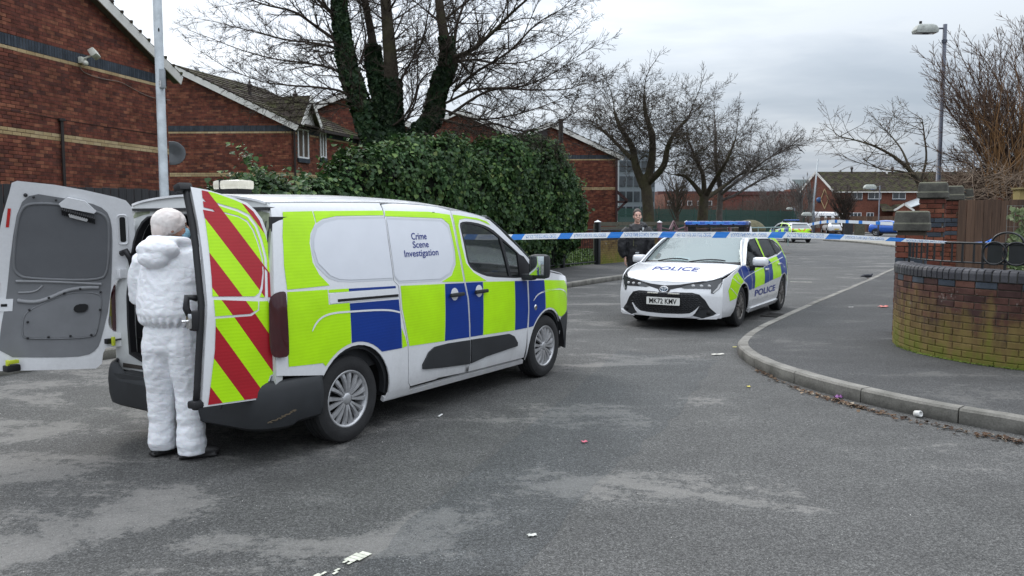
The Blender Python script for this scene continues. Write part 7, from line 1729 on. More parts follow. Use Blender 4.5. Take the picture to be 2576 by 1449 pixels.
# ------------------------------------------------------------------ curved garden wall, piers, fence on the right
M_stone = None
def stonemat():
 m, nt, bs = nodes('weathered_cap_stone'); ge = nt.nodes.new('ShaderNodeNewGeometry'); P = ge.outputs['Position']
 a = NZ(nt, 4, 6, .7, P); b = NZ(nt, 40, 4, .7, P); sx = nt.nodes.new('ShaderNodeSeparateXYZ'); nt.links.new(ge.outputs['Normal'], sx.inputs[0])
 c = RAMP(nt, a, [(.35, (.045, .043, .038)), (.6, (.10, .097, .082))]); up = RAMP(nt, MA(nt, 'ADD', sx.outputs[2], MA(nt, 'MULTIPLY', MA(nt, 'SUBTRACT', a, .5), .6)), [(.15, 0), (.6, .8)])
 c = MIX(nt, up, c, (.17, .17, .12)); c = MIX(nt, .4, c, RAMP(nt, b, [(.3, .6), (.7, 1.3)]), 'MULTIPLY'); nt.links.new(c, bs.inputs['Base Color']); bs.inputs['Roughness'].default_value = .95; BUMP(nt, bs, b, .5, .01); return m
M_stone = stonemat()
WC = Vector((6.44, 9.46, 0)); WR_ = 1.765
M_iron = pm('black_railing_paint', (.012, .013, .015), .4, var=.3, scale=12)
def curved_wall():
 w = empty('curved_wall', WC, 0, 'curved brick garden wall with dark rounded coping and green algae stains on the right', 'wall')
 a0, a1 = R_(152), R_(300); L = WR_ * (a1 - a0)
 pos = lambda u: (Vector((WR_ * math.cos(a0 + u / WR_), WR_ * math.sin(a0 + u / WR_), 0)) , Vector((math.cos(a0 + u / WR_), math.sin(a0 + u / WR_), 0)))
 V = []; F = []; n = 60
 for i in range(n + 1):
  p, nn = pos(L * i / n); q = p - nn * .20
  V += [(p.x, p.y, 0), (p.x, p.y, 1.0), (q.x, q.y, 1.0), (q.x, q.y, 0)]
 for i in range(n):
  for r in range(3): a = i * 4 + r; F.append((a, a + 4, a + 5, a + 1))
 mesh('mortar_bed', V, F, M_mortar2, w, True)
 before = set(bpy.data.objects)
 pw = lambda u: (pos(u)[0] + WC, pos(u)[1])
 brickwork(None, pw, L, .10, [(M_wall, .075, 11, .225)], lambda u, z: True, 300, 3, .004)
 brickwork(None, pw, L, .925, [(M_blue, .075, 1, .225)], lambda u, z: int(u / .225) % 2 == 0, 40, 4, .005)
 brickwork(None, pw, L, .925, [(M_wall, .075, 1, .225)], lambda u, z: int(u / .225) % 2 == 1, 40, 4, .005)
 for o in set(bpy.data.objects) - before: o.parent = w; o.location = o.location - w.location
 # bullnose coping bricks on edge
 nb = int(L / .078); prof = [(.022, 0), (.024, .075), (.012, .108), (-.02, .125), (-.20, .125), (-.205, 0)]; me = None
 for i in range(nb):
  u = (i + .5) * L / nb; p, nn = pos(u); tt = Vector((-nn.y, nn.x, 0)); hw = L / nb / 2 - .006
  if me is None:
   V = [];
   for s in (-1, 1): V += [(s * hw * (1 + x / WR_), -x, z) for x, z in prof]
   k = len(prof); F = [tuple(range(k)), tuple(range(2 * k - 1, k - 1, -1))] + [(j, (j + 1) % k + 0 if (j + 1) < k else 0, ((j + 1) % k) + k, j + k) for j in range(k)]
   bm = bmesh.new(); vs = [bm.verts.new(v) for v in V]
   for f in F: bm.faces.new([vs[q] for q in f])
   bmesh.ops.recalc_face_normals(bm, faces=bm.faces); bmesh.ops.bevel(bm, geom=[e for e in bm.edges], offset=.004, segments=1, affect='EDGES'); me = bpy.data.meshes.new('coping_brick'); bm.to_mesh(me); bm.free(); me.materials.append(M_coping)
  o = bpy.data.objects.new('coping_brick', me); link(o, w); o.location = (p.x, p.y, 1.005 + random.uniform(-.002, .002)); o.rotation_euler = (random.uniform(-.01, .01), 0, math.atan2(nn.y, nn.x) + math.pi / 2)
 # mortar under the coping
 V = []; F = []
 for i in range(n + 1):
  p, nn = pos(L * i / n); V += [tuple(p + nn * .012 + Vector((0, 0, 1.0))), tuple(p + nn * .012 + Vector((0, 0, 1.095))), tuple(p - nn * .19 + Vector((0, 0, 1.11)))]
 for i in range(n):
  for r in range(2): a = i * 3 + r; F.append((a, a + 3, a + 4, a + 1))
 mesh('coping_mortar', V, F, pm('dark_mortar', (.05, .048, .042), .95), w)
 # railing set back on the wall
 r = empty('railing', WC, 0, 'low black iron railing with ring ornaments standing on the curved wall', 'railing'); rr = 1.63
 rp = lambda ang, z, d=0: Vector(((rr + d) * math.cos(R_(ang)), (rr + d) * math.sin(R_(ang)), z))
 MB().tube([rp(a, 1.40) for a in range(158, 300, 3)], .013, 6).out('top_rail', M_iron, r, True); MB().tube([rp(a, 1.19) for a in range(158, 300, 3)], .010, 6).out('bottom_rail', M_iron, r, True)
 MB().tube([rp(158, 1.40), rp(155, 1.41), rp(152.5, 1.395), rp(152, 1.37), rp(153, 1.35)], .013, 6).out('scroll', M_iron, r, True)
 ring_c = []
 for a in [163 + i * 4.8 for i in range(28)]:
  if 208 < a < 227: continue
  MB().tube([rp(a, 1.185), rp(a, 1.40)], .0115, 5).out('bar', M_iron, r)
 for a in (160, 209.8, 217.7, 226): MB().tube([rp(a, 1.10), rp(a, 1.42)], .013, 6).out('post', M_iron, r)
 # rings hang between two posts, with solid discs behind and an arch above
 cen = [214.0, 221.4]
 for c in cen:
  P = [rp(c + math.degrees(.118 * math.cos(t * math.pi / 16) / rr), 1.30 + .118 * math.sin(t * math.pi / 16), .01) for t in range(33)]; MB().tube(P, .011, 6, False).out('ring', M_iron, r, True)
  V = [rp(c + math.degrees(dx / rr), z) for dx, z in ((-.075, 1.19), (.075, 1.19), (.075, 1.41), (-.075, 1.41))]; V2 = [rp(c + math.degrees(dx / rr), z, -.01) for dx, z in ((-.075, 1.19), (.075, 1.19), (.075, 1.41), (-.075, 1.41))]
  mesh('plate', V + V2, [(0, 1, 2, 3), (7, 6, 5, 4), (0, 4, 5, 1), (1, 5, 6, 2), (2, 6, 7, 3), (3, 7, 4, 0)], M_iron, r)
 P = [rp(218.2 + math.degrees(.155 * math.cos(t * math.pi / 14) / rr), 1.40 + .12 * math.sin(t * math.pi / 14)) for t in range(15)]; MB().tube(P, .012, 6).out('arch', M_iron, r, True)
curved_wall()
M_cap = M_stone
def pier(x, y, Y, w, zcap, hcap, label, rz=-R_(30)):
 p = at(x, y, Y); p = Vector((p.x + w * .25, p.y + w * .43, 0)); o = empty('brick_pier', p, 0, label, 'pier'); h = w / 2 - .03; RM = Matrix.Rotation(rz, 3, 'Z')
 boxo('core', (0, 0, (zcap - hcap) / 2), (2 * h - .01, 2 * h - .01, zcap - hcap), M_mortar2, o, M=RM)
 c, s = math.cos(rz), math.sin(rz); rot = lambda v: Vector((v.x * c - v.y * s, v.x * s + v.y * c, v.z))
 bands = [(M_pier, .075, 2, .2175)]; k = int((zcap - hcap - .1) / .075); B = [(M_pier, .075, max(1, k - 8), .2175), (M_blue, .075, 1, .2175), (M_pier, .075, 1, .2175), (M_blue, .075, 2, .2175), (M_pier, .075, 4, .2175)]
 for a, nn in ((Vector((-h, -h, 0)), Vector((0, -1, 0))), (Vector((-h, h, 0)), Vector((-1, 0, 0))), (Vector((h, -h, 0)), Vector((1, 0, 0)))):
  t = Vector((-nn.y, nn.x, 0)); st = {(0, -1): Vector((-h, -h, 0)), (-1, 0): Vector((-h, h, 0)), (1, 0): Vector((h, -h, 0))}[(int(nn.x), int(nn.y))]
  brickwork_at(o, p + rot(st), rot(t), rot(nn), 2 * h, .1, B, lambda u, z: z < zcap - hcap - .02, 40, int(x))
 cw = w / 2 + .015; z0 = zcap - hcap
 mb = MB(); V = []
 for z, f in ((z0, 1.0), (z0 + hcap * .34, 1.0), (z0 + hcap * .42, .955), (z0 + hcap * .80, .93), (z0 + hcap * .97, .90), (z0 + hcap, .8)): V += [RM @ Vector((sx * cw * f, sy * cw * f, z)) for sx, sy in ((-1, -1), (1, -1), (1, 1), (-1, 1))]
 F = [tuple(range(3, -1, -1)), tuple(range(20, 24))]
 for i in range(5):
  for j in range(4): F.append((i * 4 + j, i * 4 + (j + 1) % 4, i * 4 + 4 + (j + 1) % 4, i * 4 + 4 + j))
 o2 = mesh('cap_stone', V, F, M_cap, o); md = o2.modifiers.new('bev', 'BEVEL'); md.width = .012; md.segments = 2; return o
pier(2291, 600, 10.6, .40, 1.765, .26, 'shorter brick pier with square weathered cap at the end of the curved wall')
pier(2341, 600, 12.85, .41, 2.24, .25, 'tall brick pier with a broad cap stone standing right behind the shorter pier')
pier(2385, 600, 14.3, .41, 2.24, .25, 'brick pier whose cap peeps out just right of the tall pier')
pier(2412, 600, 15.7, .41, 2.24, .25, 'furthest brick pier of the row, cap smallest beside the timber fence')
M_board = None
def boardmat(name, a, b):
 m, nt, bs = nodes(name); o = OBJ(nt); oi = nt.nodes.new('ShaderNodeObjectInfo'); ge = nt.nodes.new('ShaderNodeNewGeometry')
 mp = nt.nodes.new('ShaderNodeMapping'); nt.links.new(ge.outputs['Position'], mp.inputs[0]); mp.inputs['Scale'].default_value = (14, 14, .9); g = NZ(nt, 2.2, 5, .7, mp.outputs[0])
 c = RAMP(nt, MA(nt, 'ADD', MA(nt, 'MULTIPLY', g, .8), MA(nt, 'MULTIPLY', oi.outputs['Random'], .25)), [(.3, a), (.75, b)]); nt.links.new(c, bs.inputs['Base Color']); bs.inputs['Roughness'].default_value = .9; BUMP(nt, bs, g, .4, .006); return m
M_board = boardmat('brown_fence_board', (.048, .028, .019), (.145, .084, .054)); M_boardg = boardmat('dark_grey_board', (.016, .016, .018), (.045, .045, .048))
def board_fence(label, P0, P1, z0, z1, bw, mat, gap=.006, rails=True, ok=None, posts=0):
 P0, P1 = Vector(P0), Vector(P1); f = empty('board_fence', P0, 0, label, 'fence'); t = (P1 - P0).normalized(); L = (P1 - P0).length; n = int(L / bw); a = math.atan2(t.y, t.x); me = None
 mb = MB(); x, y, z = (bw - gap) / 2, .011, (z1 - z0) / 2; mb.bbox((0, 0, 0), (2 * x, 2 * y, 2 * z), .003); me = bpy.data.meshes.new('board'); me.from_pydata([tuple(v) for v in mb.V], [], mb.F); me.materials.append(mat)
 for i in range(min(n, 290)):
  o = bpy.data.objects.new('board', me); link(o, f); o.location = t * ((i + .5) * bw) + Vector((0, 0, (z0 + z1) / 2 + random.uniform(-.012, .012))) + Vector((-t.y, t.x, 0)) * random.uniform(-.004, .004); o.rotation_euler = (0, random.uniform(-.004, .004), a + random.uniform(-.02, .02))
 M = Matrix.Rotation(a, 3, 'Z')
 if rails:
  for zz in (z0 + .25, z1 - .22): boxo('rail', t * L / 2 + Vector((-t.y, t.x, 0)) * .04 + Vector((0, 0, zz)), (L, .04, .08), mat, f, M=M)
 for i in range(posts + 1 if posts else 0): boxo('post', t * (L * i / posts) + Vector((-t.y, t.x, 0)) * .08 + Vector((0, 0, z1 / 2)), (.1, .1, z1 + .05), mat, f, M=M)
 return f
board_fence('tall brown close boarded fence to the right of the brick piers', (6.98, 12.75, 0), (13.2, 12.35, 0), .15, 1.955, .128, M_board, .008)
# behind the low houses on the left: dark boards on a mossy brick wall
LW0 = LK(-21, 3.05); LW1 = LK(-2.2, 3.05)
board_fence('dark grey boarded fence on the mossy brick wall behind the open van door', LW0 + Vector((-.10, .05, 0)), LW1 + Vector((-.10, .05, 0)), .95, 2.15, .135, M_boardg, .012)
def low_wall(label, P0, P1, h, mat=M_mossw, nb=200, seed=2, name='brick_wall', cop=True):
 P0, P1 = Vector(P0), Vector(P1); t = (P1 - P0).normalized(); L = (P1 - P0).length; n = Vector((t.y, -t.x, 0)); w = empty(name, P0, 0, label, 'wall')
 V = [Vector((0, 0, 0)), t * L, t * L - n * .2, -n * .2]; V = V + [v + Vector((0, 0, h)) for v in V]; mesh('mortar_bed', V, [(0, 1, 5, 4), (1, 2, 6, 5), (2, 3, 7, 6), (3, 0, 4, 7), (4, 5, 6, 7)], M_mortar2, w)
 brickwork_at(w, P0, t, n, L, .1, [(mat, .075, int((h - .1) / .075), .225)], lambda u, z: True, nb, seed)
 if cop: mesh('coping', [v + (Vector((0, 0, h)) if i < 4 else Vector((0, 0, .05))) + n * (.02 if i % 4 < 2 else -.02) for i, v in enumerate(V)], [(0, 1, 5, 4), (1, 2, 6, 5), (2, 3, 7, 6), (3, 0, 4, 7), (4, 5, 6, 7)], M_coping, w)
 return w
low_wall('mossy yellowed brick wall behind the pavement seen past the open van door', LW0, LW1, .95, nb=120)
# pavement side wall and gate beyond the hedge
GP0 = Vector((2.91, 27.6, 0)); tg = Vector((.565, .825, 0)).normalized()
def street_fence():
 def line(s): return GP0 + tg * s
 M = Matrix.Rotation(math.atan2(tg.y, tg.x), 3, 'Z')
 def post(p, h, m, label, w=.16, cap=True, cm=None):
  o = empty('fence_post', p, 0, label, 'post'); boxo('shaft', (0, 0, h / 2), (w, w, h), m, o, b=.01, M=M)
  if cap: MB().add([M @ Vector(v) for v in ((-.6 * w, -.6 * w, h), (.6 * w, -.6 * w, h), (.6 * w, .6 * w, h), (-.6 * w, .6 * w, h), (0, 0, h + .07))], [(3, 2, 1, 0), (0, 1, 4), (1, 2, 4), (2, 3, 4), (3, 0, 4)]).out('post_cap', cm or V_white, o)
  return o
 post(line(0), 1.56, M_iron, 'black square gate post with pale pointed cap between the hedge and the officer')
 post(line(-2.3), 1.45, M_iron, 'black post of the open gate half covered by the hedge', .12)
 # gate: two frames of bars
 def bars(name, lab, s0, s1, z0, z1f, m, sp=.115, cat='gate', rail2=None, r=.011):
  o = empty(name, line(s0), 0, lab, cat); n = int(abs(s1 - s0) / sp); d = (s1 - s0) / n
  for i in range(n + 1): MB().tube([tg * (i * d) + Vector((0, 0, z0)), tg * (i * d) + Vector((0, 0, z1f(i / n)))], r, 5).out('bar', m, o)
  for zz in (lambda f: z1f(f) - .02, lambda f: z0 + .06) + ((rail2,) if rail2 else ()): MB().tube([tg * (i * d) + Vector((0, 0, zz(i / n))) for i in range(n + 1)], .02, 6).out('rail', m, o)
  return o
 bars('railing_gate', 'black bar gate left of the gate post with a raised pale top bar', -2.2, -.1, .16, lambda f: 1.32 if f > .45 else 1.12 + .2 * f / .45, M_iron)
 bars('railing', 'black bar railing nearest the hedge beside the gate', -3.6, -2.35, .16, lambda f: 1.25, M_iron, cat='railing')
 low_wall('low brick wall stained yellow green behind the officer', line(.12), line(2.6), .98, nb=150, seed=8)
 bars('railing', 'short black railing on top of the low stained wall behind the officer', .12, 2.6, 1.05, lambda f: 1.31, M_iron, .10, 'railing')
 low_wall('red brown brick wall between the officer and the mauve fence', line(2.65), line(4.9), .95, M_mossw, 80, 9)
 bars('railing', 'short black railing on the brick wall right of the officer', 2.65, 4.9, 1.02, lambda f: 1.29, M_iron, .10, 'railing')
 mauve = pm('mauve_painted_metal', (.16, .085, .10), .55, var=.2);
 post(line(5.05), 1.53, mauve, 'mauve fence post left of the diamond panel above the police car', .14)
 post(line(7.75), 1.53, mauve, 'mauve fence post right of the diamond panel above the police car', .14)
 o = empty('diamond_panel', line(6.4), 0, 'mauve railing panel with a raised diamond ornament behind the police car', 'fence panel')
 for i in range(24):
  s = -1.25 + i * .1087; MB().tube([tg * s + Vector((0, 0, .16)), tg * s + Vector((0, 0, 1.18))], .014, 5).out('bar', mauve, o)
 for z in (.22, 1.16): MB().tube([tg * -1.28 + Vector((0, 0, z)), tg * 1.28 + Vector((0, 0, z))], .022, 6).out('rail', mauve, o)
 for k, rr_ in ((1, .46), (.62, .3)):
  P = [(0, 1.24 + .34 * k), (.40 * k, 1.24), (0, 1.24 - .34 * k), (-.40 * k, 1.24)]
  for i in range(4): a, b = P[i], P[(i + 1) % 4]; beam('diamond_bar', tg * a[0] + Vector((0, 0, a[1])), tg * b[0] + Vector((0, 0, b[1])), .05, .05, mauve, o)
 for s in (-1, 1): beam('top_bar', tg * (s * 1.27) + Vector((0, 0, 1.34)), tg * (s * .42) + Vector((0, 0, 1.24)), .05, .04, mauve, o)
 for k, (s, m_, lab) in enumerate(((10.4, M_iron, 'first black post in the fence behind the light bar'), (13.0, mauve, 'mauve post in the fence behind the light bar'), (15.8, M_iron, 'last black post of the fence beyond the light bar'))): post(line(s), 1.5, m_, lab, .14)
 bars('railing', 'dark red railing running on behind the light bar', 7.9, 15.7, .16, lambda f: 1.25, pm('dark_red_railing', (.06, .018, .02), .5), .16, 'railing', r=.016)
 # timber rails of the green beyond
 tm = pm('old_grey_rail', (.10, .092, .07), .9, var=.3)
 for (a, b, z, lab) in ((at(1497, 560, 34), at(1700, 558, 40), 1.45, 'weathered timber rail behind the gate and the officer'), (at(1500, 575, 31), at(1640, 572, 35), 1.28, 'second weathered timber rail lower behind the gate'), (at(1690, 560, 42), at(1880, 560, 46), 1.45, 'weathered timber rail crossing in front of the bare trunks')):
  o = empty('timber_rail', (a.x, a.y, 0), 0, lab, 'rail'); d = Vector((b.x - a.x, b.y - a.y, 0)); beam('rail', Vector((0, 0, z)), d + Vector((0, 0, z)), .08, .16, tm, o)
  for i in range(5): p = d * i / 4; boxo('post', (p.x, p.y, z / 2), (.12, .12, z), tm, o)
street_fence()
# mesh panel with pale ivy in front of the board fence
def ivy_mesh():
 r = empty('ivy_screen', (6.72, 11.05, 0), 0, 'wire mesh screen grown with pale green ivy at the right edge', 'ivy screen'); wm = pm('galvanised_wire', (.25, .27, .26), .5, .6)
 mb = MB()
 for i in range(12): mb.tube([(i * .1, 0, .7), (i * .1, 0, 1.845)], .0025, 4)
 for i in range(13): mb.tube([(0, 0, .70 + i * .095), (1.15, 0, .70 + i * .095)], .0025, 4)
 mb.out('wire_mesh', wm, r)['kind'] = 'stuff'
 rg = np.random.default_rng(9); pts = []; nr = []
 for i in range(1500):
  x = rg.uniform(.02, 1.15); z = rg.uniform(.6, 1.82)
  if noise.noise(Vector((x * 3, z * 3, 5))) > -.18 - .25 * (x - .2) : pts.append((x, rg.uniform(-.05, .03), z)); nr.append((0, -1, .25))
 leaf_cloud('leaves', pts, nr, .058, M_ivyp, r, rg)['kind'] = 'stuff'
ivy_mesh()
# ------------------------------------------------------------------ lamp columns
M_galv = pm('galvanised_steel', (.33, .36, .38), .5, .45, var=.3, scale=5, bump=.1, bscale=40); M_col = pm('blue_grey_column_paint', (.075, .085, .115), .5, var=.2, scale=4)
def left_column():
 p = Vector((-5.2, 12.2, 0)); c = empty('lamp_column', p, 0, 'tall galvanised steel lamp column in front of the left houses', 'lamp column')
 MB().tube([(0, 0, 0), (0, 0, 1.3), (0, 0, 1.32), (0, 0, 8.6)], [.085, .085, .066, .058], 20).out('column', M_galv, c, True)
 o = MB().bbox((.055, -.045, 3.72), (.075, .06, .28), .01).out('plate', M_galv, c, ang=40);
 MB().box((.03, -.079, 3.64), (.035, .004, .10)).out('sticker', pm('pale_sticker', (.5, .5, .5), .6, var=.6, scale=60), o)
 MB().ell((.028, -.053, 4.42), (.014, .008, .03)).out('rust_hole', V_dark, c)
 mb = MB(); mb.tube([(0, 0, 8.5), (.1, 0, 8.8), (.8, 0, 8.95)], .03, 8); mb.bbox((1.05, 0, 8.95), (.6, .28, .12), .04); mb.out('lantern', M_galv, c, ang=40)
left_column()
def lamp(p, H, label, r0=.06, s=1.0, dirx=-1, group=None, m=None):
 m = m or M_col; c = empty('street_lamp', p, 0, label, 'street lamp', group); MB().tube([(0, 0, 0), (0, 0, 1.5), (0, 0, 1.52), (0, 0, H)], [r0 * 1.3, r0 * 1.3, r0, r0 * .85], 12).out('column', m, c, True)
 MB().tube([(0, 0, H - .45), (0, 0, H - .38)], r0 * 1.12, 12).out('collar', m, c)
 MB().tube([(0, 0, H - .10), (dirx * .22 * s, 0, H - .10)], .022, 8).out('arm', m, c)
 lh = pm('weathered_lantern_housing', (.36, .38, .35), .6, var=.4, scale=12, bump=.3); M = None; V = []
 L = .58 * s; w = .14 * s; prof = [(-.12, .30, .40), (-.10, .92, .95), (-.03, 1.0, 1.0), (.08, .80, .80), (.12, .55, .5)]
 for z, fx, fy in prof: V += [(dirx * (.20 * s + L / 2) + sx * L / 2 * fx, sy * w * fy, H - .12 + z * s) for sx, sy in ((-1, -1), (1, -1), (1, 1), (-1, 1))]
 F = [(3, 2, 1, 0), tuple(range(16, 20))] + [(i * 4 + j, i * 4 + (j + 1) % 4, i * 4 + 4 + (j + 1) % 4, i * 4 + 4 + j) for i in range(1, 4) for j in range(4)]
 o = mesh('lantern', V, F, lh, c, True); auto(o, 50); md = o.modifiers.new('b', 'BEVEL'); md.width = .015; md.segments = 2
 o = mesh('bowl', V[:8], [(3, 2, 1, 0)] + [(j, (j + 1) % 4, 4 + (j + 1) % 4, 4 + j) for j in range(4)], pm('dark_lamp_bowl', (.05, .045, .06), .15, coat=1), c)
 boxo('photocell', (dirx * (.20 * s + L * .72), 0, H + .045 * s), (.05, .05, .06), V_dark, c); return c
lamp((10.85, 20.8, 0), 6.52, 'blue grey street lamp with boxy lantern above the brick piers')
lamp(((2207 - 1288) * 76 / FPX, 76, 0), 4.75, 'short grey street lamp before the far terrace windows', .06, 1.9, -1, 'distant street lamps')
lamp(((2046 - 1288) * 80 / FPX, 80, 0), 2.25, 'grey lamp with white lantern on the far mast base', .05, 1.6, -1, 'distant street lamps')
lamp(((1996 - 1288) * 92 / FPX, 92, 0), 2.95, 'small white lantern beside the thin tree far down the road', .05, 1.2, -1, 'distant street lamps')
lamp(((2440 - 1288) * 52 / FPX, 52, 0), 6.9, 'distant lamp with pale lantern amid the twigs behind the timber fence', .06, 1.2, -1, 'distant street lamps')
def mast():
 k = 82 / FPX; c = empty('mast', ((2043 - 1288) * k, 82, 0), 0, 'thin pale mast rising at the end of the road', 'mast'); MB().tube([(0, 0, 0), (0, 0, 3.5), (.3, 0, CAMH + (551 - 402) * k)], [.11, .10, .06], 8).out('pole', M_galv, c, True)
 MB().tube([(0, 0, 2.3), (0, 0, 2.5)], .14, 8).out('band', M_galv, c)
mast()
# ------------------------------------------------------------------ far wall, fence and bins
def far_wall():
 k = 97 / FPX; x = lambda px: (px - 1288) * k; h = empty('boundary_wall', (x(2016), 97, 0), 0, 'far boundary wall of brown piers with pale timber panels between them', 'wall'); pts = [2018, 2033, 2065, 2082, 2102, 2122]; X0 = x(2016)
 boxo('base', ((x(2124) - X0) / 2, 0, .3), (x(2124) - X0, .25, .6), M_farbrick, h)
 pnl = boardmat('pale_weathered_panel', (.17, .14, .12), (.30, .26, .23))
 for i, p in enumerate(pts):
  boxo('pier', (x(p) - X0, -.02, .95), (.38, .34, 1.9), pm('brown_pier', (.12, .06, .04), .9, var=.3), h); boxo('pier_cap', (x(p) - X0, -.02, 1.98), (.46, .42, .14), V_dark, h)
  if i < len(pts) - 1:
   a, b = x(p) + .22 - X0, x(pts[i + 1]) - .22 - X0; boxo('panel', ((a + b) / 2, 0, 1.18), (b - a, .06, 1.2), pnl, h); boxo('panel_rail', ((a + b) / 2, -.03, 1.8), (b - a, .1, .07), pm('pale_rail', (.4, .36, .32), .8), h)
 board_fence('dark boarded fence before the far terrace garden', (x(2126), 97, 0), (x(2500), 96, 0), .05, 2.0, .30, M_board, .02, False)
 for i, (px, w) in enumerate(((2132, 22), (2160, 26))):
  boxo('slab', (0, 0, .62), (w * 85 / FPX, .2, 1.24), pm('mossy_gate_%d' % i, (.10, .095, .065) if i else (.04, .04, .042), .9, var=.4), empty('garden_gate', ((px - 1288) * 85 / FPX + .2, 85.5, 0), 0, ('dark gate' if i == 0 else 'mossy grey panel') + ' beside the far tape left of the blue crossover', 'gate'))
 r = empty('bench', at(1920, 598, 50) * 1, 0, 'pale blue green railing beside the distant police car', 'railing'); r.location.z = 0; gm = pm('pale_green_paint', (.25, .36, .35), .5)
 for z in (.55, .8, 1.1): MB().tube([(-2.2, 0, z), (1.9, .8, z + .05)], .035, 6).out('rail', gm, r)
 for i in range(5): MB().tube([(-2.2 + i, .2 * i, 0), (-2.2 + i, .2 * i, 1.18)], .03, 6).out('post', gm, r)
 mb = MB(); rg = random.Random(3); mb.ell((0, 0, .6), (1.05, .8, .55), 14, 10)
 mb.V = [v + Vector(noise.noise_vector(v * 1.6)) * .22 for v in mb.V]; o = mb.out('boulder', pm('mossy_boulder', (.13, .12, .07), .95, var=.4, bump=.5, bscale=8), None, True); p = at(1885, 590, 55); o.location = (p.x, p.y, .35); tag(o, 'mossy rounded boulder left of the distant police car', 'boulder')
far_wall()
# ------------------------------------------------------------------ police tape
T_w = None
def tapemat(name, c):
 m, nt, bs = nodes(name); bs.inputs['Base Color'].default_value = c + (1,); bs.inputs['Roughness'].default_value = .35; bs.inputs['Coat Weight'].default_value = .2
 tr = nt.nodes.new('ShaderNodeBsdfTranslucent'); tr.inputs[0].default_value = c + (1,); mx = nt.nodes.new('ShaderNodeMixShader'); mx.inputs[0].default_value = .35; nt.links.new(bs.outputs[0], mx.inputs[1]); nt.links.new(tr.outputs[0], mx.inputs[2]); nt.links.new(mx.outputs[0], nt.nodes['Material Output'].inputs[0]); return m
T_w = tapemat('white_tape', (.78, .82, .86)); T_b = tapemat('blue_tape', (.035, .22, .68)); T_t = tapemat('tape_print', (.13, .30, .62))
def tape():
 P = [Vector((-5.13, 12.15, 1.48)), Vector((-2.2, 11.3, 1.455)), at(1211, 596.5, 10.75), at(1400, 594, 10.45), at(1600, 590.5, 10.15), at(1800, 591, 9.9), at(2000, 592, 9.65), at(2200, 600, 9.35), at(2330, 607, 9.15), at(2440, 612.5, 8.98), at(2488, 614.5, 8.87)]
 Q = spline_pts(P, 10); S_ = [0]
 for a, b in zip(Q, Q[1:]): S_.append(S_[-1] + (b - a).length)
 L = S_[-1]; t = empty('police_tape', (0, 0, 0), 0, 'blue and white police cordon tape stretched across the road', 'tape'); W = .072
 def at_s(s):
  s = max(0, min(L - 1e-4, s)); i = 0
  while i < len(S_) - 2 and S_[i + 1] < s: i += 1
  k = (s - S_[i]) / (S_[i + 1] - S_[i]); return Q[i].lerp(Q[i + 1], k), (Q[i + 1] - Q[i]).normalized()
 def f(s, v, o=0):
  p, d = at_s(s); up = Vector((0, 0, 1)); nrm = Vector((d.y, -d.x, 0)).normalized(); rem = L - s
  fold = .72 if rem < 1.7 else 1.0; fold = fold + (1 - fold) * min(1, max(0, rem - 1.7) / .1) if rem > 1.6 else .72
  w = W * (1 if rem > 2.0 else max(.28, .62 + .38 * (rem - 1.0) if rem > 1.0 else .30 + .32 * rem)); tw = .10 * math.sin(s * 1.3) + .06 * math.sin(s * 4.1) + (.9 * max(0, 1 - rem / 1.1))
  return p + up * (v * w * math.cos(tw)) + nrm * (v * w * math.sin(tw) + .006 * math.sin(s * 6 + v * 9)) + nrm * o
 pw, pb, off = .645, .165, .30
 s = -off; sl = .05
 while s < L:
  for nm, a, b, m in (('white_length', s, s + pw - pb, T_w), ('blue_length', s + pw - pb, s + pw, T_b)):
   a2, b2 = max(a, 0), min(b, L)
   if b2 - a2 > .01:
    n = max(2, int((b2 - a2) / .05)); V = []; F = []
    for i in range(n + 1):
     for j in range(5):
      v = -.5 + j / 4; ss = a2 + (b2 - a2) * i / n + (sl * v if 0 < a2 and b2 < L else 0); V.append(f(ss, v))
    for i in range(n):
     for j in range(4): q = i * 5 + j; F.append((q, q + 5, q + 6, q + 1))
    mesh(nm, V, F, m, t, True)
  a, b = s + .035, s + pw - pb - .035
  if a > 0 and b < L - .02:
   def g(u, v): return f(u, v, .0012)
   V, F, _ = text2d('POLICE LINE DO NOT CROSS', 1, .01); mesh('lettering', [g(a + (b - a) * x, .33 - .62 * y) for x, y in V], F, T_t, t)
  s += pw
 # knot and twist round the ring
 c = at(2490, 614, 8.86); rg = random.Random(2)
 mb = MB(); mb.tube([f(L - .25, 0), c + Vector((-.05, 0, .01)), c, c + Vector((.03, .03, .04)), c + Vector((0, .05, .02)), c + Vector((-.03, .02, -.03)), c + Vector((-.01, -.03, .02))], [.008, .016, .02, .018, .014, .012, .006], 7); mb.out('knot', T_b, t, True)
 mb = MB(); mb.tube([Vector((-5.13, 12.15, 1.52)), Vector((-5.2, 12.11, 1.50)), Vector((-5.28, 12.2, 1.49)), Vector((-5.2, 12.29, 1.48)), Vector((-5.13, 12.15, 1.47))], .03, 6); mb.out('loop', T_b, t, True)
tape()
def far_tape():
 P = [at(2030, 566, 78), at(2062, 559, 75), at(2100, 556, 72), at(2160, 558, 70), at(2246, 562, 66), at(2300, 564, 60)]; Q = spline_pts(P, 8); t = empty('police_tape', (0, 0, 0), 0, 'second strip of blue and white tape strung across the far end of the road', 'tape')
 for i in range(len(Q) - 1):
  V = [Q[i] + Vector((0, 0, -.16)), Q[i + 1] + Vector((0, 0, -.16)), Q[i + 1] + Vector((0, 0, .10)), Q[i] + Vector((0, 0, .10))]; mesh('blue_length' if i % 4 == 0 else 'white_length', V, [(0, 1, 2, 3)], T_b if i % 4 == 0 else T_w, t)
far_tape()
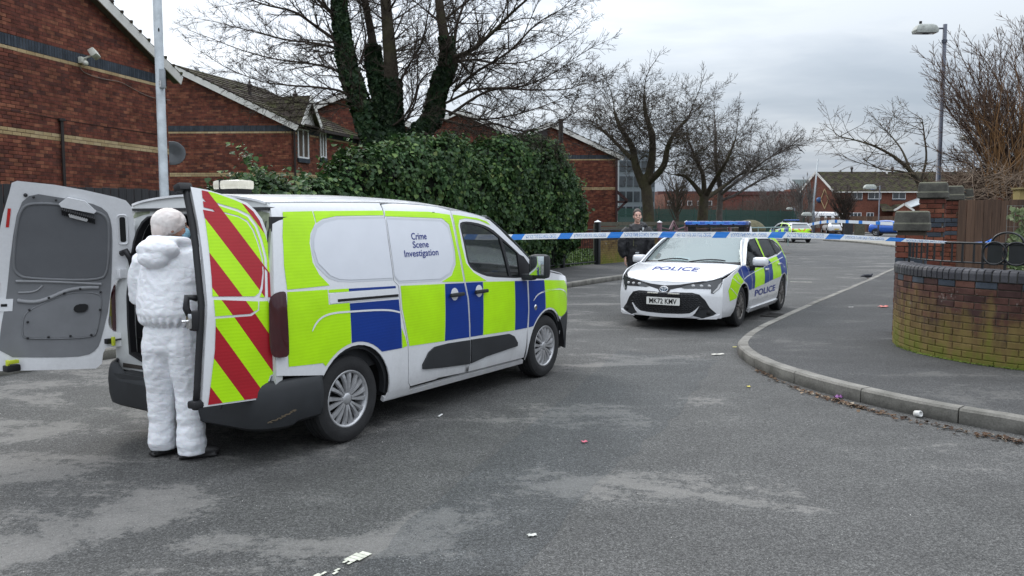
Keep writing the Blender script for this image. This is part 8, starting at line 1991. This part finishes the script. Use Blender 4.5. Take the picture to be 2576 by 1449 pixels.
# ------------------------------------------------------------------ people
def skinmat(name, base):
 m = pm(name, base, .5, var=.12, scale=14); bs = m.node_tree.nodes['Principled BSDF']; bs.inputs['Subsurface Weight'].default_value = .08; return m
S_skin = skinmat('fair_skin', (.62, .38, .30)); S_skin2 = skinmat('warm_skin', (.42, .22, .15))
def ringtube(mb, rings, n=20):
 """rings: (cx, cy, cz, rx, ry[, tilt])"""
 base = len(mb.V); k = len(rings)
 for r in rings:
  cx, cy, cz, rx, ry = r[:5]; tl = r[5] if len(r) > 5 else 0
  for j in range(n):
   a = 2 * math.pi * j / n; y = ry * math.sin(a); mb.V.append(Vector((cx + rx * math.cos(a), cy + y, cz + y * tl)))
 for i in range(k - 1):
  for j in range(n): a = base + i * n + j; b = base + i * n + (j + 1) % n; mb.F.append((a, b, b + n, a + n))
 mb.F.append(tuple(base + j for j in range(n))[::-1]); mb.F.append(tuple(base + (k - 1) * n + j for j in range(n)))
def fused(name, mb, voxel, mat, parent, disp=None, smooth=4):
 """joins overlapping volumes into one continuous skin"""
 o = mb.out(name, mat, None); m = o.modifiers.new('r', 'REMESH'); m.mode = 'VOXEL'; m.voxel_size = voxel; s = o.modifiers.new('s', 'SMOOTH'); s.iterations = smooth; s.factor = .6
 bpy.context.view_layer.update(); dg = bpy.context.evaluated_depsgraph_get(); me = bpy.data.meshes.new_from_object(o.evaluated_get(dg)); bpy.data.objects.remove(o)
 if disp:
  nn = [Vector(v.normal) for v in me.vertices]
  for v, n in zip(me.vertices, nn): v.co = v.co + n * disp(v.co, n)
 me.polygons.foreach_set('use_smooth', [True] * len(me.polygons)); me.materials.clear(); me.materials.append(mat); me.update()
 o = bpy.data.objects.new(name, me); return link(o, parent)
def ridged(p, s, seed=0.0): return 1 - 2 * abs(noise.noise(Vector((p.x * s, p.y * s, p.z * s + seed))))
def hand(parent, w, d, up, side, mat, curl=.5, s=1.0, name='hand'):
 """w wrist, d direction of the hand, up: back of the hand, side +1 thumb on the left"""
 d = Vector(d).normalized(); up = (Vector(up) - d * Vector(up).dot(d)).normalized(); sd = d.cross(up) * side; w = Vector(w); mb = MB()
 P = lambda a, b, c: w + (d * a + sd * b + up * c) * s
 mb.tube([P(-.05, 0, 0), P(0, 0, 0), P(.02, 0, 0)], [.030 * s, .027 * s, .028 * s], 10)
 for k in range(4):
  b = -.030 + k * .020; mb.tube([P(.0, b * .7, 0), P(.05, b, .004), P(.092, b, .002)], [.015 * s, .016 * s, .0105 * s], 8)
  L = (.062, .074, .070, .052)[3 - k]; a0 = curl * (.5 + .1 * k); q = P(.09, b, .002); pts = [q]; ang = 0
  for g, f in enumerate((.45, .32, .23)):
   ang += a0 * (1.0 if g else .7); q = q + (d * math.cos(ang) - up * math.sin(ang)) * L * f * s; pts.append(q)
  mb.tube(pts, [.0100 * s, .0092 * s, .0082 * s, .0065 * s], 8)
 mb.tube([P(.015, .022, -.005), P(.045, .048, -.014), P(.072, .056, -.024), P(.092, .052, -.034)], [.016 * s, .0125 * s, .0105 * s, .008 * s], 8)
 return fused(name, mb, .0042, mat, parent, None, 2)
def head(parent, M, skin, face=True):
 mb = MB(); mb.ell((0, -.005, .012), (.074, .092, .098), 16, 12); mb.ell((0, .030, -.052), (.054, .055, .056), 14, 10); mb.ell((0, .052, -.082), (.026, .026, .022)); mb.ell((0, .060, .035), (.055, .028, .040))
 for s in (-1, 1): mb.ell((s * .036, .060, -.028), (.024, .026, .028)); mb.ell((s * .076, -.005, -.012), (.010, .018, .030)); mb.tube([(s * .012, .088, .020), (s * .045, .078, .024)], .009, 6)
 mb.tube([(0, .084, .016), (0, .098, -.006), (0, .106, -.022)], [.008, .011, .014], 8); mb.ell((0, .088, -.052), (.020, .012, .009)); mb.ell((0, .087, -.064), (.017, .012, .008))
 ringtube(mb, [(0, -.012, -.05, .050, .052), (0, -.020, -.10, .050, .050), (0, -.030, -.17, .060, .058)], 16)
 h = empty('head_pivot', (0, 0, 0)); bpy.data.objects.remove(h)
 o = fused('head', mb, .0055, skin, parent, None, 2); o.matrix_local = M
 if face:
  dk = pm('eye_dark', (.03, .025, .022), .3); lip = pm('lips', (.36, .12, .11), .45); wh = pm('eye_white', (.6, .58, .56), .3); br = pm('brow_hair', (.05, .03, .02), .8)
  for s in (-1, 1):
   MB().ell((s * .031, .0815, .004), (.014, .007, .0065), 12, 8).out('eye', wh, o, True); MB().ell((s * .031, .0875, .004), (.006, .003, .006), 10, 6).out('iris', dk, o, True)
   MB().tube([(s * .016, .089, .024), (s * .032, .089, .029), (s * .048, .079, .023)], [.0035, .0045, .002], 6).out('eyebrow', br, o, True); MB().tube([(s * .018, .0875, .0105), (s * .031, .089, .0125), (s * .045, .081, .008)], .0022, 5).out('eyelid', br, o, True)
  MB().tube([(-.021, .089, -.056), (0, .098, -.055), (.021, .089, -.056)], [.003, .0065, .003], 8).out('lips', lip, o, True)
 return o
def officer_white():
 g = Vector((-2.345, 5.60, 0)); p = empty('person', g, R_(-12), 'person in white hooded coverall and hair net leaning to the open van rear', 'person')
 m, nt, bs = nodes('white_coverall'); o = OBJ(nt); a = NZ(nt, 9, 4, .55, o, .6); mp = nt.nodes.new('ShaderNodeMapping'); nt.links.new(o, mp.inputs[0]); mp.inputs['Scale'].default_value = (1, 1, 1.8); v = nt.nodes.new('ShaderNodeTexVoronoi'); v.feature = 'DISTANCE_TO_EDGE'; v.inputs['Scale'].default_value = 12; nt.links.new(mp.outputs[0], v.inputs['Vector'])
 bs.inputs['Base Color'].default_value = (.86, .87, .90, 1); bs.inputs['Roughness'].default_value = .6; bs.inputs['Subsurface Weight'].default_value = .05
 BUMP(nt, bs, MA(nt, 'ADD', MA(nt, 'MULTIPLY', v.outputs['Distance'], .8), a), .28, .03); S = m
 mb = MB()
 # trousers: two baggy legs meeting at the seat
 ringtube(mb, [(-.125, .0, .045, .082, .090), (-.128, -.01, .10, .090, .098), (-.125, 0, .25, .086, .096), (-.118, .005, .45, .100, .115), (-.105, 0, .62, .118, .145), (-.095, 0, .78, .128, .168), (-.09, 0, .92, .115, .15)], 18)
 ringtube(mb, [(.125, -.03, .035, .092, .098), (.122, -.035, .10, .096, .102), (.115, -.02, .25, .088, .098), (.110, .0, .45, .102, .115), (.100, 0, .62, .118, .145), (.092, 0, .78, .128, .168), (.09, 0, .92, .115, .15)], 18)
 ringtube(mb, [(0, 0, .66, .12, .10), (0, -.008, .76, .195, .160), (0, -.01, .86, .205, .165), (0, 0, .96, .205, .160), (0, 0, 1.02, .20, .155)], 22)
 # blouson top over the elastic waist
 ringtube(mb, [(0, 0, .935, .205, .165), (0, -.015, .965, .235, .190), (0, -.02, 1.02, .246, .200), (0, -.015, 1.12, .243, .195), (0, -.005, 1.24, .236, .182), (0, .005, 1.34, .222, .165), (0, .01, 1.42, .195, .140), (0, .02, 1.47, .150, .115), (0, .02, 1.515, .100, .095)], 24)
 for s, el, wr in ((-1, (-.285, .02, 1.13), (-.215, .30, 1.16)), (1, (.290, .06, 1.12), (.250, .32, 1.20))):
  mb.tube([Vector((s * .150, .01, 1.41)), Vector((s * .225, .01, 1.36)), Vector((s * .262, .02, 1.25)), Vector(el), Vector(el).lerp(Vector(wr), .5), Vector(wr)], [.075, .088, .090, .086, .070, .050], 14)
 # hood lying on the back
 mb.ell((-.02, -.13, 1.455), (.155, .085, .075), 18, 12); mb.ell((-.03, -.165, 1.395), (.115, .055, .065), 16, 10); mb.tube([(-.15, -.02, 1.50), (-.09, -.10, 1.515), (0, -.12, 1.52), (.09, -.09, 1.515), (.13, 0, 1.50)], .030, 10)
 def wr_(c, n):
  z = c.z; d = 0
  q = Vector((c.x * 1.0, c.y * 1.0, c.z))
  if z < .93:      # legs: stacked horizontal creases low down, long pulls from the seat
   k = 1.25 if z < .30 else .8
   d += .0045 * k * ridged(Vector((q.x * .8 + q.z * .4, q.y * .8, q.z * 1.9)), 4.6) + .0032 * ridged(Vector((q.x * 1.5 - q.z, q.y, q.z * 1.3)), 7.5, 4) + .0022 * ridged(Vector((q.x + q.z * .7, q.y, q.z * 1.4 - q.x * .5)), 13, 9)
  else:
   d += .006 * ridged(Vector((q.x * .8 + q.z * .6, q.y, q.z * 1.3)), 4.4, 7) + .0032 * ridged(Vector((q.x - q.z, q.y, q.z + q.x)), 8, 3) + .0025 * ridged(Vector((q.x + q.z * 1.1, q.y, q.z * .8 - q.x)), 14, 5)
   if z < 1.0: d += .010 * math.sin(math.atan2(c.y, c.x) * 26) * (1 - abs(z - .95) / .06 if abs(z - .95) < .06 else 0)
  return d - .004
 body = fused('coverall', mb, .0075, S, p, wr_, 5)
 # head turned to the right, in a bouffant cap
 M = Matrix.Translation((-.005, .015, 1.605)) @ Matrix.Rotation(R_(-52), 4, 'Z')
 hd = head(p, M, S_skin2, True)
 cap = MB(); cap.ell((0, -.022, .030), (.098, .112, .098), 24, 16); cap.ell((0, -.068, -.015), (.086, .066, .075), 18, 12)
 nm, nt2, bs2 = nodes('hair_net'); o2 = OBJ(nt2); a2 = NZ(nt2, 11, 3, .5, o2); nt2.links.new(RAMP(nt2, a2, [(.35, (.64, .55, .51)), (.65, (.80, .75, .72))]), bs2.inputs['Base Color']); bs2.inputs['Roughness'].default_value = .7; BUMP(nt2, bs2, a2, .25, .01)
 fused('hair_net', cap, .006, nm, hd, lambda c, n: .0035 * ridged(Vector((c.x, c.y, c.z * .6)), 26) + .002 * ridged(c, 60), 3)
 mk = pm('pale_blue_mask', (.28, .52, .66), .7, bump=.2); mb = MB(); mb.ell((0, .072, -.045), (.052, .046, .047), 16, 12); fused('face_mask', mb, .005, mk, hd, lambda c, n: .0015 * math.sin(c.z * 420), 2)
 for s in (-1, 1): MB().tube([(s * .045, .075, -.03), (s * .068, .03, -.012), (s * .080, .0, 0)], .0018, 5).out('mask_loop', pm('white_elastic', (.8, .8, .8), .7), hd)
 ringtube(mb := MB(), [(0, .015, 1.475, .088, .085), (0, .012, 1.53, .078, .076), (0, .01, 1.545, .070, .07)], 18); mb.out('dark_collar', pm('navy_fleece', (.012, .012, .022), .95), p, True)
 gv = pm('blue_nitrile_glove', (.04, .10, .30), .45)
 hand(p, (-.212, .315, 1.162), (.2, 1, -.05), (0, .1, 1), -1, gv, .6, 1.05); hand(p, (.248, .335, 1.205), (-.15, 1, .1), (.2, 0, 1), 1, gv, .7, 1.05)
 bk = pm('black_shoe', (.015, .014, .014), .5, var=.3)
 for x, y, a in ((-.125, .02, -30), (.135, -.02, -58)):
  mb = MB(); mb.ell((0, .055, .045), (.046, .115, .042), 16, 10); mb.ell((0, -.05, .055), (.040, .055, .05), 14, 10); mb.box((0, .02, .012), (.082, .25, .022)); mb.V = [Matrix.Rotation(R_(a), 3, 'Z') @ v + Vector((x, y, 0)) for v in mb.V]
  for v in mb.V: v.z = max(.002, v.z)
  fused('shoe', mb, .007, bk, p, None, 3)
officer_white()
def officer_black():
 g = Vector((2.205, 14.3, 0)); sc = 1.83 / 1.74; p = empty('person', g, R_(180 - 8), 'police officer with tied back hair in black padded coat behind the tape', 'person'); p.scale = (sc * .88, sc, sc)
 bk = pm('black_coat', (.010, .010, .013), .62, var=.3, bump=.4, bscale=30); tr = pm('black_trousers', (.010, .010, .014), .85, var=.2); vs = pm('black_vest', (.014, .014, .016), .8, bump=.5, bscale=60)
 mb = MB()
 ringtube(mb, [(.0, 0, .86, .185, .135), (0, 0, .95, .200, .15), (0, 0, 1.10, .205, .16), (0, -.005, 1.25, .215, .165), (0, -.01, 1.36, .215, .155), (0, -.015, 1.43, .175, .13), (0, -.02, 1.49, .095, .09)], 22)
 mb.tube([(-.16, 0, 1.39), (-.215, .0, 1.34), (-.245, .0, 1.15), (-.222, .03, 1.0), (-.180, .05, .93)], [.085, .095, .090, .075, .055], 14)      # her left arm, hand by the thigh
 mb.tube([(.16, 0, 1.39), (.215, 0, 1.34), (.262, .01, 1.18), (.268, .01, 1.06), (.225, .03, .95)], [.085, .095, .105, .100, .062], 14)
 mb.add([Vector(v) for v in ((.15, .05, 1.15), (.33, .03, .985), (.16, .06, .97), (.15, -.05, 1.15), (.33, -.03, .985), (.16, -.06, .97))], [(0, 1, 2), (5, 4, 3), (0, 3, 4, 1), (1, 4, 5, 2), (2, 5, 3, 0)])
 mb.ell((-.04, -.12, 1.44), (.16, .09, .095), 16, 10); mb.tube([(-.14, 0, 1.47), (-.11, .06, 1.46), (-.05, .105, 1.40)], .034, 10); mb.tube([(.14, -.0, 1.46), (.10, .07, 1.44), (.05, .11, 1.38)], .030, 10)
 fused('coat', mb, .009, bk, p, lambda c, n: .008 * ridged(Vector((c.x, c.y, c.z * 1.5)), 7) + .003 * ridged(c, 22), 3)
 mb = MB(); ringtube(mb, [(0, .035, .98, .145, .115), (0, .045, 1.15, .150, .120), (0, .04, 1.33, .140, .110)], 18); fused('vest', mb, .009, vs, p, lambda c, n: .004 * ridged(c, 14), 2)
 mb = MB()
 for s in (-1, 1): ringtube(mb, [(s * .085, 0, .06, .058, .062), (s * .088, 0, .25, .062, .068), (s * .088, 0, .47, .074, .082), (s * .085, 0, .68, .092, .11), (s * .08, 0, .88, .10, .13)], 16)
 ringtube(mb, [(0, 0, .76, .12, .11), (0, 0, .86, .178, .135), (0, 0, .98, .17, .13)], 18); fused('trousers', mb, .010, tr, p, lambda c, n: .004 * ridged(c, 11), 3)
 for s in (-1, 1):
  mb = MB(); mb.ell((s * .095, .07, .045), (.046, .125, .044), 14, 10); mb.ell((s * .09, -.03, .07), (.043, .06, .07), 14, 10)
  for v in mb.V: v.z = max(.004, v.z)
  fused('boot', mb, .009, bk, p, None, 2)
 M = Matrix.Translation((0, .0, 1.628)) @ Matrix.Rotation(R_(6), 4, 'Z'); hd = head(p, M, S_skin)
 hair = pm('brown_hair', (.040, .024, .018), .55, var=.4, scale=30, bump=.4, bscale=120); mb = MB(); mb.ell((0, -.020, .034), (.084, .098, .094), 20, 14); mb.ell((0, -.105, .035), (.036, .034, .036)); hr = fused('hair', mb, .005, hair, hd, lambda c, n: -.022 if (c.y > .040 and c.z < .062) else .001 * ridged(Vector((c.x * 3, c.y, c.z)), 30), 1)
 hand(p, (.222, .035, .945), (-.05, .1, -1), (1, .2, 0), 1, S_skin, .45, 1.05); hand(p, (-.178, .052, .925), (.15, .15, -1), (-1, .3, 0), -1, S_skin, .45, 1.05)
 sv = pm('reflective_silver', (.55, .57, .58), .35, .2);
 for c, d, r in (((-.095, .115, 1.40), (.035, .02, .085), 25), ((-.06, .15, 1.36), (.03, .02, .05), 20), ((.10, .125, 1.345), (.05, .015, .016), 0)): boxo('radio_strip' if r else 'name_tag', c, d, sv, p, b=.004, M=Matrix.Rotation(R_(-r), 3, 'Y'))
 boxo('radio', (-.11, .14, 1.33), (.055, .035, .10), vs, p, b=.01); boxo('body_camera', (.045, .165, 1.27), (.06, .03, .085), vs, p, b=.01); boxo('buckle', (.0, .165, 1.02), (.07, .012, .022), sv, p, b=.003)
 for s in (-1, 1): mesh('shirt_collar', [(s * .012, .085, 1.43), (s * .055, .075, 1.475), (s * .045, .095, 1.40)], [(0, 1, 2)], pm('white_shirt', (.6, .62, .65), .7), p)
 boxo('vest_straps', (.02, .160, 1.20), (.012, .012, .14), pm('olive_strap', (.10, .10, .05), .8), p); boxo('vest_straps', (.07, .155, 1.20), (.012, .012, .14), MATS['olive_strap'], p)
officer_black()
# ------------------------------------------------------------------ birds
def bird(loc, rz, s, label, fly, bank=0):
 b = empty('bird', loc, rz, label, 'bird'); gm = pm('pigeon_grey', (.07, .075, .09), .7, var=.4, scale=30); mb = MB(); mb.ell((0, 0, 0), (.16 * s, .062 * s, .065 * s), 14, 10); mb.ell((.15 * s, 0, .06 * s), (.036 * s, .028 * s, .03 * s)); mb.tube([(.09 * s, 0, .02 * s), (.15 * s, 0, .06 * s)], [.04 * s, .026 * s], 8)
 mb.tube([(-.12 * s, 0, 0), (-.27 * s, 0, -.01 * s)], [.04 * s, .022 * s], 8); mb.tube([(.18 * s, 0, .06 * s), (.21 * s, 0, .05 * s)], [.010 * s, .003 * s], 6); fused('body', mb, .012 * s, gm, b, None, 2)
 if fly:
  for q in (-1, 1):
   V = [(.08, 0, 0), (.10, q * .18, .07 + bank * q), (.02, q * .36, .05 + bank * q * 2), (-.08, q * .17, .05 + bank * q), (-.07, 0, 0)]; V = [Vector(v) * s for v in V]; mesh('wing', V + [v - Vector((0, 0, .008 * s)) for v in V], [(0, 1, 2, 3, 4), (9, 8, 7, 6, 5)] + [(i, 5 + i, 5 + (i + 1) % 5, (i + 1) % 5) for i in range(5)], gm, b)
 else:
  for q in (-1, 1): MB().ell((-.04 * s, q * .055 * s, .01 * s), (.15 * s, .014 * s, .045 * s)).out('wing', pm('pigeon_wing', (.035, .038, .048), .7), b, True); MB().tube([(.0, q * .02 * s, -.05 * s), (.01 * s, q * .02 * s, -.105 * s)], .006 * s, 5).out('leg', pm('bird_leg', (.3, .08, .06), .6), b)
 return b
c = gp(2183, 701.5); bird((c.x, c.y, .085), R_(5), .8, 'dark pigeon pecking on the road beside the right kerb', False)
bird(at(502, 184, 46), R_(60), 1.5, 'bird flying low over the roof behind the silver lamp column', True, .12); bird(at(2014, 378, 90), R_(100), 1.5, 'tiny bird flying in the open sky above the red warehouse', True, .15)
# ------------------------------------------------------------------ litter and leaves
def scrap(x, y, w, l, h, colr, label, cat, z=0.0, seed=1, rz=0.3, curl=.5, name='wrapper'):
 rg = random.Random(seed); p = gp(x, y, z); n, k = 7, 5; V = []; F = []
 for i in range(n + 1):
  for j in range(k + 1):
   u, v = i / n - .5, j / k - .5; V.append((u * l * (1 + rg.uniform(-.08, .08)), v * w * (1 + rg.uniform(-.1, .1)), .004 + h * (abs(math.sin(u * 5 + seed) * math.cos(v * 4)) * (1 - curl * abs(v)) + rg.uniform(0, .15))))
 for i in range(n):
  for j in range(k): a = i * (k + 1) + j; F.append((a, a + k + 1, a + k + 2, a + 1))
 o = mesh(name, V, F, pm('litter_%d_%d' % (x, y), colr, .4, var=.2, scale=40), None, True); o.location = (p.x, p.y, z); o.rotation_euler = (0, 0, rz); o.modifiers.new('t', 'SOLIDIFY').thickness = .002; return tag(o, label, cat)
scrap(2222, 773, .10, .17, .035, (.62, .18, .15), 'crumpled pink and white wrapper on the pavement beside the wall end', 'wrapper', .122, 3)
scrap(2107, 1001, .05, .07, .03, (.20, .06, .22), 'small purple wrapper among the leaves under the kerb', 'wrapper', 0, 5)
scrap(1470, 1113, .03, .05, .015, (.60, .12, .18), 'tiny pink scrap alone on the open tarmac', 'litter', 0, 7)
scrap(1805, 892, .07, .16, .012, (.55, .53, .47), 'flattened pale paper on the road left of the kerb nose', 'paper', 0, 9)
scrap(1107, 1046, .02, .09, .006, (.8, .8, .78), 'thin white stick of litter beside the van rear wheel', 'litter', 0, 11, 1.3)
scrap(1883, 974, .03, .04, .015, (.60, .50, .08), 'small yellow scrap on the road below the kerb nose', 'litter', 0, 13)
scrap(1848, 874, .03, .05, .01, (.62, .56, .16), 'small yellow flake touching the kerb nose', 'litter', 0, 15)
scrap(1500, 707, .08, .10, .03, (.65, .66, .68), 'white crumpled tissue in the far gutter by the left kerb', 'tissue', 0, 17)
scrap(2262, 701, .05, .10, .02, (.75, .75, .73), 'white scrap on the kerb top beyond the pigeon', 'litter', .125, 19); scrap(2140, 773, .03, .10, .006, (.5, .5, .47), 'faint grey scrap mid pavement left of the pink wrapper', 'litter', .122, 21)
scrap(1620, 645, .07, .12, .02, (.7, .7, .68), 'white scrap on the left pavement by the stained wall', 'litter', .122, 23); scrap(1338, 1348, .03, .05, .01, (.6, .6, .55), 'pale fleck of litter on the near tarmac at the bottom middle', 'litter', 0, 25)
p = gp(2309, 1049); mb = MB(); mb.lathe([(.020, -.030), (.027, -.026), (.0275, .026), (.022, .032), (.018, .030), (.017, .018), (0, .018)], 20, Matrix.Rotation(R_(80), 3, 'X') @ Matrix.Rotation(R_(20), 3, 'Y')); tag(mb.out('bottle_cap', pm('white_plastic_lid', (.62, .62, .60), .4), None, True, loc=(p.x, p.y, .028)), 'small round white cup lid lying in the gutter below the right kerb', 'lid')
def kerb_leaves():
 rg = np.random.default_rng(5); pts = []; nr = []
 G_ = [gp(*q) for q in ((1900, 930), (1955, 958), (2020, 985), (2090, 1006), (2200, 1036), (2300, 1060), (2420, 1086), (2570, 1112))]
 for i in range(1000):
  f = rg.random() ** 1.0 * (len(G_) - 1); k = int(f); q = G_[k].lerp(G_[k + 1], f - k); d = abs(rg.normal(0, .07)); dens = noise.noise(q * 1.6)
  if dens + rg.uniform(-.3, .5) < 0: continue
  q = q + Vector((-.35, -.93, 0)) * (d - .05); pts.append((q.x, q.y, .006 + rg.random() * .012)); nr.append((0, 0, 1.6))
 lm = leafmat('dead_leaves', [(0, (.05, .028, .018)), (.5, (.11, .065, .04)), (.85, (.20, .14, .09)), (1, (.38, .33, .26))], .8); o = leaf_cloud('dead_leaves', pts, nr, .026, lm, None, rg); tag(o, 'brown dead leaves gathered in the gutter along the right kerb', 'leaves', kind='stuff')
 pts = []; nr = []
 for i in range(900):
  a = R_(rg.uniform(170, 262)); r = WR_ + abs(rg.normal(0, .02)) + .005; q = WC + Vector((math.cos(a) * r, math.sin(a) * r, 0)); pts.append((q.x, q.y, .125 + rg.random() * .012)); nr.append((math.cos(a), math.sin(a), 1.0))
 o = leaf_cloud('moss', pts, nr, .014, leafmat('moss_tufts', [(0, (.06, .09, .012)), (1, (.13, .17, .03))], .9), None, rg); tag(o, 'green moss tufts along the foot of the curved wall', 'moss', kind='stuff')
 # loose grit on the road
 pts = []; nr = []
 for i in range(5200):
  x = rg.uniform(-40, 2610); y = rg.uniform(900, 1449); q = gp(x, y); pts.append((q.x, q.y, .003)); nr.append((rg.normal(0, .5), rg.normal(0, .5), 1))
 o = leaf_cloud('grit', pts, nr, .0048, leafmat('grit_chips', [(0, (.10, .10, .10)), (.8, (.22, .22, .21)), (1, (.5, .49, .46))], .8), None, rg); tag(o, 'loose pale grit scattered over the near tarmac', 'grit', kind='stuff')
 pts = []; nr = []
 for i in range(9000):
  t = rg.uniform(-20, 20); s = 3.1 + rg.random() ** 1.5 * 9; q = LK(t, s); pts.append((q.x, q.y, .15)); nr.append((rg.normal(0, .6), rg.normal(0, .6), .2))
 o = leaf_cloud('grass', pts, nr, .09, leafmat('grass_blades', [(0, (.04, .08, .015)), (1, (.10, .16, .03))], .7), None, rg); tag(o, 'rough grass behind the left railings', 'grass', kind='stuff')
kerb_leaves()
